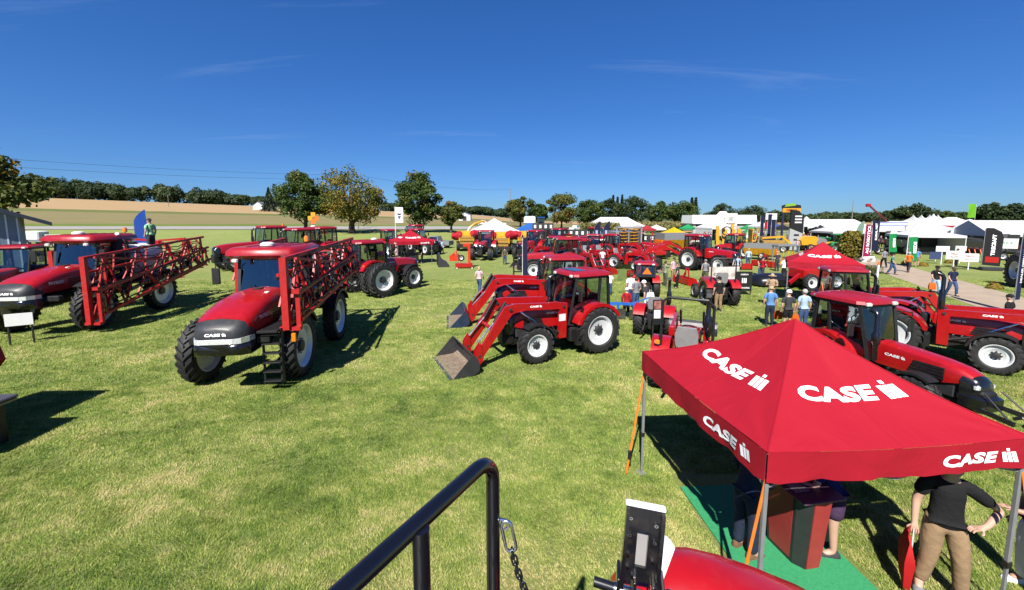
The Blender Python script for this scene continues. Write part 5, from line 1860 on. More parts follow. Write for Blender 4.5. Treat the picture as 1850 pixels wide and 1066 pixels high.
def marquee(label, c, rz, lx, ly, eave, ridge, hip=True, wall=None, group=None, m=WCAN, name='marquee', peaks=0, legs=True, back=True):
    t = empty(name, label, 'tent', (c[0], c[1], tz(c[0], c[1])), rz, 1, group)
    a, b = lx / 2, ly / 2
    q = MB()
    if hip:
        rx = max(0.0, a - b) if a > b else 0.02
        n = 8
        rings = []
        for i in range(n + 1):
            u = i / n
            e = .75 * u + .25 * u * u
            rings.append([(-(a + (rx - a) * u), -b * (1 - u) - .01, eave + (ridge - eave) * e), ((a + (rx - a) * u), -b * (1 - u) - .01, eave + (ridge - eave) * e), ((a + (rx - a) * u), b * (1 - u) + .01, eave + (ridge - eave) * e), (-(a + (rx - a) * u), b * (1 - u) + .01, eave + (ridge - eave) * e)])
        q.loft(rings, cap=False)
        q.add(rings[-1], [(0, 1, 2, 3)])
    else:
        q.add([(-a, -b, eave), (a, -b, eave), (a, 0, ridge), (-a, 0, ridge), (a, b, eave), (-a, b, eave)], [(0, 1, 2, 3), (3, 2, 4, 5), (0, 3, 5), (1, 4, 2)])
    rf = q.build('roof', m, t, 25)
    for k in range(peaks):
        x = -a + lx * (k + .5) / peaks
        w = min(b, lx / peaks / 2)
        pk = MB()
        rings = []
        for i in range(7):
            u = i / 6
            r = (1 - u) ** 1.8 * .98 + .02
            rings.append([(x - w * r, -b * r, eave + (ridge * 1.25 - eave) * u), (x + w * r, -b * r, eave + (ridge * 1.25 - eave) * u), (x + w * r, b * r, eave + (ridge * 1.25 - eave) * u), (x - w * r, b * r, eave + (ridge * 1.25 - eave) * u)])
        pk.loft(rings); pk.build('peak', m, rf, 25)
    q = MB()
    v = [(-a, -b), (a, -b), (a, b), (-a, b)]
    for i in range(4):
        p, r = v[i], v[(i + 1) % 4]
        q.add([(p[0] * 1.003, p[1] * 1.003, eave + .01), (r[0] * 1.003, r[1] * 1.003, eave + .01), (r[0] * 1.003, r[1] * 1.003, eave - .28), (p[0] * 1.003, p[1] * 1.003, eave - .28)], [(0, 1, 2, 3)])
    q.build('valance', m, t)
    if legs:
        n = max(1, int(lx / 5))
        for i in range(n + 1):
            for y in (-b, b):
                x = -a + lx * i / n
                MB().tube([(x * .985, y * .985, 0), (x * .985, y * .985, eave)], .045, 6).build('pole', WHT, t)
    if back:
        MB().box(-a * .96, a * .96, b * .90, b * .93, .03, eave - .05).build('shade_panel', DKG, t)  # dark sheet added to stand for the shade under the roof
        for k in range(max(1, int(lx / 3))):
            x = -a + lx * (k + .5) / max(1, int(lx / 3))
            MB().box(x - .9, x + .9, -b * .3, -b * .3 + .7, .02, .9 + .3 * (k % 3), .03).build('stall_table', (DKG, MID, WHT, BLU, GRN, RED)[k * 5 % 6], t)
    if wall:
        for i in range(4):
            if i not in wall: continue
            p, r = v[i], v[(i + 1) % 4]
            n = max(1, int((Vector(r) - Vector(p)).length / 3))
            for j in range(n):
                A = Vector(p).lerp(Vector(r), j / n); B = Vector(p).lerp(Vector(r), (j + .985) / n)
                MB().add([(A.x * .99, A.y * .99, .02), (B.x * .99, B.y * .99, .02), (B.x * .99, B.y * .99, eave - .01), (A.x * .99, A.y * .99, eave - .01)], [(0, 1, 2, 3)]).build('wall_panel', m, t)
    return t


# ------------------------------------------------------------------ flags and signs
def feather_flag(label, pos, h, w, bands, text=None, rz=0.0, tm=None, curved=True, sway=.25, name='feather_flag', lean=0.0, group=None, straight_top=False):
    """tall flag on a bowed pole; bands = [(upto 0..1, material)] from the bottom; z base .5"""
    t = empty(name, label, 'flag', (pos[0], pos[1], tz(pos[0], pos[1])), rz, 1, group)
    n = 18

    def edge(u):                       # pole line
        z = h * u
        return Vector((-(lean * z) + (w * .92 * max(0, (u - .72) / .28) ** 2 if curved else 0), 0, z))
    MB().tube([edge(i / n) for i in range(n + 1)], [.028 * (1 - .6 * i / n) for i in range(n + 1)], 6).build('pole', WHT if not curved else MID, t)
    MB().bar((-.35, 0, .03), (.35, 0, .03), .06, .05).build('foot', DKG, t)
    u0 = .14
    mats = [b[1] for b in bands]
    q = MB()
    grid = []
    for i in range(n + 1):
        u = u0 + (1 - u0) * i / n
        p = edge(u)
        ww = w
        if curved and u > .72: ww = max(.03, w - p.x - lean * p.z)
        if i == 0: ww = w * .92
        row = []
        for j in range(7):
            s = j / 6
            row.append((p.x + .03 + ww * s, sway * .18 * math.sin(s * 4 + u * 7) * s, p.z - (.10 * s * w if curved and u > .9 else 0)))
        grid.append(row)
    v = [p for r in grid for p in r]
    for i in range(n):
        u = (i + .5) / n
        m = next((k for k, b in enumerate(bands) if u <= b[0]), len(bands) - 1)
        q.add([v[i * 7 + j] for j in range(7)] + [v[(i + 1) * 7 + j] for j in range(7)], [(j, j + 1, j + 8, j + 7) for j in range(6)], m)
    o = q.build('cloth', mats, t, 80)
    if text:
        txt, c0, hh, top = text
        data = text_mb(txt, 1, .03)
        L = data[2] * hh

        def fn(x, y):                  # reads upward along the cloth
            u = top + x / h
            return (edge(u).x + .03 + w * .5 + hh * .5 - y, -.03 - sway * .18, h * u)
        letters('lettering', data, tm or TXT, o, fn, hh, 0)
    return t


def board(label, pos, rz, w, h, z, m, posts=(DKG, .04), text=None, name='sign_board', frame=None, n_posts=2, tm=None, cat='sign', group=None, th=.03):
    t = empty(name, label, cat, (pos[0], pos[1], tz(pos[0], pos[1])), rz, 1, group)
    bd = MB().box(-w / 2, w / 2, -th / 2, th / 2, z, z + h, .004).build('panel', m, t)
    if n_posts == 2: xs = (-w / 2 + posts[1], w / 2 - posts[1])
    elif n_posts == 1: xs = (0,)
    else: xs = ()
    for x in xs:
        MB().box(x - posts[1] / 2, x + posts[1] / 2, th / 2 + .002, th / 2 + .002 + posts[1], 0, z + h * .95, .004).build('post', posts[0], t)
    for s in (text or []):
        data = text_mb(s[0], 1, s[4] if len(s) > 4 else .02)
        flat_text('lettering', data, s[3] if len(s) > 3 else (tm or DKT), bd, (s[1][0], -th / 2 - .006, s[1][1]), (1, 0, 0), (0, 0, 1), s[2])
    return t


# ================================================================== the show ground
# ------------------------------------------------------------------ barn, far things on the left
def make_barn():
    t = empty('metal_barn', 'blue grey ribbed metal barn with dark sloping roof edge at left', 'barn', (-29.6, 24, 0), R(50))
    WB = mat('barn_cladding', (.22, .29, .38), .4, metal=.3, vary=.1, scale=1.5)
    RB = mat('barn_rib', (.55, .60, .66), .4, metal=.3, vary=.06)
    DR = mat('barn_roof', (.035, .045, .065), .5, metal=.2, vary=.12)
    W, D = 20.0, 18.0
    sl = .42
    MB().prism([(-W, 0), (0, 0), (0, 4.75), (-W / 2, 4.75 + sl * W / 2), (-W, 4.75)], 0, D).build('wall', WB, t)
    for k in range(40):
        x = -.05 - k * .42
        if x < -W: break
        z = 4.7 + sl * min(-x, W + x)
        MB().box(x - .035, x + .035, -.035, .004, 0, z).build('rib', RB, t)
    for k in range(20):
        MB().box(-.004, .035, .3 + k * .85, .38 + k * .85, 0, 4.7).build('rib', RB, t)
    q = MB()
    q.prism([(1.3, 4.75 - sl * 1.3), (1.3, 4.97 - sl * 1.3), (-W / 2, 5.0 + sl * W / 2), (-W / 2, 4.78 + sl * W / 2)], -.9, D + .6)
    q.prism([(-W - 1.3, 4.75 - sl * 1.3), (-W - 1.3, 4.97 - sl * 1.3), (-W / 2 - .001, 5.0 + sl * W / 2), (-W / 2 - .001, 4.78 + sl * W / 2)], -.9, D + .6)
    q.build('roof', DR, t)
    MB().box(-12, -6, -.06, .002, 0, 4.2, .01).build('door', mat('barn_door', (.16, .21, .28), .45, vary=.1), t)


make_barn()


def utility_pole(label, u, y, h, arm=True):
    x = px(u, y)
    t = empty('utility_pole', label, 'utility pole', (x, y, tz(x, y)))
    PM = mat('pole_wood', (.24, .22, .20), .85, vary=.2)
    MB().tube([(0, 0, 0), (0, 0, h)], [.2, .13], 8).build('post', PM, t)
    if arm:
        MB().bar((-1.1, 0, h - .7), (1.1, 0, h - .7), .1, .12).build('crossarm', PM, t)
        for k in (-1, 0, 1): MB().lathe([(.05, 0), (.07, .1), (.03, .2), (.004, .21)], 8, (k * .95, 0, h - .64), 'z').build('insulator', MID, t)
    return Vector((x, y, tz(x, y) + h - .5))


pa = utility_pole('pale wooden utility pole behind the yellowing maple', 648, 119.5, 16.6)
pb = utility_pole('thin utility pole above the white peaked tent', 922, 200, 17.5)
utility_pole('utility pole in the tan field near the dark wood', 310, 330, 10, False)
utility_pole('thin dark pole on the horizon behind the white marquees', 1536, 180, 12, False)
pl_ = Vector((-95, 55, 14.6))
for k, (dz, lab) in enumerate(((0, 'upper power line sagging across the sky from the left'), (-1.3, 'lower power line sagging across the sky from the left'))):
    pts = []
    for i in range(25):
        t = i / 24
        p = pl_.lerp(pa, t)
        pts.append((p.x, p.y, p.z + dz * (1 if t < .9 else .6) - 4 * t * (1 - t) * 1.0))
    one('power_line', MB().tube(pts, .022, 5), BLK, lab, 'power line', group='power lines')
pts = [(pa.lerp(pb, i / 16)) - Vector((0, 0, 4 * (i / 16) * (1 - i / 16) * 1.6)) for i in range(17)]
one('power_line', MB().tube(pts, .03, 5), BLK, 'power line running between the two utility poles', 'power line', group='power lines')


def farm_truck(label, pos, rz, m, s=1.0, cat='pickup truck', name='pickup_truck'):
    t = empty(name, label, cat, (pos[0], pos[1], tz(pos[0], pos[1])), rz, s, 'parked pickup trucks')
    MB().prism([(-2.7, .45), (2.6, .45), (2.7, .95), (1.5, 1.12), (.7, 1.12), (-2.7, 1.1)], -.95, .95).build('body', m, t)
    MB().loft([[(-.9, -.92, 1.1), (1.2, -.92, 1.1), (1.2, .92, 1.1), (-.9, .92, 1.1)], [(-.7, -.75, 1.8), (.5, -.75, 1.8), (.5, .75, 1.8), (-.7, .75, 1.8)]]).build('cabin', m, t)
    for sy in (1, -1):
        MB().add([(-.75, sy * .91, 1.2), (.95, sy * .91, 1.2), (.45, sy * .79, 1.72), (-.66, sy * .79, 1.72)], [(0, 1, 2, 3)]).build('side_window', GLSD, t)
        for x in (-1.7, 1.7): wheel(t, x, sy * .88, .38, .26, lugs=14, rim=.6)
    MB().add([(1.17, -.8, 1.2), (1.17, .8, 1.2), (.56, .7, 1.75), (.56, -.7, 1.75)], [(0, 1, 2, 3)]).build('windscreen', GLSD, t)
    MB().box(2.62, 2.74, -.9, .9, .5, .8, .03).build('bumper', MID, t)
    return t


farm_truck('white pickup parked in the field left of the white peaked tent', (px(873, 150), 150), .1, WHT)
farm_truck('white pickup parked in the field above the white peaked tent', (px(902, 155), 155), .05, WHT)
farm_truck('silver pickup truck behind the leafy green maple by the road', (px(786, 62), 62), 2.9, MID)


def flat_wagon(label, pos, rz):
    t = empty('farm_truck_loader', label, 'farm machine', (pos[0], pos[1], tz(pos[0], pos[1])), rz)
    MB().box(-3.2, 3.2, -1.1, 1.1, .9, 1.15, .04).build('deck', MID, t)
    MB().box(-2.6, -.6, -.9, .9, 1.15, 2.6, .15).build('cabin', WHT, t)
    MB().box(-.5, 3.4, -.15, .15, 1.75, 2.05, .04).build('boom_arm', mat('pale_green', (.42, .52, .38), .5), t)
    for x in (-2.2, 2.0):
        for sy in (1, -1): wheel(t, x, sy * 1.05, .62, .4, lugs=16, rim=.55)
    MB().box(-1.0, 2.5, -.8, .8, .5, .9, .04).build('chassis', BLK, t)


flat_wagon('pale lift machine parked in the field above the metal barn roof', (px(88, 62), 62), 0.1)
b = board('dark green picture banner hung beside the blue feather flag', (px(228, 48), 48), 0, 3.2, 1.7, .9, mat('banner_dark', (.05, .08, .07), .6, vary=.6, scale=1.2), name='banner', cat='banner')
for k in range(5):
    MB().bar((-3.2, .05, .9 + k * .38), (-1.7, .05, .9 + k * .38), .05, .06).build('gate_bar', STL, b)
feather_flag('bright blue feather flag behind the sprayers', (px(244, 46), 46), 5.6, 1.35, [(1, cloth('flag_blue', (.012, .07, .40), .3))], None, 0.1, sway=.3)
g_sign = empty('road_sign', 'yellow and orange diamond warning sign on a post by the road', 'road sign', (px(568, 98), 98, tz(px(568, 98), 98)))
MB().tube([(0, 0, 0), (0, 0, 4.6)], .07, 6).build('post', STL, g_sign)
for k, (dx_, dz_) in enumerate(((0, 4.9), (.75, 4.0), (-.75, 4.0), (0, 3.2))):
    MB().box(dx_ - .55, dx_ + .55, -.12 - .01 * k, -.08 - .01 * k, dz_ - .55, dz_ + .55, .01).build('panel', YEL if k % 2 == 0 else ORG, g_sign)

wf = empty('logo_flag', 'tall white upright flag with a dark arrow emblem', 'flag', (px(715, 46), 46, 0))
MB().tube([(0, 0, 0), (0, 0, 5.9)], .04, 6).build('pole', WHT, wf)
ff = MB().box(.04, .92, -.01, .01, 4.1, 5.85).build('cloth', cloth('flag_white', (.7, .71, .76), .3), wf)
MB().add([(.15, -.016, 5.15), (.81, -.016, 5.15), (.6, -.016, 4.95), (.36, -.016, 4.95)], [(0, 1, 2, 3)]).build('emblem', mat('emblem_navy', (.03, .04, .1), .6), ff)
MB().add([(.28, -.016, 4.85), (.68, -.016, 4.85), (.48, -.016, 4.45)], [(0, 1, 2)]).build('emblem', mat('emblem_navy', (.03, .04, .1), .6), ff)
wh = empty('white_barn', 'small white barn at the edge of the tan field', 'barn', (px(475, 330), 330, tz(px(475, 330), 330)))
MB().prism([(-4, 0), (4, 0), (4, 3.2), (0, 6), (-4, 3.2)], -4, 4).build('wall', WHT, wh)
MB().prism([(-4.4, 3.0), (0, 6.2), (4.4, 3.0), (4.4, 3.3), (0, 6.5), (-4.4, 3.3)], -4.3, 4.3).build('roof', MID, wh)
wh = empty('white_shed', 'white shed beyond the field right of the small yellowish tree', 'shed', (px(841, 210), 210, tz(px(841, 210), 210)))
MB().prism([(-3, 0), (3, 0), (3, 2.8), (0, 4.0), (-3, 2.8)], -3, 3).build('wall', WHT, wh)
MB().prism([(-3.3, 2.7), (0, 4.1), (3.3, 2.7), (3.3, 2.9), (0, 4.3), (-3.3, 2.9)], -3.2, 3.2).build('roof', MID, wh)
MB().box(-1, 1, -3.06, -2.99, .1, 2.3).build('door', DKG, wh)

# ------------------------------------------------------------------ the sprayers
SH = yaw(.13, -.99)
sprayer('tall red sprayer with folded red boom and black ladder on the open lawn', (-7.9, 13.2), SH)
sprayer('red sprayer with white tank and lowered boom at the left edge', (-19.45, 18.3), SH, half=1.45, bm=(2.7, -4.6, 1.95, .55, 3.0, 1.95, 3.45), white_tank=True, ladder=False, s=1.04)
person('person in light green shirt standing on the sprayer behind its white tank', (-19.3, 21.3), PI * .95, 'mint', 'charcoal', ('cap', 'charcoal'), 'stand', z=2.86, h=1.8)
person('person in dark shirt and white cap climbing beside the sprayer cab', (-18.55, 18.75), PI * .75, 'charcoal', 'charcoal', ('cap', 'white'), 'stand', z=2.25, h=1.75)
tractor('red tractor mostly hidden behind the sprayer at the left edge', (-27.2, 22.0), yaw(.4, -.9), 'row', s=1.0, text=False)

# three big machines behind the booms
for k, (u, y, s, hx) in enumerate(((492, 38, 1.22, (-.6, -.8)), (543, 36, 1.17, (-.5, -.85)), (583, 38, 1.19, (-.5, -.85)))):
    tractor(['left big red tractor whose cab rises behind the boom', 'middle big red tractor with bright windscreen behind the boom', 'right big red tractor with dark cab behind the boom'][k],
            (px(u, y), y), yaw(*hx), 'row', s=s, gps=(k == 2), beacon=(k == 0), text=False, group='big tractors behind the sprayer boom')
# dual wheel tractor
h3 = yaw(1.59, 2.22)
tractor('big red tractor with dual rear wheels seen from its right side', (-9.15, 24.45), h3, 'row', duals=True, s=1.03, gps=True, beacon=False, steer=.05)
tractor('red tractor behind the small red tent at the road side', (px(752, 52), 52), yaw(.8, -.6), 'row', s=1.0, text=False)
tractor('red tractor beside the white logo flag near the road', (px(740, 56), 60), yaw(-.7, -.7), 'row', s=1.12, text=False)

# ------------------------------------------------------------------ centre: loader tractors
h5 = yaw(-2.61, -1.21)
left5 = Vector((math.cos(h5 + PI / 2), math.sin(h5 + PI / 2)))
p5 = Vector((3.0, 13.62)) - left5 * .9
tractor('red loader tractor with open cab and dark bucket in the middle of the lawn', p5, h5, 'utility', loader=True, skylight=True, open_door=False)
MB().box(1.16, 1.42, .632, .638, 1.22, 1.46).build('notice_sheet', WHT, [o for o in col.objects if o.get('label', '').startswith('red loader tractor with open cab')][0])
h6 = yaw(-1, -.17)
tractor('smaller red loader tractor parked behind the middle loader tractor', (2.55, 18.7), h6, 'utility', loader=True, s=1.04, bucket_m=mat('bucket_blue_black', (.02, .035, .07), .3, vary=.2))
# tractor facing left behind them
tractor('red tractor facing left behind the two loader tractors', (4.3, 31.4), yaw(-1, -.12), 'row', s=.98)
tractor('red tractor facing the camera in front of the white peaked tent', (-3.0, 46.6), yaw(-.12, -1), 'row', s=1.0, text=False)
# picture board and flags in front of them
pm = mat('picture_print', (.42, .34, .26), .5, vary=.75, scale=2.2)
board('tan picture board standing behind the loader arms', (px(905, 21.5), 21.5), 0, 1.75, .95, .25, pm, frame=True, name='picture_board')
feather_flag('narrow dark navy flag before the left facing tractor', (px(944, 24), 24), 3.5, .27, [(1, cloth('flag_navy', (.01, .014, .05), .2))], None, 0, curved=False, sway=.1)
q = empty('attachment_rack', 'black upright steel rack left of the navy flag', 'rack', (px(938, 25.5), 25.5, 0))
for x in (-.35, .35): MB().box(x - .05, x + .05, -.05, .05, 0, 2.3, .01).build('post', BLK, q)
for z in (.3, 1.2, 2.2): MB().box(-.3, .3, -.04, .04, z, z + .08, .01).build('rail', BLK, q)
for k in range(2): MB().box(-.3 + k * .45, -.2 + k * .45, -1.1, -.05, .1, .16, .01).build('fork', BLK, q)

# red auger on its base
q = empty('wood_splitter', 'bright red upright post machine with black wheel on the lawn', 'implement', (px(838, 37), 37, 0), .1, .82)
MB().box(-1.0, .95, -.45, .45, .08, .55, .06).build('base', RED, q)
MB().box(.43, .72, -.16, .16, .5, 2.75, .04).build('column', mat('orange_red', (.62, .035, .01), .35, coat=.5), q)
MB().box(-.1, .74, -.17, .17, 2.4, 2.8, .05).build('head', mat('orange_red', (.62, .035, .01), .35, coat=.5), q)
wheel(q, -.3, -.5, .36, .2, lugs=14, rim=.45); q.children[-1].location.z = 1.2
for x in (-.8, .9): MB().box(x - .08, x + .08, -.6, .6, 0, .1, .02).build('skid', WHT, q)
box_scraper('orange red rotary tiller left of the upright post machine', (px(822, 44), 44), 0, 1.2, mat('orange_red', (.62, .035, .01), .35, coat=.5), .9, 'rotary_tiller')

# ------------------------------------------------------------------ small tent with counter in the back
T2 = (-10.5, 41.2)
pop_up_tent('small red canopy tent with people under it near the dual wheel tractor', T2, R(28), half=1.75, eave=2.35, peak=3.45, group='red canopy tents', n=8)
q = empty('display_counter', 'dark counter with screen and pale panels under the small red tent', 'counter', (T2[0] + .2, T2[1] - .6, 0), R(20))
MB().box(-.7, .7, -.35, .35, 0, 1.0, .02).build('cabinet', BLK, q)
MB().box(-.45, .35, -.38, -.35, .25, .55, .005).build('panel', mat('panel_blue', (.25, .32, .55), .5), q)
MB().box(-.35, .3, -.2, -.15, 1.05, 1.5, .01).build('screen', DKG, q)
person('person in pale shirt at the left under the small red tent', (T2[0] - 1.2, T2[1] - .9), -.3, 'pink', 'charcoal', ('hair', 'brown'))
person('person in black clothes at the right under the small red tent', (T2[0] + 1.25, T2[1] - .4), PI, 'black', 'black', ('hair', 'dark'))
person('person in white shirt in the middle under the small red tent', (T2[0] + .1, T2[1] + .7), -1.5, 'white', 'charcoal', ('hair', 'brown'))
person('person in pale blue shirt walking right of the small red tent', (px(798, 52), 52), .6, 'ltblue', 'jeans', ('hair', 'brown'), 'walk')
q = empty('loader_bucket', 'black loader bucket standing right of the small red tent', 'bucket', (px(800, 38.5), 38.5, 0), .2)
MB().prism([(-.5, 0), (.6, 0), (.3, .4), (-.1, .6), (-.3, 1.0), (-.3, 1.25), (-.5, 1.25)], -1.0, 1.0).build('shell', DKG, q)
MB().box(-.62, -.5, -.8, .8, .2, 1.15, .03).build('bracket', BLK, q)
person('woman in pale pink top and jeans walking behind the middle loader tractor', G(866, 529), PI / 2 - .3, 'pink', 'jeans', ('long', 'blond'), 'walk', h=1.66)

# ------------------------------------------------------------------ yellow and blue machines behind
hopper_machine('yellow harvest machine with raised spout left of the white peaked tent', (px(842, 57), 57), yaw(.15, -1), .92)
hopper_machine('yellow harvest machine with red covers right of the white peaked tent', (px(908, 52), 52), yaw(-.1, -1), .95, spout=False)
hopper_machine('yellow harvest machine half hidden behind the navy flag', (px(952, 58), 58), yaw(-.2, -1), .9, spout=False)
q = empty('blue_sprayer', 'blue machine with white tank near the black fence banners', 'farm machine', (px(966, 82), 82, 0), yaw(1, -.1))
MB().prism([(-3.2, 1.2), (1.5, 1.2), (2.6, 1.6), (2.3, 2.8), (.8, 3.2), (-1, 3.6), (-3.2, 2.6)], -1.1, 1.1).build('body', BLU, q)
MB().box(-2.2, .2, -.9, .9, 3.3, 4.9, .25).build('tank', WHT, q)
MB().box(.6, 2.0, -1.0, 1.0, 3.1, 4.6, .12).build('cabin', GLSD, q)
MB().box(.5, 2.1, -1.1, 1.1, 4.6, 4.75, .05).build('roof', BLU, q)
for x in (-2, 1.6):
    for sy in (1, -1): wheel(q, x, sy * 1.3, .85, .5, lugs=18, rim=.55)
MB().bar((-3, 0, 2.4), (-5, .3, 1.4), .5, .4).build('conveyor', BLU, q)
baler('red round baler with open ribbed side behind the left facing tractor', (px(1046, 44), 44), yaw(.5, -.85), 1.05, group='round balers')
baler('red round baler right of the ribbed baler beside the navy feather flags', (px(1082, 47), 47), yaw(-.2, -1), 1.0, group='round balers')
baler('yellow round baler between the cab roof and the red balers', (px(1026, 49), 49), yaw(-.5, -.85), .95, YEL, group='round balers')
tractor('small red loader tractor with grey bucket in front of the yellow auger rack', (px(1092, 38.5), 40), yaw(.62, -.78), 'compact', cab=False, rops=True, loader=True, s=1.2, text=False, rimk='silver', tri=False)
tractor('compact red loader tractor left of the one with the grey bucket', (px(1068, 38), 40.5), yaw(.4, -.9), 'compact', cab=False, rops=True, loader=True, s=1.15, text=False, tri=False)
for k, u in enumerate((1073, 1090)):
    fl_ = feather_flag(['left one of two navy feather flags behind the red balers', 'right one of two navy feather flags behind the red balers'][k], (px(u, 56), 56), 4.2, .85,
                 [(1, cloth('flag_navy', (.01, .014, .05), .2))], None, 0, sway=.3)
    MB().box(.2, .5, -.10, -.085, 1.2, 2.9).build('stripe', mat('stripe_blue', (.35, .42, .6), .6), fl_)
auger_rack('grey framed spreader with two upright yellow augers', (px(1136, 47), 47), yaw(0, 1))
spreader('yellow wagon with grey screen left of the auger rack', (px(1102, 54), 54), yaw(.3, 1), .9)
mower('red disc mower with long arched tongue behind the compact cab tractor', (px(1178, 38.5), 38.5), yaw(1, -.12), 1.05)
h16 = yaw(*(G(1287, 497) - G(1243, 491)).xy)
tractor('red tractor facing right with white wheels in the back centre', G(1245, 489) + Vector((1.0, .9, 0)), h16, 'row', s=.99)

tractor('red tractor half hidden behind the ribbed red baler', (px(1012, 53), 54), yaw(-.6, -.8), 'row', s=1.0, text=False)
tractor('red cab tractor behind the navy feather flags', (px(1075, 60), 60), yaw(.7, -.7), 'row', s=1.0, text=False)
tractor('red loader tractor behind the white shirted person by the auger rack', (px(1108, 44), 45), yaw(.75, -.65), 'utility', loader=True, s=1.0, text=False)
tractor('red cab tractor between the disc mower and the auger rack', (px(1156, 48), 50), yaw(.5, -.85), 'utility', s=1.0, text=False)
mower('second red disc mower folded behind the first', (px(1192, 46), 46), yaw(1, .1), 1.0)
baler('red round baler behind the right facing tractor', (px(1262, 46), 46), yaw(-.4, -.9), .95, group='round balers')
for k, (u, y, hx, kd, ld, lab) in enumerate((
        (1046, 37, (.35, -.93), 'compact', True, 'compact red loader tractor left of the pair near the auger rack'),
        (1118, 37, (.7, -.7), 'compact', True, 'compact red loader tractor right of the pair near the auger rack'),
        (1072, 45, (-.3, -.95), 'utility', False, 'red cab tractor behind the compact loader tractors'),
        (968, 47, (-.5, -.86), 'row', False, 'red tractor between the camera facing tractor and the navy flag'),
        (702, 50, (.6, -.8), 'row', False, 'red tractor left of the white logo flag'),
        (1330, 46, (-.9, -.4), 'utility', False, 'red cab tractor right of the right facing tractor'),
        (1008, 40, (-.8, -.6), 'utility', True, 'red loader tractor behind the left facing tractor'))):
    tractor(lab, (px(u, y), y), yaw(*hx), kd, cab=kd != 'compact', rops=kd == 'compact', loader=ld, s=1.15 if kd == 'compact' else 1.0, text=False, tri=False)
for k, (u, y, lab) in enumerate(((1056, 34, 'red box scraper left of the auger rack'), (1096, 33.5, 'red rotary tiller in front of the compact loader tractors'), (1160, 31, 'red box scraper between the compact cab tractor and the disc mower'), (1338, 36, 'red box scraper beside the man in pale blue'), (986, 36, 'red rotary tiller beside the left facing tractor'))):
    box_scraper(lab, (px(u, y), y), .5 * k, 1.05, RED, 1.1)
for k, (u, v, sh, lg, ps, lab) in enumerate((
        (1062, 486, 'navy', 'khaki', 'stand', 'person in navy shirt looking at the compact loader tractors'), (1088, 484, 'white', 'jeans', 'walk', 'person in white shirt walking past the compact loader tractors'),
        (1180, 494, 'maroon', 'jeans', 'stand', 'person in maroon shirt near the disc mower'), (1330, 500, 'ltblue', 'khaki', 'walk', 'person in pale blue shirt right of the black sign board'),
        (1372, 498, 'black', 'jeans', 'stand', 'person in black shirt and jeans by the covered mower'), (1376, 505, 'red', 'charcoal', 'walk', 'person in red shirt walking by the covered mower'),
        (912, 478, 'olive', 'jeans', 'stand', 'person in olive shirt beside the camera facing tractor'), (1460, 520, 'grey', 'jeans', 'stand', 'person in grey shirt under the middle red tent'), (1478, 512, 'black', 'khaki', 'hands_front', 'person in black shirt under the middle red tent'),
        (1610, 496, 'teal', 'jeans', 'walk', 'walker in teal shirt at the path edge'), (1640, 492, 'orange', 'charcoal', 'walk', 'walker in orange shirt further along the path'))):
    person(lab, G(u, v), 1.3 * k, sh, lg, ('cap', ('white', 'black', 'red', 'navy')[k % 4]) if k % 2 else ('hair', ('brown', 'grey', 'dark')[k % 3]), ps)
box_scraper('red box scraper beside the silver frame trailer', (px(1384, 38), 38), .4, 1.1, RED, 1.1)

# white peaked tents and other tents far behind
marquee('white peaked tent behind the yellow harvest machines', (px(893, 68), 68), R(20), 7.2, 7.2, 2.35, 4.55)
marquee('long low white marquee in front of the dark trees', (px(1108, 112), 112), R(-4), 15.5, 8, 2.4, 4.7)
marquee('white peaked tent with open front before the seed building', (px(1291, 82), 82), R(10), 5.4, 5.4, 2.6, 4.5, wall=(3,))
pop_up_tent('yellow canopy tent behind the red disc mower', (px(1217, 62), 62), R(20), half=1.6, eave=2.2, peak=3.2, cl_=YCAN, text=False, n=6)

# fence of black banners
def banner_fence(label, x0, x1, y, n, h=1.3, z=.5, upper=False):
    t = empty('banner_fence', label, 'fence', (0, y, 0))
    for k in range(n):
        a, c = x0 + (x1 - x0) * k / n, x0 + (x1 - x0) * (k + .97) / n
        p = MB().box(a, c, -.02, .02, z, z + h).build('banner_panel', mat('fence_black', (.02, .02, .022), .6), t)
        w = (c - a) * .22
        m = (a + c) / 2
        MB().box(m - w, m + w, -.034, -.024, z + h * .35, z + h * .78).build('emblem', WHT, p)
        MB().tube([(a, .05, 0), (a, .05, z + h + .1)], .035, 6).build('post', STL, t)


banner_fence('long run of black fence banners with white emblems behind the balers', px(985, 70), px(1120, 70), 70, 13, 1.35, 1.2)
banner_fence('second run of black fence banners nearer the blue machine', px(962, 74), px(1000, 74), 74, 4, 1.4, 2.2)
banner_fence('short run of black fence banners right of the auger rack', px(1150, 60), px(1206, 60), 60, 5, 1.2, .9)

# yellow machines at the right of the centre
spreader('yellow wagon with pale screen in front of the sign towers', (px(1374, 44.5), 44.5), yaw(-.75, .66), .66)
spreader('yellow wagon behind the right facing tractor under the grey screen', (px(1222, 50), 50), yaw(1, .2), 1.0)
q = empty('tree_digger', 'yellow machine with upright arms and black tracks behind the right facing tractor', 'farm machine', (px(1328, 53), 53, 0), yaw(1, -.2))
MB().box(-2.2, 1.8, -.8, .8, .7, 1.1, .05).build('chassis', BLK, q)
for k, (x, z1) in enumerate(((-2.2, 3.6), (-1.4, 3.3), (-.3, 3.9), (.6, 3.2))):
    MB().prism([(x - .22, 1.0), (x + .22, 1.0), (x + .1, z1), (x - .25, z1)], -.3 + .2 * k, -.1 + .2 * k).build('arm', YEL, q)
for k in range(6):
    MB().box(1.75 + .02 * k, 1.83 + .02 * k, -.9 + k * .3, -.66 + k * .3, 1.0, 3.1, .01).build('gate_slat', YEL, q)
MB().box(1.7, 1.95, -1.0, 1.0, 3.05, 3.2, .02).build('gate_rail', YEL, q)
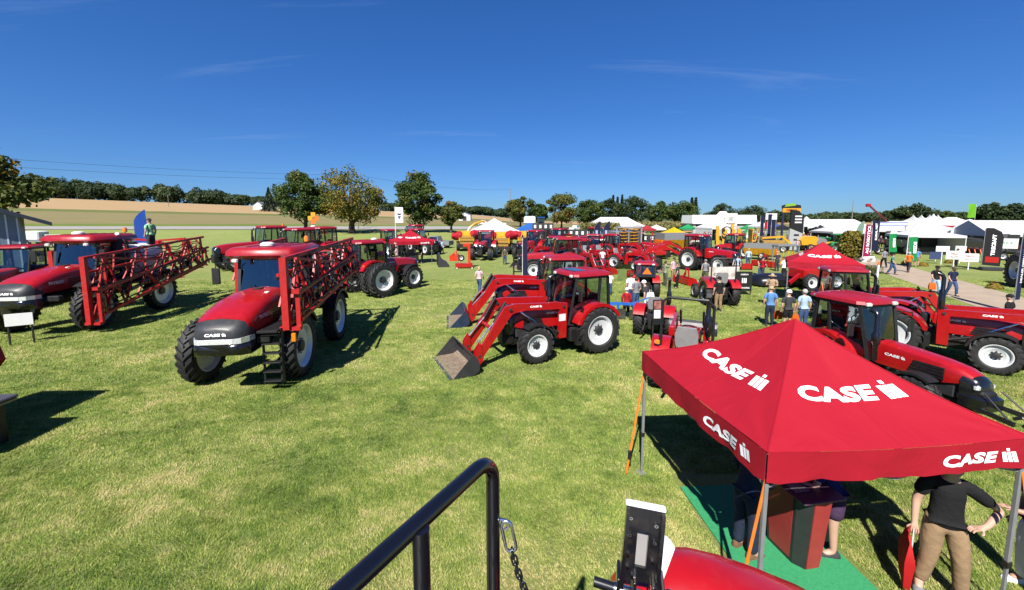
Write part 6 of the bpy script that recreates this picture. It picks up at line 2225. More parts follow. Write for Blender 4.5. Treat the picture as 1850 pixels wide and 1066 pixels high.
for x in (-1.6, 1.3):
    for sy in (1, -1): wheel(q, x, sy * .95, .5, .36, lugs=14, rim=.5)
MB().lathe([(.5, -.1), (.62, -.1), (.62, .1), (.5, .1)], 20, (-1.2, -.5, 2.9)).build('hose_reel', BLK, q)
q = empty('yellow_spreader', 'yellow drum machine with grey hood right of the sign tower', 'farm machine', (px(1458, 56), 56, 0), yaw(1, 0), .72)
MB().prism([(-1.6, 1.2), (1.4, 1.2), (1.7, 2.2), (.9, 2.9), (-1.2, 2.9), (-1.8, 2.1)], -1, 1).build('body', YEL, q)
MB().lathe([(.004, -1.1), (1.0, -1.1), (1.05, 0), (1.0, 1.1), (.004, 1.1)], 24, (2.2, 0, 1.6)).build('drum', MID, q)
for sy in (1, -1): wheel(q, 0, sy * 1.15, .7, .45, lugs=16, rim=.5, disc=YEL)
q = empty('yellow_loader', 'low yellow loader arm machine between the wagon and the sign tower', 'farm machine', (px(1404, 54), 54, 0), yaw(1, -.3))
MB().bar((-1.8, 0, 1.9), (.6, 0, 2.1), .25, .25).build('arm', YEL, q); MB().bar((.6, 0, 2.1), (1.6, 0, 1.2), .25, .25).build('arm', YEL, q)
MB().box(-1.8, .8, -.7, .7, .5, 1.6, .1).build('body', YEL_SHADE, q)
for x in (-1.2, .5):
    for sy in (1, -1): wheel(q, x, sy * .85, .48, .32, lugs=14, rim=.5)
q = empty('silver_frame', 'pale square steel frame trailer behind the near red tent group', 'trailer', (px(1421, 37.5), 37.5, 0), .15, .8)
for x in (-1.35, 1.35):
    for y in (-.4, .4): MB().box(x - .06, x + .06, y - .06, y + .06, 0, 2.55, .01).build('post', MID, q)
MB().box(-1.45, 1.45, -.5, .5, 2.5, 2.72, .03).build('top', MID, q)
MB().box(-.9, 1.1, -.3, .3, .4, .7, .03).build('tray', YEL, q)
for k in range(4): MB().bar((-1 + k * .6, 0, .7), (-.8 + k * .6, 0, 2.2), .08, .08).build('rod', YEL, q)
mw = empty('covered_mower', 'low machine under a shiny black cover left of the right red tent', 'mower', (px(1416, 27.6), 27.6, 0), .12)
rings = []
for x, k in ((-2.2, .55), (-2.0, .85), (-.8, 1.0), (.8, .95), (1.8, .8), (2.0, .5)):
    rings.append([(x, -1.0 * k, .12), (x, -1.05 * k, .55 * k), (x, -.7 * k, .78 * k), (x, 0, .88 * k), (x, .7 * k, .78 * k), (x, 1.05 * k, .55 * k), (x, 1.0 * k, .12)])
MB().loft(rings).build('cover', mat('black_tarp', (.012, .012, .016), .28, vary=.2, bump=.7, scale=2.0), mw, 60)
for x in (-1.6, 1.4): MB().box(x - .15, x + .15, -.8, .8, 0, .15, .02).build('skid', DKG, mw)
bc = empty('red_tractor_rear', 'red machine with white wheel half hidden under the right red tent', 'farm machine', (px(1470, 26.4), 26.4, 0), yaw(1, .2))
MB().box(-1.2, 1.4, -.7, .7, .7, 1.4, .1).build('body', RED, bc)
for x in (-.9, 1.0):
    for sy in (1, -1): wheel(bc, x, sy * .85, .55, .34, lugs=16, rim=.6)
MB().bar((-1.2, -.3, 1.0), (-2.2, -.5, .5), .15, .2).build('drawbar', RED, bc)

# ------------------------------------------------------------------ centre right: compact tractors and implements
tractor('compact red tractor with cab and orange triangle seen from behind', (px(1167, 23.4), 23.4), yaw(.18, 1), 'compact', s=1.06, open_door=True, mirrors=False, text=False)
box_scraper('red box scraper on the lawn behind the man in the black vest', G(1238, 513), .15, 1.0, RED, 1.15)
tractor('small red tractor seen from behind with the man in black beside it', (px(1305, 21.3), 21.3), yaw(.12, 1), 'compact', cab=False, rops=True, s=1.12, exh=False, text=False, rimk='dark', tri=False)
pb2 = mat('picture_print_b', (.62, .55, .50), .5, vary=.6, scale=1.6)
board('large pale picture board behind the small red tractor', (px(1312, 25.5), 25.5), .05, 2.0, 1.25, .3, pb2, name='picture_board')
board('black sign board with white print right of the picture board', (px(1349, 24), 24), -.1, .92, 1.2, .25, BLK, name='sign_board',
      text=[('CASE IH', (0, .98 + .25), .09, TXT), ('III', (0, .50 + .25), .3, TXT), ('FINANCING', (0, .16 + .25), .09, TXT)])
plough('blue plough with grey mouldboards beside the man in grey', G(1142, 579) + Vector((0, .2, 0)), yaw(1, -.25))
tractor('old red tractor with white and red wheel behind the dark sign stand', (5.75, 15.7), yaw(.45, .9), 'compact', cab=False, rops=False, s=1.0, text=False, rimk='red', fender_m=RED)
tractor('red open loader tractor with roll bar and grey seat seen from behind', (4.78, 10.6), yaw(.45, .89), 'compact', cab=False, rops=True, loader='raised', s=1.14, exh=True, tri=False)
q = [o for o in col.objects if o.get('label', '').startswith('red open loader tractor with roll')][0]
MB().hexa([(-.95, -.42, .78), (-.45, -.36, 1.0), (-.45, .36, 1.0), (-.95, .42, .78), (-.95, -.42, .83), (-.45, -.36, 1.05), (-.45, .36, 1.05), (-.95, .42, .83)]).build('rear_cover', RED, q)
for sy in (1, -1): MB().box(-.5, -.42, sy * .62 - .06, sy * .62 + .06, 1.18, 1.28, .02).build('turn_signal', AMB, q)
st = board('dark framed sign stand with white sheet before the old red tractor', G(1187, 622), .05, .42, .95, .75, BLK, name='sign_stand')
MB().box(-.17, .17, -.03, -.02, 1.0, 1.32).build('sheet', WHT, st)
MB().box(-.18, .18, -.026, -.017, 1.36, 1.66).build('picture', mat('picture_print_c', (.3, .12, .1), .5, vary=.8, scale=6), st)

# ------------------------------------------------------------------ right: cab tractor, open loader tractor, third one
h23 = yaw(.22, -.975)
nt_ = tractor('narrow red cab tractor with long hood behind the near red tent', (9.8, 11.4), h23, 'narrow', s=1.04)
fx = 2.93
fh = MB().box(fx - .35, fx + .15, -.3, .3, .45, .8, .06).build('front_hitch', BLKG, nt_)
for sy in (1, -1):
    MB().bar((fx, sy * .28, .55), (fx + .6, sy * .34, .5), .05, .09).build('lower_arm', BLK, fh)
    MB().tube([(fx + .58, sy * .34, .62), (fx + .7, sy * .34, .7), (fx + .78, sy * .34, .62), (fx + .72, sy * .34, .52)], .035, 8).build('hook', BLK, fh)
    MB().tube([(fx + .1, sy * .25, .9), (fx + .55, sy * .33, .5)], .018, 6).build('stay_chain', BLK, fh)
h24 = yaw(.66, -.75)
tractor('red open station loader tractor with grey seat and tall exhaust at right', (13.75, 14.0), h24, 'utility', cab=False, rops=False, loader='raised', s=.95, rimk='silver', exh=True)
tractor('red cab tractor with orange triangle and loader behind the narrow one', (14.6, 17.6), yaw(.97, -.25), 'narrow', loader=True, s=1.04, text=False)
q = [o for o in col.objects if o.get('label', '').startswith('red cab tractor with orange')][0]
MB().add([(-.62, 0, 1.75), (-.62, .28, 1.25), (-.62, -.28, 1.25), (-.64, 0, 1.75), (-.64, .28, 1.25), (-.64, -.28, 1.25)], [(0, 1, 2), (5, 4, 3), (0, 3, 4, 1), (1, 4, 5, 2), (2, 5, 3, 0)]).build('warning_triangle', ORG, q)
T3 = (17.2, 22.0)
pop_up_tent('red canopy tent in the middle distance left of the paved path', T3, R(-33), half=1.6, eave=2.35, peak=3.4, group='red canopy tents', n=10)
rm = empty('rotary_mower', 'red rotary mower deck beside the man in light blue', 'implement', (px(1482, 14.9), 14.9, 0), yaw(1, .1))
MB().box(-.9, .9, -.8, .8, .15, .42, .06).build('deck', RED, rm)
MB().box(-.2, .2, -.2, .2, .42, .7, .04).build('gearbox', DKG, rm)
MB().bar((.9, -.4, .3), (1.3, -.1, 1.0), .07, .1).build('a_frame', RED, rm); MB().bar((.9, .4, .3), (1.3, .1, 1.0), .07, .1).build('a_frame', RED, rm)
MB().lathe([(.004, -.06), (.2, -.06), (.22, 0), (.2, .06), (.004, .06)], 16, (-1.15, 0, .22)).build('tail_wheel', RUB, rm)

# ------------------------------------------------------------------ people among the machines
def P_(label, u, v, face, **k): return person(label, G(u, v), face, **k)


P_('child in white shirt behind the middle loader tractor', 1101, 533, 1.2, shirt='white', legs='jeans', head=('hair', 'brown'), h=1.4)
P_('child in red shirt and white cap beside the blue plough', 1131, 574, 1.3, shirt='red', legs='black', head=('cap', 'white'), h=1.42, sleeve='long')
P_('man in grey shirt and jeans next to the child in red', 1148, 562, 1.9, shirt='grey', legs='jeans', head=('hair', 'brown'), pose='hands_front')
P_('person in white shirt behind the man in grey', 1139, 552, 1.4, shirt='white', legs='jeans', head=('hair', 'brown'))
P_('person in dark shirt with white bag bending over the plough', 1169, 572, 2.3, shirt='charcoal', legs='white', head=('cap', 'white'), pose='bend')
P_('man in black vest standing by the red box scraper', 1223, 521, 2.6, shirt='charcoal', legs='black', head=('cap', 'olive'), pose='stand')
P_('man in camouflage shirt pointing beside the compact cab tractor', 1201, 517, .2, shirt='camo', legs='olive', head=('hair', 'brown'), pose='point')
P_('person in pale shirt behind the man in the black vest', 1216, 508, -1.2, shirt='pink', legs='khaki', head=('cap', 'charcoal'))
P_('man with grey shirt and backpack walking before the right facing tractor', 1273, 513, 1.3, shirt='grey', legs='olive', head=('cap', 'grey'), pose='walk')
P_('man in black shirt and khaki trousers standing behind the small red tractor', 1297, 562, 1.5, shirt='black', legs='khaki', head=('cap', 'black'))
P_('man in pale blue shirt and jeans beside the yellow wagon', 1351, 482, 1.2, shirt='ltblue', legs='jeans', head=('cap', 'tan'))
P_('person in dark shirt and tan cap at the silver frame trailer', 1403, 490, 1.5, shirt='charcoal', legs='charcoal', head=('cap', 'tan'))
P_('person in white shirt and black trousers before the silver frame trailer', 1415, 506, 2.0, shirt='white', legs='black', head=('cap', 'charcoal'), pose='phone')
P_('man in tan shirt and wide hat holding something in both hands', 1392, 553, -2.2, shirt='tan', legs='charcoal', head=('hat', 'tan'), pose='phone')
P_('man in blue shirt with orange bag, left of three seen from behind', 1389, 589, 1.35, shirt='blue', legs='dkjeans', head=('cap', 'tan'))
P_('man in charcoal shirt and dark shorts, middle of three seen from behind', 1421, 599, 1.45, shirt='charcoal', legs='black', head=('cap', 'white'), leg='shorts')
P_('man in light blue shirt and jeans, right of three seen from behind', 1449, 597, 1.5, shirt='ltblue', legs='jeans', head=('hair', 'grey'))
P_('walker in black shirt with orange bag on the paved path', 1688, 531, -1.9, shirt='black', legs='ltblue', head=('cap', 'black'), pose='walk')
P_('walker in navy shirt and sunglasses on the paved path', 1718, 534, -1.8, shirt='navy', legs='jeans', head=('cap', 'olive'), pose='walk')
P_('man in black shirt at the right edge behind the loader arm', 1816, 612, 1.9, shirt='black', legs='charcoal', head=('cap', 'black'))
P_('walker in dark clothes far along the paved path', 1596, 483, 1.3, shirt='grey', legs='black', head=('hair', 'dark'), pose='walk')
P_('person in blue shirt and shorts by the green feather flags', 1655, 482, .8, shirt='blue', legs='khaki', head=('hat', 'charcoal'), leg='shorts')
P_('person in pale shirt by the white sign boards across the path', 1727, 482, 2.0, shirt='white', legs='black', head=('hair', 'brown'))
P_('person in white shirt before the yellow auger rack', 1123, 478, 1.5, shirt='white', legs='charcoal', head=('hair', 'grey'))
P_('person in green patterned shirt and shorts by the auger rack', 1137, 482, 1.8, shirt='camo', legs='tan', head=('hair', 'brown'), leg='shorts')


def bag(label, pos, m, rz=0, w=.32, h=.38, z=.35):
    q = MB()
    q.loft([[(-w / 2, -.05, z), (w / 2, -.05, z), (w / 2, .05, z), (-w / 2, .05, z)], [(-w * .55, -.07, z + h * .45), (w * .55, -.07, z + h * .45), (w * .55, .07, z + h * .45), (-w * .55, .07, z + h * .45)], [(-w * .45, -.015, z + h), (w * .45, -.015, z + h), (w * .45, .015, z + h), (-w * .45, .015, z + h)]])
    q.tube([(-w * .2, 0, z + h * .95), (-w * .12, 0, z + h + .12), (w * .12, 0, z + h + .12), (w * .2, 0, z + h * .95)], .008, 5)
    return one('shopping_bag', q, m, label, 'bag', pos, rz, 'shopping bags', 60)


BAGO = cloth('bag_orange', (.80, .16, .01), .3)
p = G(1389, 589); bag('orange bag carried by the man in blue shirt', (p.x + .30, p.y - .12, 0), BAGO, .2)
p = G(1421, 599); bag('orange bag carried by the man in dark shorts', (p.x + .28, p.y - .05, 0), BAGO, .3)
p = G(1688, 531); bag('orange bag carried by the walker in black', (p.x - .3, p.y - .1, 0), BAGO, -.4, .3, .42, .3)
p = G(1169, 572); bag('white bag on the back of the person bending over the plough', (p.x + .04, p.y - .22, .5), WHT, .3, .36, .42, .3)

# stalls, small machines and canopies between the sign towers and the white marquees
def stall_machine(label, pos, rz, m, m2, s=1.0, kind=0):
    t = empty('farm_implement', label, 'farm machine', (pos[0], pos[1], 0), rz, s, 'implements on show far behind')
    if kind == 0:       # seed drill: hopper on a frame
        MB().loft([[(-.5, -1.6, 1.0), (.5, -1.6, 1.0), (.5, 1.6, 1.0), (-.5, 1.6, 1.0)], [(-.8, -1.7, 1.9), (.8, -1.7, 1.9), (.8, 1.7, 1.9), (-.8, 1.7, 1.9)]]).build('hopper', m, t)
        for k in range(6): MB().bar((-.1, -1.4 + k * .55, 1.0), (-.6, -1.4 + k * .55, .1), .07, .1).build('coulter', m2, t)
        MB().bar((.4, 0, .8), (2.6, 0, .6), .14, .14).build('drawbar', m2, t)
        for sy in (1, -1): wheel(t, 0, sy * 1.9, .55, .34, lugs=14, rim=.5, disc=m)
    elif kind == 1:     # cultivator: folded wings and tines
        MB().box(-1.2, 1.2, -.9, .9, .9, 1.1, .03).build('frame', m, t)
        for sy in (1, -1):
            MB().bar((0, sy * 1.0, 1.0), (0, sy * 1.3, 3.0), .9, .12).build('wing', m, t)
            for k in range(4): MB().bar((-.4 + k * .25, sy * 1.2, 1.4 + .4 * k), (-.5 + k * .25, sy * 1.7, 1.3 + .4 * k), .05, .06).build('tine', m2, t)
            wheel(t, -.5, sy * .8, .45, .3, lugs=14, rim=.5)
        MB().bar((1.2, 0, .9), (2.8, 0, .6), .14, .14).build('drawbar', m, t)
    else:               # small loader: cabin, body and arm
        MB().box(-1.4, .9, -.7, .7, .6, 1.4, .12).build('body', m, t)
        MB().box(-.7, .5, -.6, .6, 1.4, 2.4, .06).build('cabin', GLSD, t)
        MB().box(-.8, .6, -.65, .65, 2.4, 2.52, .03).build('roof', m, t)
        MB().bar((-.9, 0, 1.6), (1.4, 0, 1.2), .2, .2).build('arm', m2, t)
        for x in (-.9, .6):
            for sy in (1, -1): wheel(t, x, sy * .75, .48, .3, lugs=14, rim=.5, disc=m)
    return t


for k, (u, y, m, m2, kd, lab) in enumerate((
        (1488, 58, GRN, BLK, 0, 'green seed drill behind the middle red tent'), (1512, 55, GRN, YEL, 2, 'green small loader left of the yellow green shrub'),
        (1500, 70, RED, BLK, 1, 'red folded cultivator before the long white marquee'), (1472, 74, DKG, YEL, 0, 'dark seed drill right of the black pylon sign'),
        (1540, 60, ORG, BLK, 0, 'orange hopper machine before the white hipped tent'), (1530, 54, RED, DKG, 2, 'red small loader behind the yellow green shrub'),
        (1352, 64, YEL, BLK, 1, 'yellow folded cultivator before the far crowd'), (1388, 60, DKG, RED, 0, 'dark implement left of the sign tower'),
        (1240, 66, YEL, BLK, 2, 'small yellow loader beside the yellow canopy tent'), (1185, 64, DKG, BLK, 0, 'dark seed drill before the short black fence'),
        (1010, 60, DKG, RED, 1, 'dark folded cultivator behind the red balers'), (1058, 62, DKG, BLK, 0, 'dark implement before the long black fence'),
        (988, 62, BLK, RED, 1, 'black folded cultivator below the blue machine'), (1122, 62, RED, BLK, 0, 'red seed drill behind the auger rack'),
        (1160, 50, RED, BLK, 1, 'red folded cultivator behind the disc mower'), (1026, 56, RED, BLK, 2, 'small red loader behind the yellow baler'),
        (1570, 52, DKG, GRN, 2, 'dark utility cart behind the navy banner flag'), (1625, 52, MID, DKG, 0, 'grey machine under the white marquee by the green flags'),
        (1765, 50, DKG, ORG, 0, 'dark machine left of the tall black banner'), (1822, 44, DKG, MID, 1, 'dark folded implement behind the giant tyre'))):
    stall_machine(lab, (px(u, y), y), [.2, 2.9, 1.2, -.6][k % 4], m, m2, .95, kd)
for k, (u, y, c, lab) in enumerate((
        (1466, 92, (.55, .55, .56), 'small white canopy beside the white spire tent'), (1402, 96, (.05, .10, .35), 'small blue canopy behind the sign tower'), (1412, 90, (.02, .02, .025), 'small black canopy behind the sign tower'),
        (1350, 92, (.02, .28, .09), 'small green canopy right of the seed building'), (1480, 84, (.02, .02, .025), 'small black canopy before the long white marquee'), (1168, 84, (.4, .03, .04), 'small dark red canopy behind the short black fence'),
        (1185, 88, (.55, .55, .56), 'small white canopy behind the short black fence'), (1152, 90, (.5, .5, .52), 'small white canopy right of the long low marquee'), (1242, 92, (.02, .35, .12), 'small green canopy in the corn plot'),
        (1560, 80, (.55, .55, .56), 'small white canopy left of the slanted auger'), (1588, 84, (.4, .03, .08), 'small crimson canopy behind the green feather flags'), (1775, 62, (.55, .55, .56), 'small white canopy behind the tall black banner'))):
    pop_up_tent(lab, (px(u, y), y), .3 * k, half=1.5, eave=2.25, peak=3.1, cl_=cloth('canopy_c%d' % k, c, .25), text=False, n=4, group='small canopies far behind')
for k, (u, y, m, lab) in enumerate(((1195, 128, WHT, 'white pickup at the back of the corn plot'), (1218, 132, MID, 'grey pickup at the back of the corn plot'), (1172, 126, WHT, 'white pickup left of the corn plot'), (1250, 130, WHT, 'white pickup at the right end of the corn plot'), (1040, 140, WHT, 'white pickup under the orange tinged trees'), (1065, 142, DKG, 'dark pickup under the far row of trees'))):
    farm_truck(lab, (px(u, y), y), .2 * k, m)

# distant crowd, each person separate
cg = random.Random(12)
shirts = list(FAB)
spots = []
for _ in range(40): spots.append((cg.uniform(1330, 1402), cg.uniform(62, 92)))
for _ in range(16): spots.append((cg.uniform(1570, 1700), cg.uniform(54, 64)))
for _ in range(70): spots.append((cg.uniform(1405, 1550), cg.uniform(52, 92)))
for _ in range(14): spots.append((cg.uniform(1272, 1312), cg.uniform(76, 86)))
for _ in range(10): spots.append((cg.uniform(1000, 1110), cg.uniform(62, 69)))
for _ in range(8): spots.append((cg.uniform(1150, 1260), cg.uniform(58, 75)))
used = set()
for k, (u, y) in enumerate(spots):
    zone = 'among the white tents by green flags' if u > 1560 else 'in far crowd beside seed building' if u < 1404 and u > 1320 else ('in far crowd right of sign towers' if u > 1404 else ('under white tent before seed building' if u > 1268 else 'by black fence banners'))
    while True:
        sh, lg = cg.choice(shirts), cg.choice(['jeans', 'charcoal', 'khaki', 'black', 'white'])
        if (zone, sh, lg) not in used: break
    used.add((zone, sh, lg))
    nice = {'dkjeans': 'dark denim', 'ltblue': 'pale blue', 'camo': 'camouflage', 'royal': 'royal blue'}
    person(f"person in {nice.get(sh, sh)} top, {lg if lg != 'jeans' else 'denim'} trousers {zone}", (px(u, y), y), cg.uniform(0, 6.28), sh, lg, ('hair', cg.choice(['brown', 'grey', 'dark', 'blond'])) if cg.random() < .6 else ('cap', cg.choice(['white', 'black', 'red', 'navy'])), cg.choice(['stand', 'walk']), 'short', 'long', cg.uniform(1.6, 1.85), group='people ' + zone)

# ------------------------------------------------------------------ seed building and the sign towers
sb = empty('seed_building', 'long white roofed building with grey walls and tall seed sign', 'building', (px(1310, 96), 100, 0), R(-3))
GW = mat('grey_siding', (.42, .42, .42), .6, vary=.06)
MB().box(-7.2, 7.2, -3.4, 3.4, 0, 3.2).build('wall', GW, sb)
MB().prism([(-3.9, 3.15), (3.9, 3.15), (3.4, 5.2), (-3.4, 5.2)], -7.5, 7.5, 'x').build('roof', mat('white_roof', (.80, .80, .80), .5, vary=.03), sb)
MB().prism([(-2.4, 3.4), (2.4, 3.4), (0, 6.1)], -4.1, -1.0).build('gable', mat('white_roof', (.80, .80, .80), .5, vary=.03), sb)
for k in range(4): MB().box(-6.6 + k * .9, -5.85 + k * .9, -3.44, -3.39, 1.1, 2.8).build('window', GLSD, sb)
MB().prism([(3.6, .9), (7, .9), (5.3, 1.7)], -3.46, -3.40).build('emblem', GRN, sb)
MB().box(3.2, 7.0, -3.45, -3.40, .55, .8).build('stripe', GRN, sb)
sg = MB().box(-.6, 2.3, -5.0, -4.9, 2.6, 5.6).build('sign_panel', WHT, sb)
flat_text('lettering', text_mb('PIONEER', 1, .05), DKT, sg, (.85, -5.012, 2.95), (1, 0, 0), (0, 0, 1), .42)
for k in range(3): MB().lathe([(.3, -.02), (.36, -.02), (.36, .02), (.3, .02)], 16, (.45 + k * .4, -5.03, 4.3)).build('emblem', DKG, sg)
MB().box(-.5, 2.2, -4.98, -4.88, .2, 2.55).build('sign_panel', mat('sign_orange', (.75, .33, .04), .5), sb)
MB().box(.2, 1.0, -5.0, -4.99, .3, 2.2).build('sign_strip', WHT, sb)

tw = empty('sign_tower', 'tall sign tower with yellow and black topped panel', 'sign', (px(1425, 62), 62, 0))
for x in (-1.15, .4): MB().box(x - .14, x + .14, -.1, .1, 0, 5.6, .02).build('post', mat('post_navy', (.015, .02, .06), .5), tw)
hp = MB().box(-1.3, 1.45, -.16, .16, 5.45, 6.1, .02).build('panel', YEL, tw)
flat_text('lettering', text_mb('DEKALB', 1, .06), RED, hp, (.05, -.17, 5.58), (1, 0, 0), (0, 0, 1), .36)
MB().prism([(-1.35, 6.1), (1.5, 6.1), (1.4, 6.55), (-.3, 6.8), (-1.35, 6.5)], -.15, .15).build('top_panel', BLK, tw)
MB().prism([(-1.1, 6.3), (.7, 6.5), (.4, 6.85), (-.8, 6.75)], -.17, -.152).build('leaf_emblem', mat('lime', (.22, .42, .03), .5), tw)
t2 = empty('sign_tower', 'black and grey slanted pylon sign right of the yellow topped tower', 'sign', (px(1437, 56), 56, 0))
MB().prism([(-.9, 3.2), (.9, 2.5), (.9, 4.6), (.2, 5.6), (-.9, 5.8)], -.15, .15).build('upper_panel', BLK, t2)
lp_ = MB().prism([(-1.1, .1), (.6, .1), (.88, 2.45), (-.9, 3.15)], -.14, .14).build('lower_panel', mat('pylon_grey', (.38, .40, .41), .5), t2)
for k in range(3): MB().box(-.35, .6, -.165, -.155, 3.9 + k * .42, 4.1 + k * .42).build('stripe', WHT, t2)
for k in range(3): MB().box(-.35, .35, -.16, -.145, .8 + k * .65, 1.05 + k * .65).build('mark', (YEL, DKG, BLK)[k], lp_)
for k, (u, y, h, m) in enumerate(((1385, 66, 5.2, mat('post_navy', (.015, .02, .06), .5)), (1372, 70, 5.0, BLK), (1392, 64, 4.2, BLK))):
    feather_flag(['dark slim flag left of the yellow topped tower', 'second dark slim flag further left of the tower', 'third dark slim flag nearest the tower'][k], (px(u, y), y), h, .6, [(1, cloth('flag_navy', (.01, .014, .05), .2))], None, 0, curved=False)
board('white company board on posts above the far crowd', (px(1391, 85), 85), 0, 2.4, 1.3, 4.2, WHT, posts=(MID, .1), text=[('VISIT', (0, 4.9), .35)])
pop = pop_up_tent('small white and red canopy left of the company board', (px(1372, 86), 86), .3, half=1.6, eave=2.9, peak=3.8, cl_=WCAN, text=False, n=6)
board('red and white cross banner in the far crowd', (px(1385, 78), 78), 0, 1.1, 1.3, 2.4, RED, posts=(MID, .06))

# ------------------------------------------------------------------ white tents and flags on the right
WT = 'white tents across the path'
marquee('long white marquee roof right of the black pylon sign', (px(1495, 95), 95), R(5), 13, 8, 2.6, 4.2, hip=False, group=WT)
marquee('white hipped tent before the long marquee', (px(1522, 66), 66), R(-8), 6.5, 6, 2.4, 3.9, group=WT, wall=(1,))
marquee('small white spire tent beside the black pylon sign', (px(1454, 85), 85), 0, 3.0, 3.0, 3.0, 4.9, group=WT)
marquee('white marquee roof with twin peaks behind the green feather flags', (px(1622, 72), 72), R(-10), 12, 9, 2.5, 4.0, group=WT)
marquee('broad white marquee with dark panel as shade inside right of the twin peaks', (px(1668, 66), 66), R(-14), 9, 8, 2.4, 3.8, group=WT)
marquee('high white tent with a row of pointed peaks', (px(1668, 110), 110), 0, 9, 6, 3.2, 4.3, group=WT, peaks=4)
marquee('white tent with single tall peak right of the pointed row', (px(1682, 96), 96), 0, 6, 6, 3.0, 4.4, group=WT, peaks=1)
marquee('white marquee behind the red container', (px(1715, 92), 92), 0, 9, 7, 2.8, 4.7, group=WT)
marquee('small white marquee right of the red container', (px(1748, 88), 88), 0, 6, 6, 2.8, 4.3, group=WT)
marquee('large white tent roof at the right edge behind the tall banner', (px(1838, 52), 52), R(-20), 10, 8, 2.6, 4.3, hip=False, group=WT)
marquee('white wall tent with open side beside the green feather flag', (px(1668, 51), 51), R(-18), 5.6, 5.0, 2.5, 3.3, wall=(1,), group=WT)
q = empty('dark_roof_shelter', 'dark grey sloping roof shelter behind the white sign boards', 'shelter', (px(1705, 54), 54, 0), R(-15))
MB().prism([(-4, 2.3), (4, 1.6), (4, 1.8), (-4, 2.75)], -2.5, 2.5).build('roof', DKG, q)
for x in (-3.8, 3.8):
    for y in (-2.3, 2.3): MB().box(x - .08, x + .08, y - .08, y + .08, 0, 1.75).build('post', DKG, q)
sd = MB().box(-3.9, 3.9, -2.2, -2.1, .05, 1.6).build('side_wall', mat('plum_wall', (.10, .03, .05), .6, vary=.4, scale=1), q)
for x in (-1.6, 2.4): MB().prism([(x - .7, .9), (x + .5, .8), (x + .7, 1.5), (x - .1, 1.35)], -2.24, -2.21).build('leaf_emblem', GRN, sd)
q = empty('red_container', 'long red grain body on legs between the white tents', 'container', (px(1716, 68), 68, 0), R(-6))
MB().prism([(-3.4, 3.3), (3.2, 3.3), (2.6, 1.9), (-2.4, 1.5)], -1, 1).build('body', RED, q)
for x in (-2.6, 2.4):
    for y in (-.8, .8): MB().box(x - .08, x + .08, y - .08, y + .08, 0, 2.2).build('leg', BLK, q)
bm_ = empty('grain_auger', 'dark red slanted auger boom rising above the navy flag', 'auger', (px(1596, 78), 78, 0), 0)
MB().tube([(3.2, 0, 1.5), (-3.4, 0, 7.0)], .17, 8).build('tube', mat('dark_red', (.16, .015, .02), .45), bm_)
MB().box(-3.9, -3.2, -.3, .3, 6.7, 7.3, .08).build('head', RED, bm_)
for x, z in ((1.0, 3.3), (-.5, 4.6)): MB().bar((x, -.4, 0), (x, 0, z), .1, .1).build('support_leg', BLK, bm_)
for sy in (1, -1): wheel(bm_, .6, sy * .8, .45, .3, lugs=14, rim=.5)

CG = cloth('flag_green', (.015, .32, .09), .3); CW = cloth('flag_white', (.7, .71, .76), .3)
CN = cloth('flag_navy', (.01, .014, .05), .2); CM = cloth('flag_magenta', (.42, .012, .09), .3)
CLM = cloth('flag_lime', (.20, .55, .02), .35); CLB = cloth('flag_sky', (.35, .55, .68), .3)
feather_flag('magenta feather flag with white lettering at the path bend', G(1557, 473), 3.9, .72, [(1, CM)], ('AG ROBOTICS', 0, .34, .22), .1, curved=False, lean=-.02)
feather_flag('navy banner flag with white marks right of the magenta flag', G(1573, 462), 4.3, .95, [(1, CN)], ('RURAL NET', 0, .3, .45), .1, curved=False, lean=.04)
feather_flag('left green feather flag with white curved top', G(1606, 463), 3.6, .85, [(.72, CG), (1, CW)], ('SEEDS', 0, .32, .3), 0, sway=.5, lean=.06)
feather_flag('right green feather flag with white curved top', G(1640, 482), 4.3, .85, [(.62, CG), (1, CW)], ('SEEDS', 0, .32, .3), 0, sway=.5, lean=.04)
feather_flag('pale green upright flag behind the magenta flag', (px(1547, 56), 56), 4.2, .9, [(1, cloth('flag_pale_green', (.25, .40, .28), .3))], None, 0)
feather_flag('pale blue white feather flag before the red container', (px(1716, 56), 56), 3.7, 1.0, [(.5, CLB), (1, CW)], None, .1)
feather_flag('slim pale blue flag right of the red container', (px(1752, 56), 56), 3.9, .6, [(1, CLB)], None, .1)
feather_flag('lime green flag high on a pole above the white tents', (px(1757, 70), 70), 7.0, 1.3, [(.0, CLM), (1, CLM)], None, PI, curved=False)
q = [o for o in col.objects if o.get('label', '').startswith('lime green flag')][0]
for ch in q.children:
    if ch.name.startswith('cloth'):
        for v in ch.data.vertices:
            if v.co.z < 7.0: v.co.z = 4.6 + (v.co.z - .98) * .4
bn = empty('tall_banner', 'tall black banner with white upright lettering and red base', 'banner', (*G(1789, 489).xy, 0), R(-20))
MB().tube([(-.62, .03, 0), (-.62, .03, 3.7)], .03, 6).build('pole', MID, bn)
pn = MB(); pts = [(-.6, .5), (.58, .4), (.62, 2.9), (.45, 3.45), (-.1, 3.78), (-.6, 3.8)]
pn.prism(pts, -.012, .012); pc = pn.build('cloth', cloth('flag_black', (.012, .012, .015), .15), bn)
MB().prism([(-.45, .75), (.45, .7), (.45, 1.2), (-.45, 1.25)], -.02, -.014).build('red_block', RED, pc)
dt = text_mb('TIRECRAFT', 1, .05, 1.1)
letters('lettering', dt, TXT, pc, lambda x, y: (.14 - y, -.022, 1.36 + x), .27, 0)
MB().box(-.7, .7, -.3, .3, 0, .32, .05).build('foot', DKG, bn)
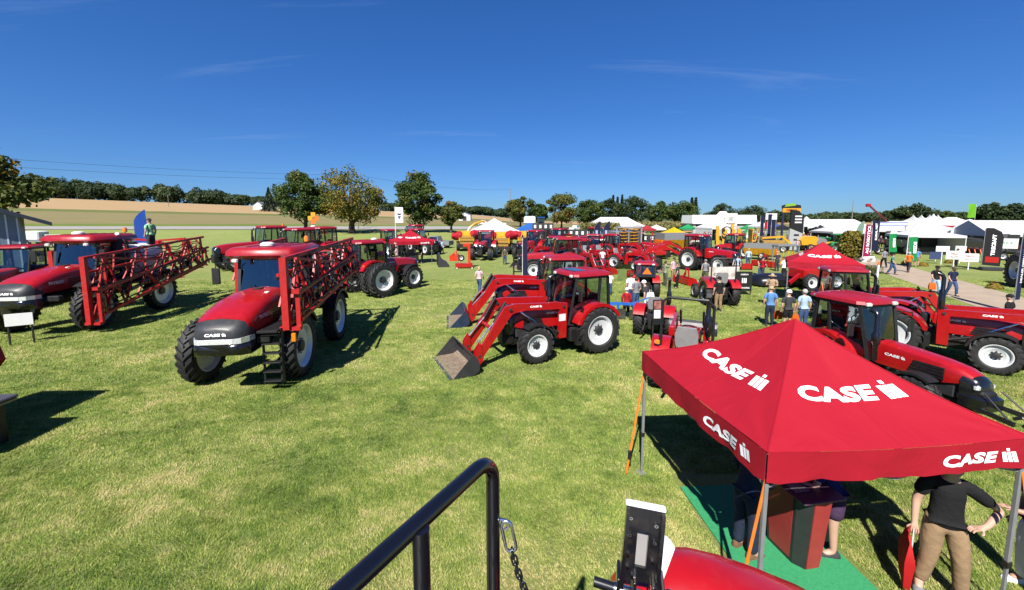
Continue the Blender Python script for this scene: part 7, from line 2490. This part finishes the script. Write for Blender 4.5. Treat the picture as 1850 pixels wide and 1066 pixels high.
feather_flag('very tall dark blue flag with pale lettering at the right edge', G(1829, 566), 4.75, .42, [(1, cloth('flag_darkblue', (.012, .018, .07), .2))], ('DEALER OPEN HOUSE', 0, .16, .32), .3, curved=True, sway=.1)
ty = empty('giant_tyre', 'giant black tractor tyre lying upright near the tall black banner', 'tyre', (*G(1842, 519).xy, 0), R(60))
wheel(ty, 0, 0, 1.15, .9, lugs=22, rim=.5)
for k, (u, v, lab) in enumerate(((1605, 462, 'yellow mum flowers near the left green flag'), (1637, 478, 'yellow mum flowers at the foot of the right green flag'), (1668, 481, 'yellow mum flowers in front of the white wall tent'), (1715, 476, 'yellow mum flowers before the white sign boards'), (1796, 522, 'yellow mum flowers in front of the giant tyre'))):
    g_ = np.random.default_rng(k); n_ = 260
    d = g_.normal(size=(n_, 3)); d /= np.linalg.norm(d, axis=1)[:, None]; d[:, 2] = np.abs(d[:, 2])
    o = bpy.data.objects.new('flower_clump', leaf_mesh('flower_clump', d * np.array([.45, .4, .42]) * g_.uniform(.7, 1, n_)[:, None], g_.uniform(.04, .08, n_), g_.uniform(.5, 1, n_), LEAF['yellow'], d, k)); col.objects.link(o)
    o.location = G(u, v); tag(o, lab, 'flowers', 'flower clumps')
g_ = np.random.default_rng(77); n_ = 2600
sx = g_.normal(size=(n_, 3)); sx /= np.linalg.norm(sx, axis=1)[:, None]
zz = g_.random(n_); rr = 1.25 * np.sqrt(np.sin(PI * (.12 + .80 * zz))) * g_.uniform(.75, 1.05, n_)
C = np.stack([sx[:, 0] * rr, sx[:, 1] * rr, .2 + 3.0 * zz], 1)
shb = empty('shrub', 'rounded yellow green shrub beside the middle red tent', 'shrub', (*G(1536, 470).xy, 0))
MB().tube([(0, 0, 0), (0, 0, 2.6)], [.1, .03], 6).build('stem', WOODB, shb)
link('foliage', leaf_mesh('foliage', C, g_.uniform(.06, .12, n_), g_.normal(.62, .18, n_), LEAF['yellow'], sx, 3), shb)
for k, (u, v, w, h, z) in enumerate(((1700, 478, 1.1, .55, 1.3), (1722, 484, 1.25, .8, .8), (1749, 488, 1.2, .75, .75), (1733, 476, .8, .5, 1.3), (1690, 472, 1.0, .8, .2))):
    board(['white sign board on a post nearest the white wall tent', 'white sign board with red print, middle of the row', 'white sign board with red print, right of the row', 'small white sign board high on a post behind the row', 'dark blue sign board low on the grass'][k], G(u, v), R(-15 - 5 * k), w, h, z, WHT if k < 4 else mat('board_blue', (.03, .05, .14), .5), posts=(WHT, .07), n_posts=1,
          text=[('FIELD', (0, z + h * .55), .16, RED), ('PLOTS', (0, z + h * .2), .14, DKT)] if k in (1, 2) else None)
board('wide white company board on the tent right of the black banner', (px(1815, 40), 40), R(-25), 2.0, 1.0, 1.6, WHT, n_posts=2, text=[('SERVICE', (0, 2.05), .25, GRN)])
for k, (u, y, m_, lab) in enumerate(((1743, 60, GRN, 'green striped canopy roof behind the sign boards'), (1752, 58, BLU, 'blue canopy roof behind the sign boards'), (1815, 56, ORG, 'orange canopy roof right of the black banner'))):
    pop_up_tent(lab, (px(u, y), y), .3, half=1.5, eave=2.3, peak=3.2, cl_=cloth('canopy_' + m_.name, {'green_paint': (.03, .4, .08), 'blue_paint': (.02, .16, .55), 'orange_paint': (.8, .22, .02)}[m_.name], .3), text=False, n=5)
q = empty('portable_sign', 'white and blue company arch over the white marquee', 'sign', (px(1610, 60), 60, 0))
MB().box(-2.3, 2.3, -.1, .1, 3.4, 4.0, .04).build('panel', WHT, q)
for z in (3.42, 3.9): MB().box(-2.2, 2.2, -.125, -.105, z, z + .08).build('stripe', BLU, q)
for x in (-2.1, 2.1): MB().box(x - .1, x + .1, -.08, .08, 0, 3.4).build('post', WHT, q)
cone = empty('marker_tube', 'white marker tube with orange top beside the path', 'marker', (*G(1583, 512).xy, 0))
MB().tube([(0, 0, 0), (.05, 0, 1.35)], .07, 10).build('tube', WHT, cone); MB().tube([(.05, 0, 1.352), (.06, 0, 1.55)], [.08, .05], 10).build('tip', ORG, cone)
for k, (u, y) in enumerate(((1560, 43.5), (1573, 42.0))):
    q = empty('barrier', ['left low white barrier at the path bend', 'right low white barrier at the path bend'][k], 'barrier', (px(u, y), y, 0), .4)
    MB().box(-1.0, 1.0, -.06, .06, .35, .6, .02).build('rail', WHT, q)
    for x in (-.8, .8): MB().box(x - .05, x + .05, -.2, .2, 0, .4, .01).build('leg', WHT, q)
g_ = np.random.default_rng(5); n_ = 5000
o = bpy.data.objects.new('weedy_patch', leaf_mesh('weedy_patch', np.stack([g_.uniform(-1.3, 1.3, n_), g_.uniform(-.8, .8, n_), g_.random(n_) ** 2 * .6], 1), g_.uniform(.012, .035, n_), g_.normal(.3, .2, n_), LEAF['autumn'], None, 3, 2.5)); col.objects.link(o)
o.location = (px(1562, 34), 34, 0); tag(o, 'rough reddish weeds beside the path near the red tent', 'weeds', kind='stuff')


# ------------------------------------------------------------------ the near tent and what stands under it
T1 = (4.07, 5.6)
A1 = R(5.1)
pop_up_tent('large red canopy tent with white lettering in the right foreground', T1, A1, half=1.565, eave=2.32, peak=3.30, val=.33, group='red canopy tents', n=26)


def t1(x, y, z=0.0):
    c, s = math.cos(A1), math.sin(A1)
    return Vector((T1[0] + x * c - y * s, T1[1] + x * s + y * c, z))


STR = mat('strap_orange', (.85, .20, .015), .6, vary=.1)
for k, (sx, sy, ox, oy, lab) in enumerate(((-1, 1, -.28, -.1, 'orange ratchet strap at the far left pole of the near tent'), (-1, -1, -.20, .12, 'orange strap beside the front pole of the near tent'), (1, -1, .05, -.28, 'orange strap beside the right pole of the near tent'))):
    a = t1(sx * 1.53, sy * 1.53, 2.0); b = t1(sx * 1.56 + ox, sy * 1.56 + oy, .05)
    q = MB().bar(a, b, .035, .006, up=(0, 1, .2))
    o = one('tie_strap', q, STR, lab, 'strap', group='orange tie straps')
    m = a.lerp(b, .82)
    MB().box(m.x - .03, m.x + .03, m.y - .02, m.y + .02, m.z - .09, m.z + .09, .01).build('ratchet', BLK, o)
cp = MB().box(-.80, .80, -1.75, 1.75, .004, .03, .006)
o = one('carpet', cp, mat('green_carpet', (.045, .30, .125), .95, vary=.12, scale=25, spec=.1, bump=.5), 'green carpet on the lawn under the near tent', 'carpet', t1(-.28, -.72), A1 - R(2))
ct = empty('counter', 'tapered red and black counter standing on the green carpet', 'counter', t1(-.10, -.40, .031), A1 + R(4))
w0, w1 = .20, .25
MB().loft([[(-w0, -.16, 0), (-w0 * .55, -.28, 0), (w0 * .55, -.28, 0), (w0, -.16, 0), (w0, .26, 0), (-w0, .26, 0)], [(-w1, -.22, 1.02), (-w1 * .55, -.36, 1.02), (w1 * .55, -.36, 1.02), (w1, -.22, 1.02), (w1, .34, 1.02), (-w1, .34, 1.02)]]).build('body', mat('counter_black', (.022, .024, .024), .55, vary=.15), ct)
MB().hexa([(-.10, -.292, .01), (.10, -.292, .01), (.10, -.28, .01), (-.10, -.28, .01), (-.125, -.372, 1.01), (.125, -.372, 1.01), (.125, -.355, 1.01), (-.125, -.355, 1.01)]).build('front_panel', mat('counter_red', (.36, .035, .035), .5, vary=.08), ct)
MB().box(-.32, .32, -.40, .40, 1.022, 1.06, .012).build('top', mat('counter_top', (.10, .05, .09), .4, vary=.1), ct)
MB().hexa([(-w0 - .006, -.12, .05), (-w0 - .006, .22, .05), (-w0 + .01, .22, .05), (-w0 + .01, -.12, .05), (-w1 - .008, -.17, 1.0), (-w1 - .008, .3, 1.0), (-w1 + .01, .3, 1.0), (-w1 + .01, -.17, 1.0)]).build('side_panel', mat('counter_red', (.36, .035, .035), .5, vary=.08), ct)
MB().box(-.26, -.05, -.2, .12, 1.062, 1.075, .003).build('tablet', MID, ct)

SHOE2 = 'brown'
person('person in dark jeans and brown shoes behind the front tent pole', t1(-.80, -.33, 0), R(20), 'navy', 'dkjeans', ('hair', 'brown'), 'phone', 'long', 'long', 1.78, 'brown', detail=True)
person('person in royal blue shirt and shorts leaning over the counter', t1(.42, -.42, 0), R(160), 'royal', 'purple', ('hair', 'dark'), 'lean', 'short', 'shorts', 1.76, 'charcoal', detail=True, skin=0)
pm_, J_, s_ = person('man in black shirt and khaki trousers with hand on hip beside the near tent', (5.42, 4.62), R(-118), 'black', 'khaki', ('hair', 'dark'), 'hip', 'short', 'long', 1.82, 'grey', detail=True)
pm_.scale = (s_ * 1.0, s_ * 1.04, s_)
hd = pm_.matrix_basis @ J_['har'][0]
fo = MB().prism([(-.02, -.34), (.20, -.30), (.24, .0), (.02, .04)], -.004, .004)
one('folder', fo, WHT, 'white papers held by the man with hand on hip', 'papers', hd + Vector((-.03, -.02, .0)), R(40))
rb = MB().loft([[(-.16, -.03, -.72), (.14, -.03, -.66), (.14, .03, -.66), (-.16, .03, -.72)], [(-.20, -.05, -.35), (.18, -.05, -.3), (.18, .05, -.3), (-.20, .05, -.35)], [(-.14, -.01, -.12), (.08, -.01, -.02), (.08, .01, -.02), (-.14, .01, -.12)]])
rb.tube([(-.05, 0, -.10), (0, 0, .03), (.05, 0, -.06)], .008, 5)
one('red_bag', rb, cloth('bag_red', (.55, .01, .012), .25), 'red bag hanging from the hand of the man in black shirt', 'bag', hd + Vector((-.07, .0, -.02)), R(55), ang=60)
person('person at the right edge reaching for the tent pole', (6.62, 4.62), R(165), 'maroon', 'white', ('hair', 'dark'), 'reach', 'short', 'long', 1.72, 'white', detail=True, skin=1)

# ------------------------------------------------------------------ left edge
wn_ = empty('notice_board', 'white notice sheet on two black stakes at the left edge', 'sign', (*G(40, 622).xy, 0), R(32))
MB().box(-.36, .36, -.012, .012, .72, 1.18, .004).build('sheet', WHT, wn_)
for x in (-.3, .3): MB().box(x - .025, x + .025, .014, .06, 0, 1.0, .004).build('stake', BLK, wn_)
hm = empty('crop_header', 'red implement with dark grey step at the lower left edge', 'implement', (-11.95, 7.6, 0), R(4))
MB().prism([(-1.4, 1.25), (.35, 1.30), (.55, 1.55), (.42, 2.02), (-1.4, 2.1)], -1.0, 1.12).build('body', RED, hm)
MB().box(-1.4, 1.42, -.9, .50, .92, .99, .02).build('step_plate', mat('step_grey', (.12, .12, .15), .4, metal=.4, vary=.1), hm)
MB().box(-1.4, 1.40, -.88, .48, .86, .915, .01).build('step_edge', STL, hm)
for x, y in ((-.9, -.6), (-.9, .3), (1.2, .3), (1.2, -.7)): MB().box(x - .06, x + .06, y - .06, y + .06, 0, .86, .01).build('leg', BLK, hm)
MB().box(-1.4, -.3, -.7, .4, .3, 1.25, .04).build('frame', BLK, hm)

# ------------------------------------------------------------------ the machine the camera stands on
hv = empty('harvester', 'red harvester with glossy black handrail and steel bracket in the foreground', 'harvester', (0, 0, 0))
MB().box(-1.9, 1.5, -2.6, 1.15, .95, 2.9, .12).build('body', RED, hv)
dk = MB().box(-1.9, 1.45, -1.6, 1.35, 2.94, 3.0, .01).build('deck', BLK, hv)
for k in range(14): MB().bar((-1.85, -1.5 + k * .2, 3.012), (1.4, -1.5 + k * .2, 3.012), .05, .016).build('tread_bar', DKG, dk)
MB().box(.55, 1.75, 1.16, 1.72, 1.5, 2.75, .08).build('front_frame', BLK, hv)
for sx in (-1.7, 1.3): wheel(hv, sx, .2, .9, .6, R(90), lugs=20, rim=.55)
c1 = G(890, 822, 3.86)
c0 = G(622, 1066, 3.86)
c0 = c1 + (c0 - c1) * 1.55
d = (c1 - c0).normalized()
pts = [c0 - d * .6, c0, c1 - d * .10]
for k in range(1, 7):
    a = k / 6 * PI / 2
    pts.append(c1 - d * .10 + d * .10 * math.sin(a) + Vector((0, 0, -.10 * (1 - math.cos(a)))))
pts.append(c1 + Vector((0, 0, -.3))); pts.append(Vector((c1.x, c1.y, 2.2)))
BT = mat('black_tube', (.006, .006, .009), .22, coat=.6, vary=.1)
rl = MB().tube(pts, .0265, 18).build('handrail', BT, hv, 60)
mp = G(760, 955, 3.86)
MB().tube([mp, Vector((mp.x, mp.y, 2.96))], .0255, 18).build('post', BT, rl, 60)
mt = MB().tube([c1 + Vector((.02, 0, -.26)), c1 + Vector((.05, -.005, -.26)), c1 + Vector((.06, -.008, -.285)), c1 + Vector((.045, -.006, -.30))], .006, 8)
mt.build('eye_bolt', CHR, rl)


def chain_link(c, dirv, L, w, r, flip):
    dirv = dirv.normalized()
    a = Vector((0, 1, 0)) if flip else dirv.cross(Vector((0, 1, 0))).normalized()
    pts = []
    for k in range(16):
        t = 2 * PI * k / 16
        x, y = math.cos(t) * w, math.sin(t) * w
        y += (L / 2 - w) * (1 if y > 0 else -1)
        pts.append(c + dirv * y + a * x)
    return MB().tube(pts, r, 7, closed=True)


ch = empty('safety_chain', 'steel snap link and black chain hanging from the handrail', 'chain', (0, 0, 0))
a0 = c1 + Vector((.052, -.01, -.285)); dv = Vector((.075, -.04, -.30))
chain_link(a0 + dv.normalized() * .035, dv, .115, .020, .0065, False).build('snap_link', CHR, ch, 60)
pos = a0 + dv.normalized() * .10
for k in range(12):
    dd = (dv + Vector((.012 * k, 0, 0))).normalized()
    chain_link(pos, dd, .040, .0105, .0042, k % 2 == 0).build('link', BLKG, ch, 60)
    pos = pos + dd * .027
hp_ = pos + Vector((.02, -.02, 0))
MB().loft([[(-.06 + .02 * k, -.04, -.09 + z), (.05 + .015 * k, -.04, -.11 + z), (.05 + .015 * k, .04, -.11 + z), (-.06 + .02 * k, .04, -.09 + z)] for k, z in ((0, 0), (.5, .05), (1, .08))]).build('grip', mat('handle_red', (.6, .02, .01), .25, coat=.7), ch, 50, hp_)
MB().tube([(.0, 0, -.02), (-.02, .03, -.4)], .015, 8).build('lever', BLK, ch, 35, hp_)

# red curved panel with dark opening below it
rings = []
top = [(z0[0], z0[1] - .128) for z0 in [(.54, 2.68), (.56, 2.90), (.66, 3.02), (.80, 3.075), (.96, 3.075), (1.14, 3.03), (1.34, 2.955), (1.58, 2.85), (1.85, 2.70)]]
for (x, z) in top:
    i = (x - 1.1)
    rings.append([(x, 2.06, z - .05), (x, 2.02, z - .008), (x, 1.94, z), (x, 1.84, z - .012), (x, 1.75, z - .05), (x, 1.70, z - .115), (x, 1.69, z - .17), (x, 1.72, z - .17), (x, 1.80, z - .10), (x, 2.0, z - .08)])
fd = MB().loft(rings).build('body_panel', RED, hv, 60)
MB().box(.62, 1.6, 1.76, 2.0, 2.3, 2.74, .05).build('inner_panel', BLK, fd)
lampq = MB().lathe([(.004, -.03), (.05, -.03), (.055, 0), (.05, .03), (.004, .03)], 16, (.90, 1.70, 2.74)); lampq.build('lamp', LAMP, fd)
for k in range(3): MB().tube([(1.0 + k * .16, 1.72, 2.5), (1.02 + k * .16, 1.71, 2.80)], .01, 6).build('bracket_rod', CHR, fd)

BKM = mat('bracket_black', (.010, .010, .013), .3, coat=.4, vary=.3, dust=.15)
q = MB()
W2, H2 = .068, .42
q.box(-W2, -.024, -.012, .0, .02, H2); q.box(.024, W2, -.012, .0, .02, H2)
q.box(-.0235, .0235, -.0118, -.0002, .02, .10); q.box(-.0235, .0235, -.0118, -.0002, .295, H2 - .001)
q.hexa([(-W2 - .018, -.05, 0), (-W2, -.05, 0), (-W2, 0, 0), (-W2 - .018, .0, 0), (-W2 - .012, -.05, H2), (-W2 + .002, -.05, H2), (-W2 + .002, 0, H2), (-W2 - .012, 0, H2)])
q.hexa([(W2, -.05, 0), (W2 + .018, -.05, 0), (W2 + .018, 0, 0), (W2, .0, 0), (W2 - .002, -.05, H2), (W2 + .012, -.05, H2), (W2 + .012, 0, H2), (W2 - .002, 0, H2)])
br = q.build('latch_bracket', BKM, hv, 35, (.585, 1.68, 3.065))
br.rotation_euler = (R(6), R(2), R(-14))
MB().box(-W2 - .016, W2 + .016, -.022, .012, H2 + .001, H2 + .012, .004).build('cap', mat('cap_pale', (.55, .58, .66), .35, coat=.4), br)
MB().box(-.05, .05, .03, .036, .03, .33, .002).build('back_plate', mat('back_plate_grey', (.42, .40, .40), .5, vary=.1), br)
for x, z in ((-.058, .36), (.05, .345), (-.058, .27), (.05, .255), (-.058, .16), (.05, .15), (-.055, .09), (-.03, .05)):
    MB().lathe([(.004, -.022), (.009, -.022), (.009, -.011), (.004, -.011)], 8, (x, 0, z)).build('bolt', CHR, br)
q = MB(); q.tube([(-.20, -.02, -.03), (.10, -.02, -.06)], .022, 12); q.build('hinge_pin', BKM, br)
MB().tube([(-.11, -.02, -.039), (.02, -.02, -.052)], .026, 12).build('hinge_sleeve', CHR, br)
for x in (-.09, -.02, .06, .10): MB().box(x - .008, x + .008, -.05, .05, -.35, .05, .004).build('hinge_plate', BKM, br)
MB().lathe([(.004, -.03), (.017, -.03), (.017, .03), (.004, .03)], 10, (.135, -.03, -.01)).build('nut', CHR, br)
MB().bar((.06, -.03, .02), (.075, -.03, -.2), .03, .02).build('red_tab', RED, br)
pp = MB(); v = []
for i in range(6):
    for j in range(4): v.append((.092 + .055 * j / 3 * (.35 + .65 * i / 5), .03 + .02 * math.sin(j), .0 + (.26 - .02 * j) * i / 5))
pp.add(v, [(i * 4 + j, i * 4 + j + 1, i * 4 + j + 5, i * 4 + j + 4) for i in range(5) for j in range(3)])
pp.build('white_guard', mat('guard_white', (.70, .72, .76), .5, vary=.1, scale=20), br, 60)

bpy.data.scenes.remove(TMP)
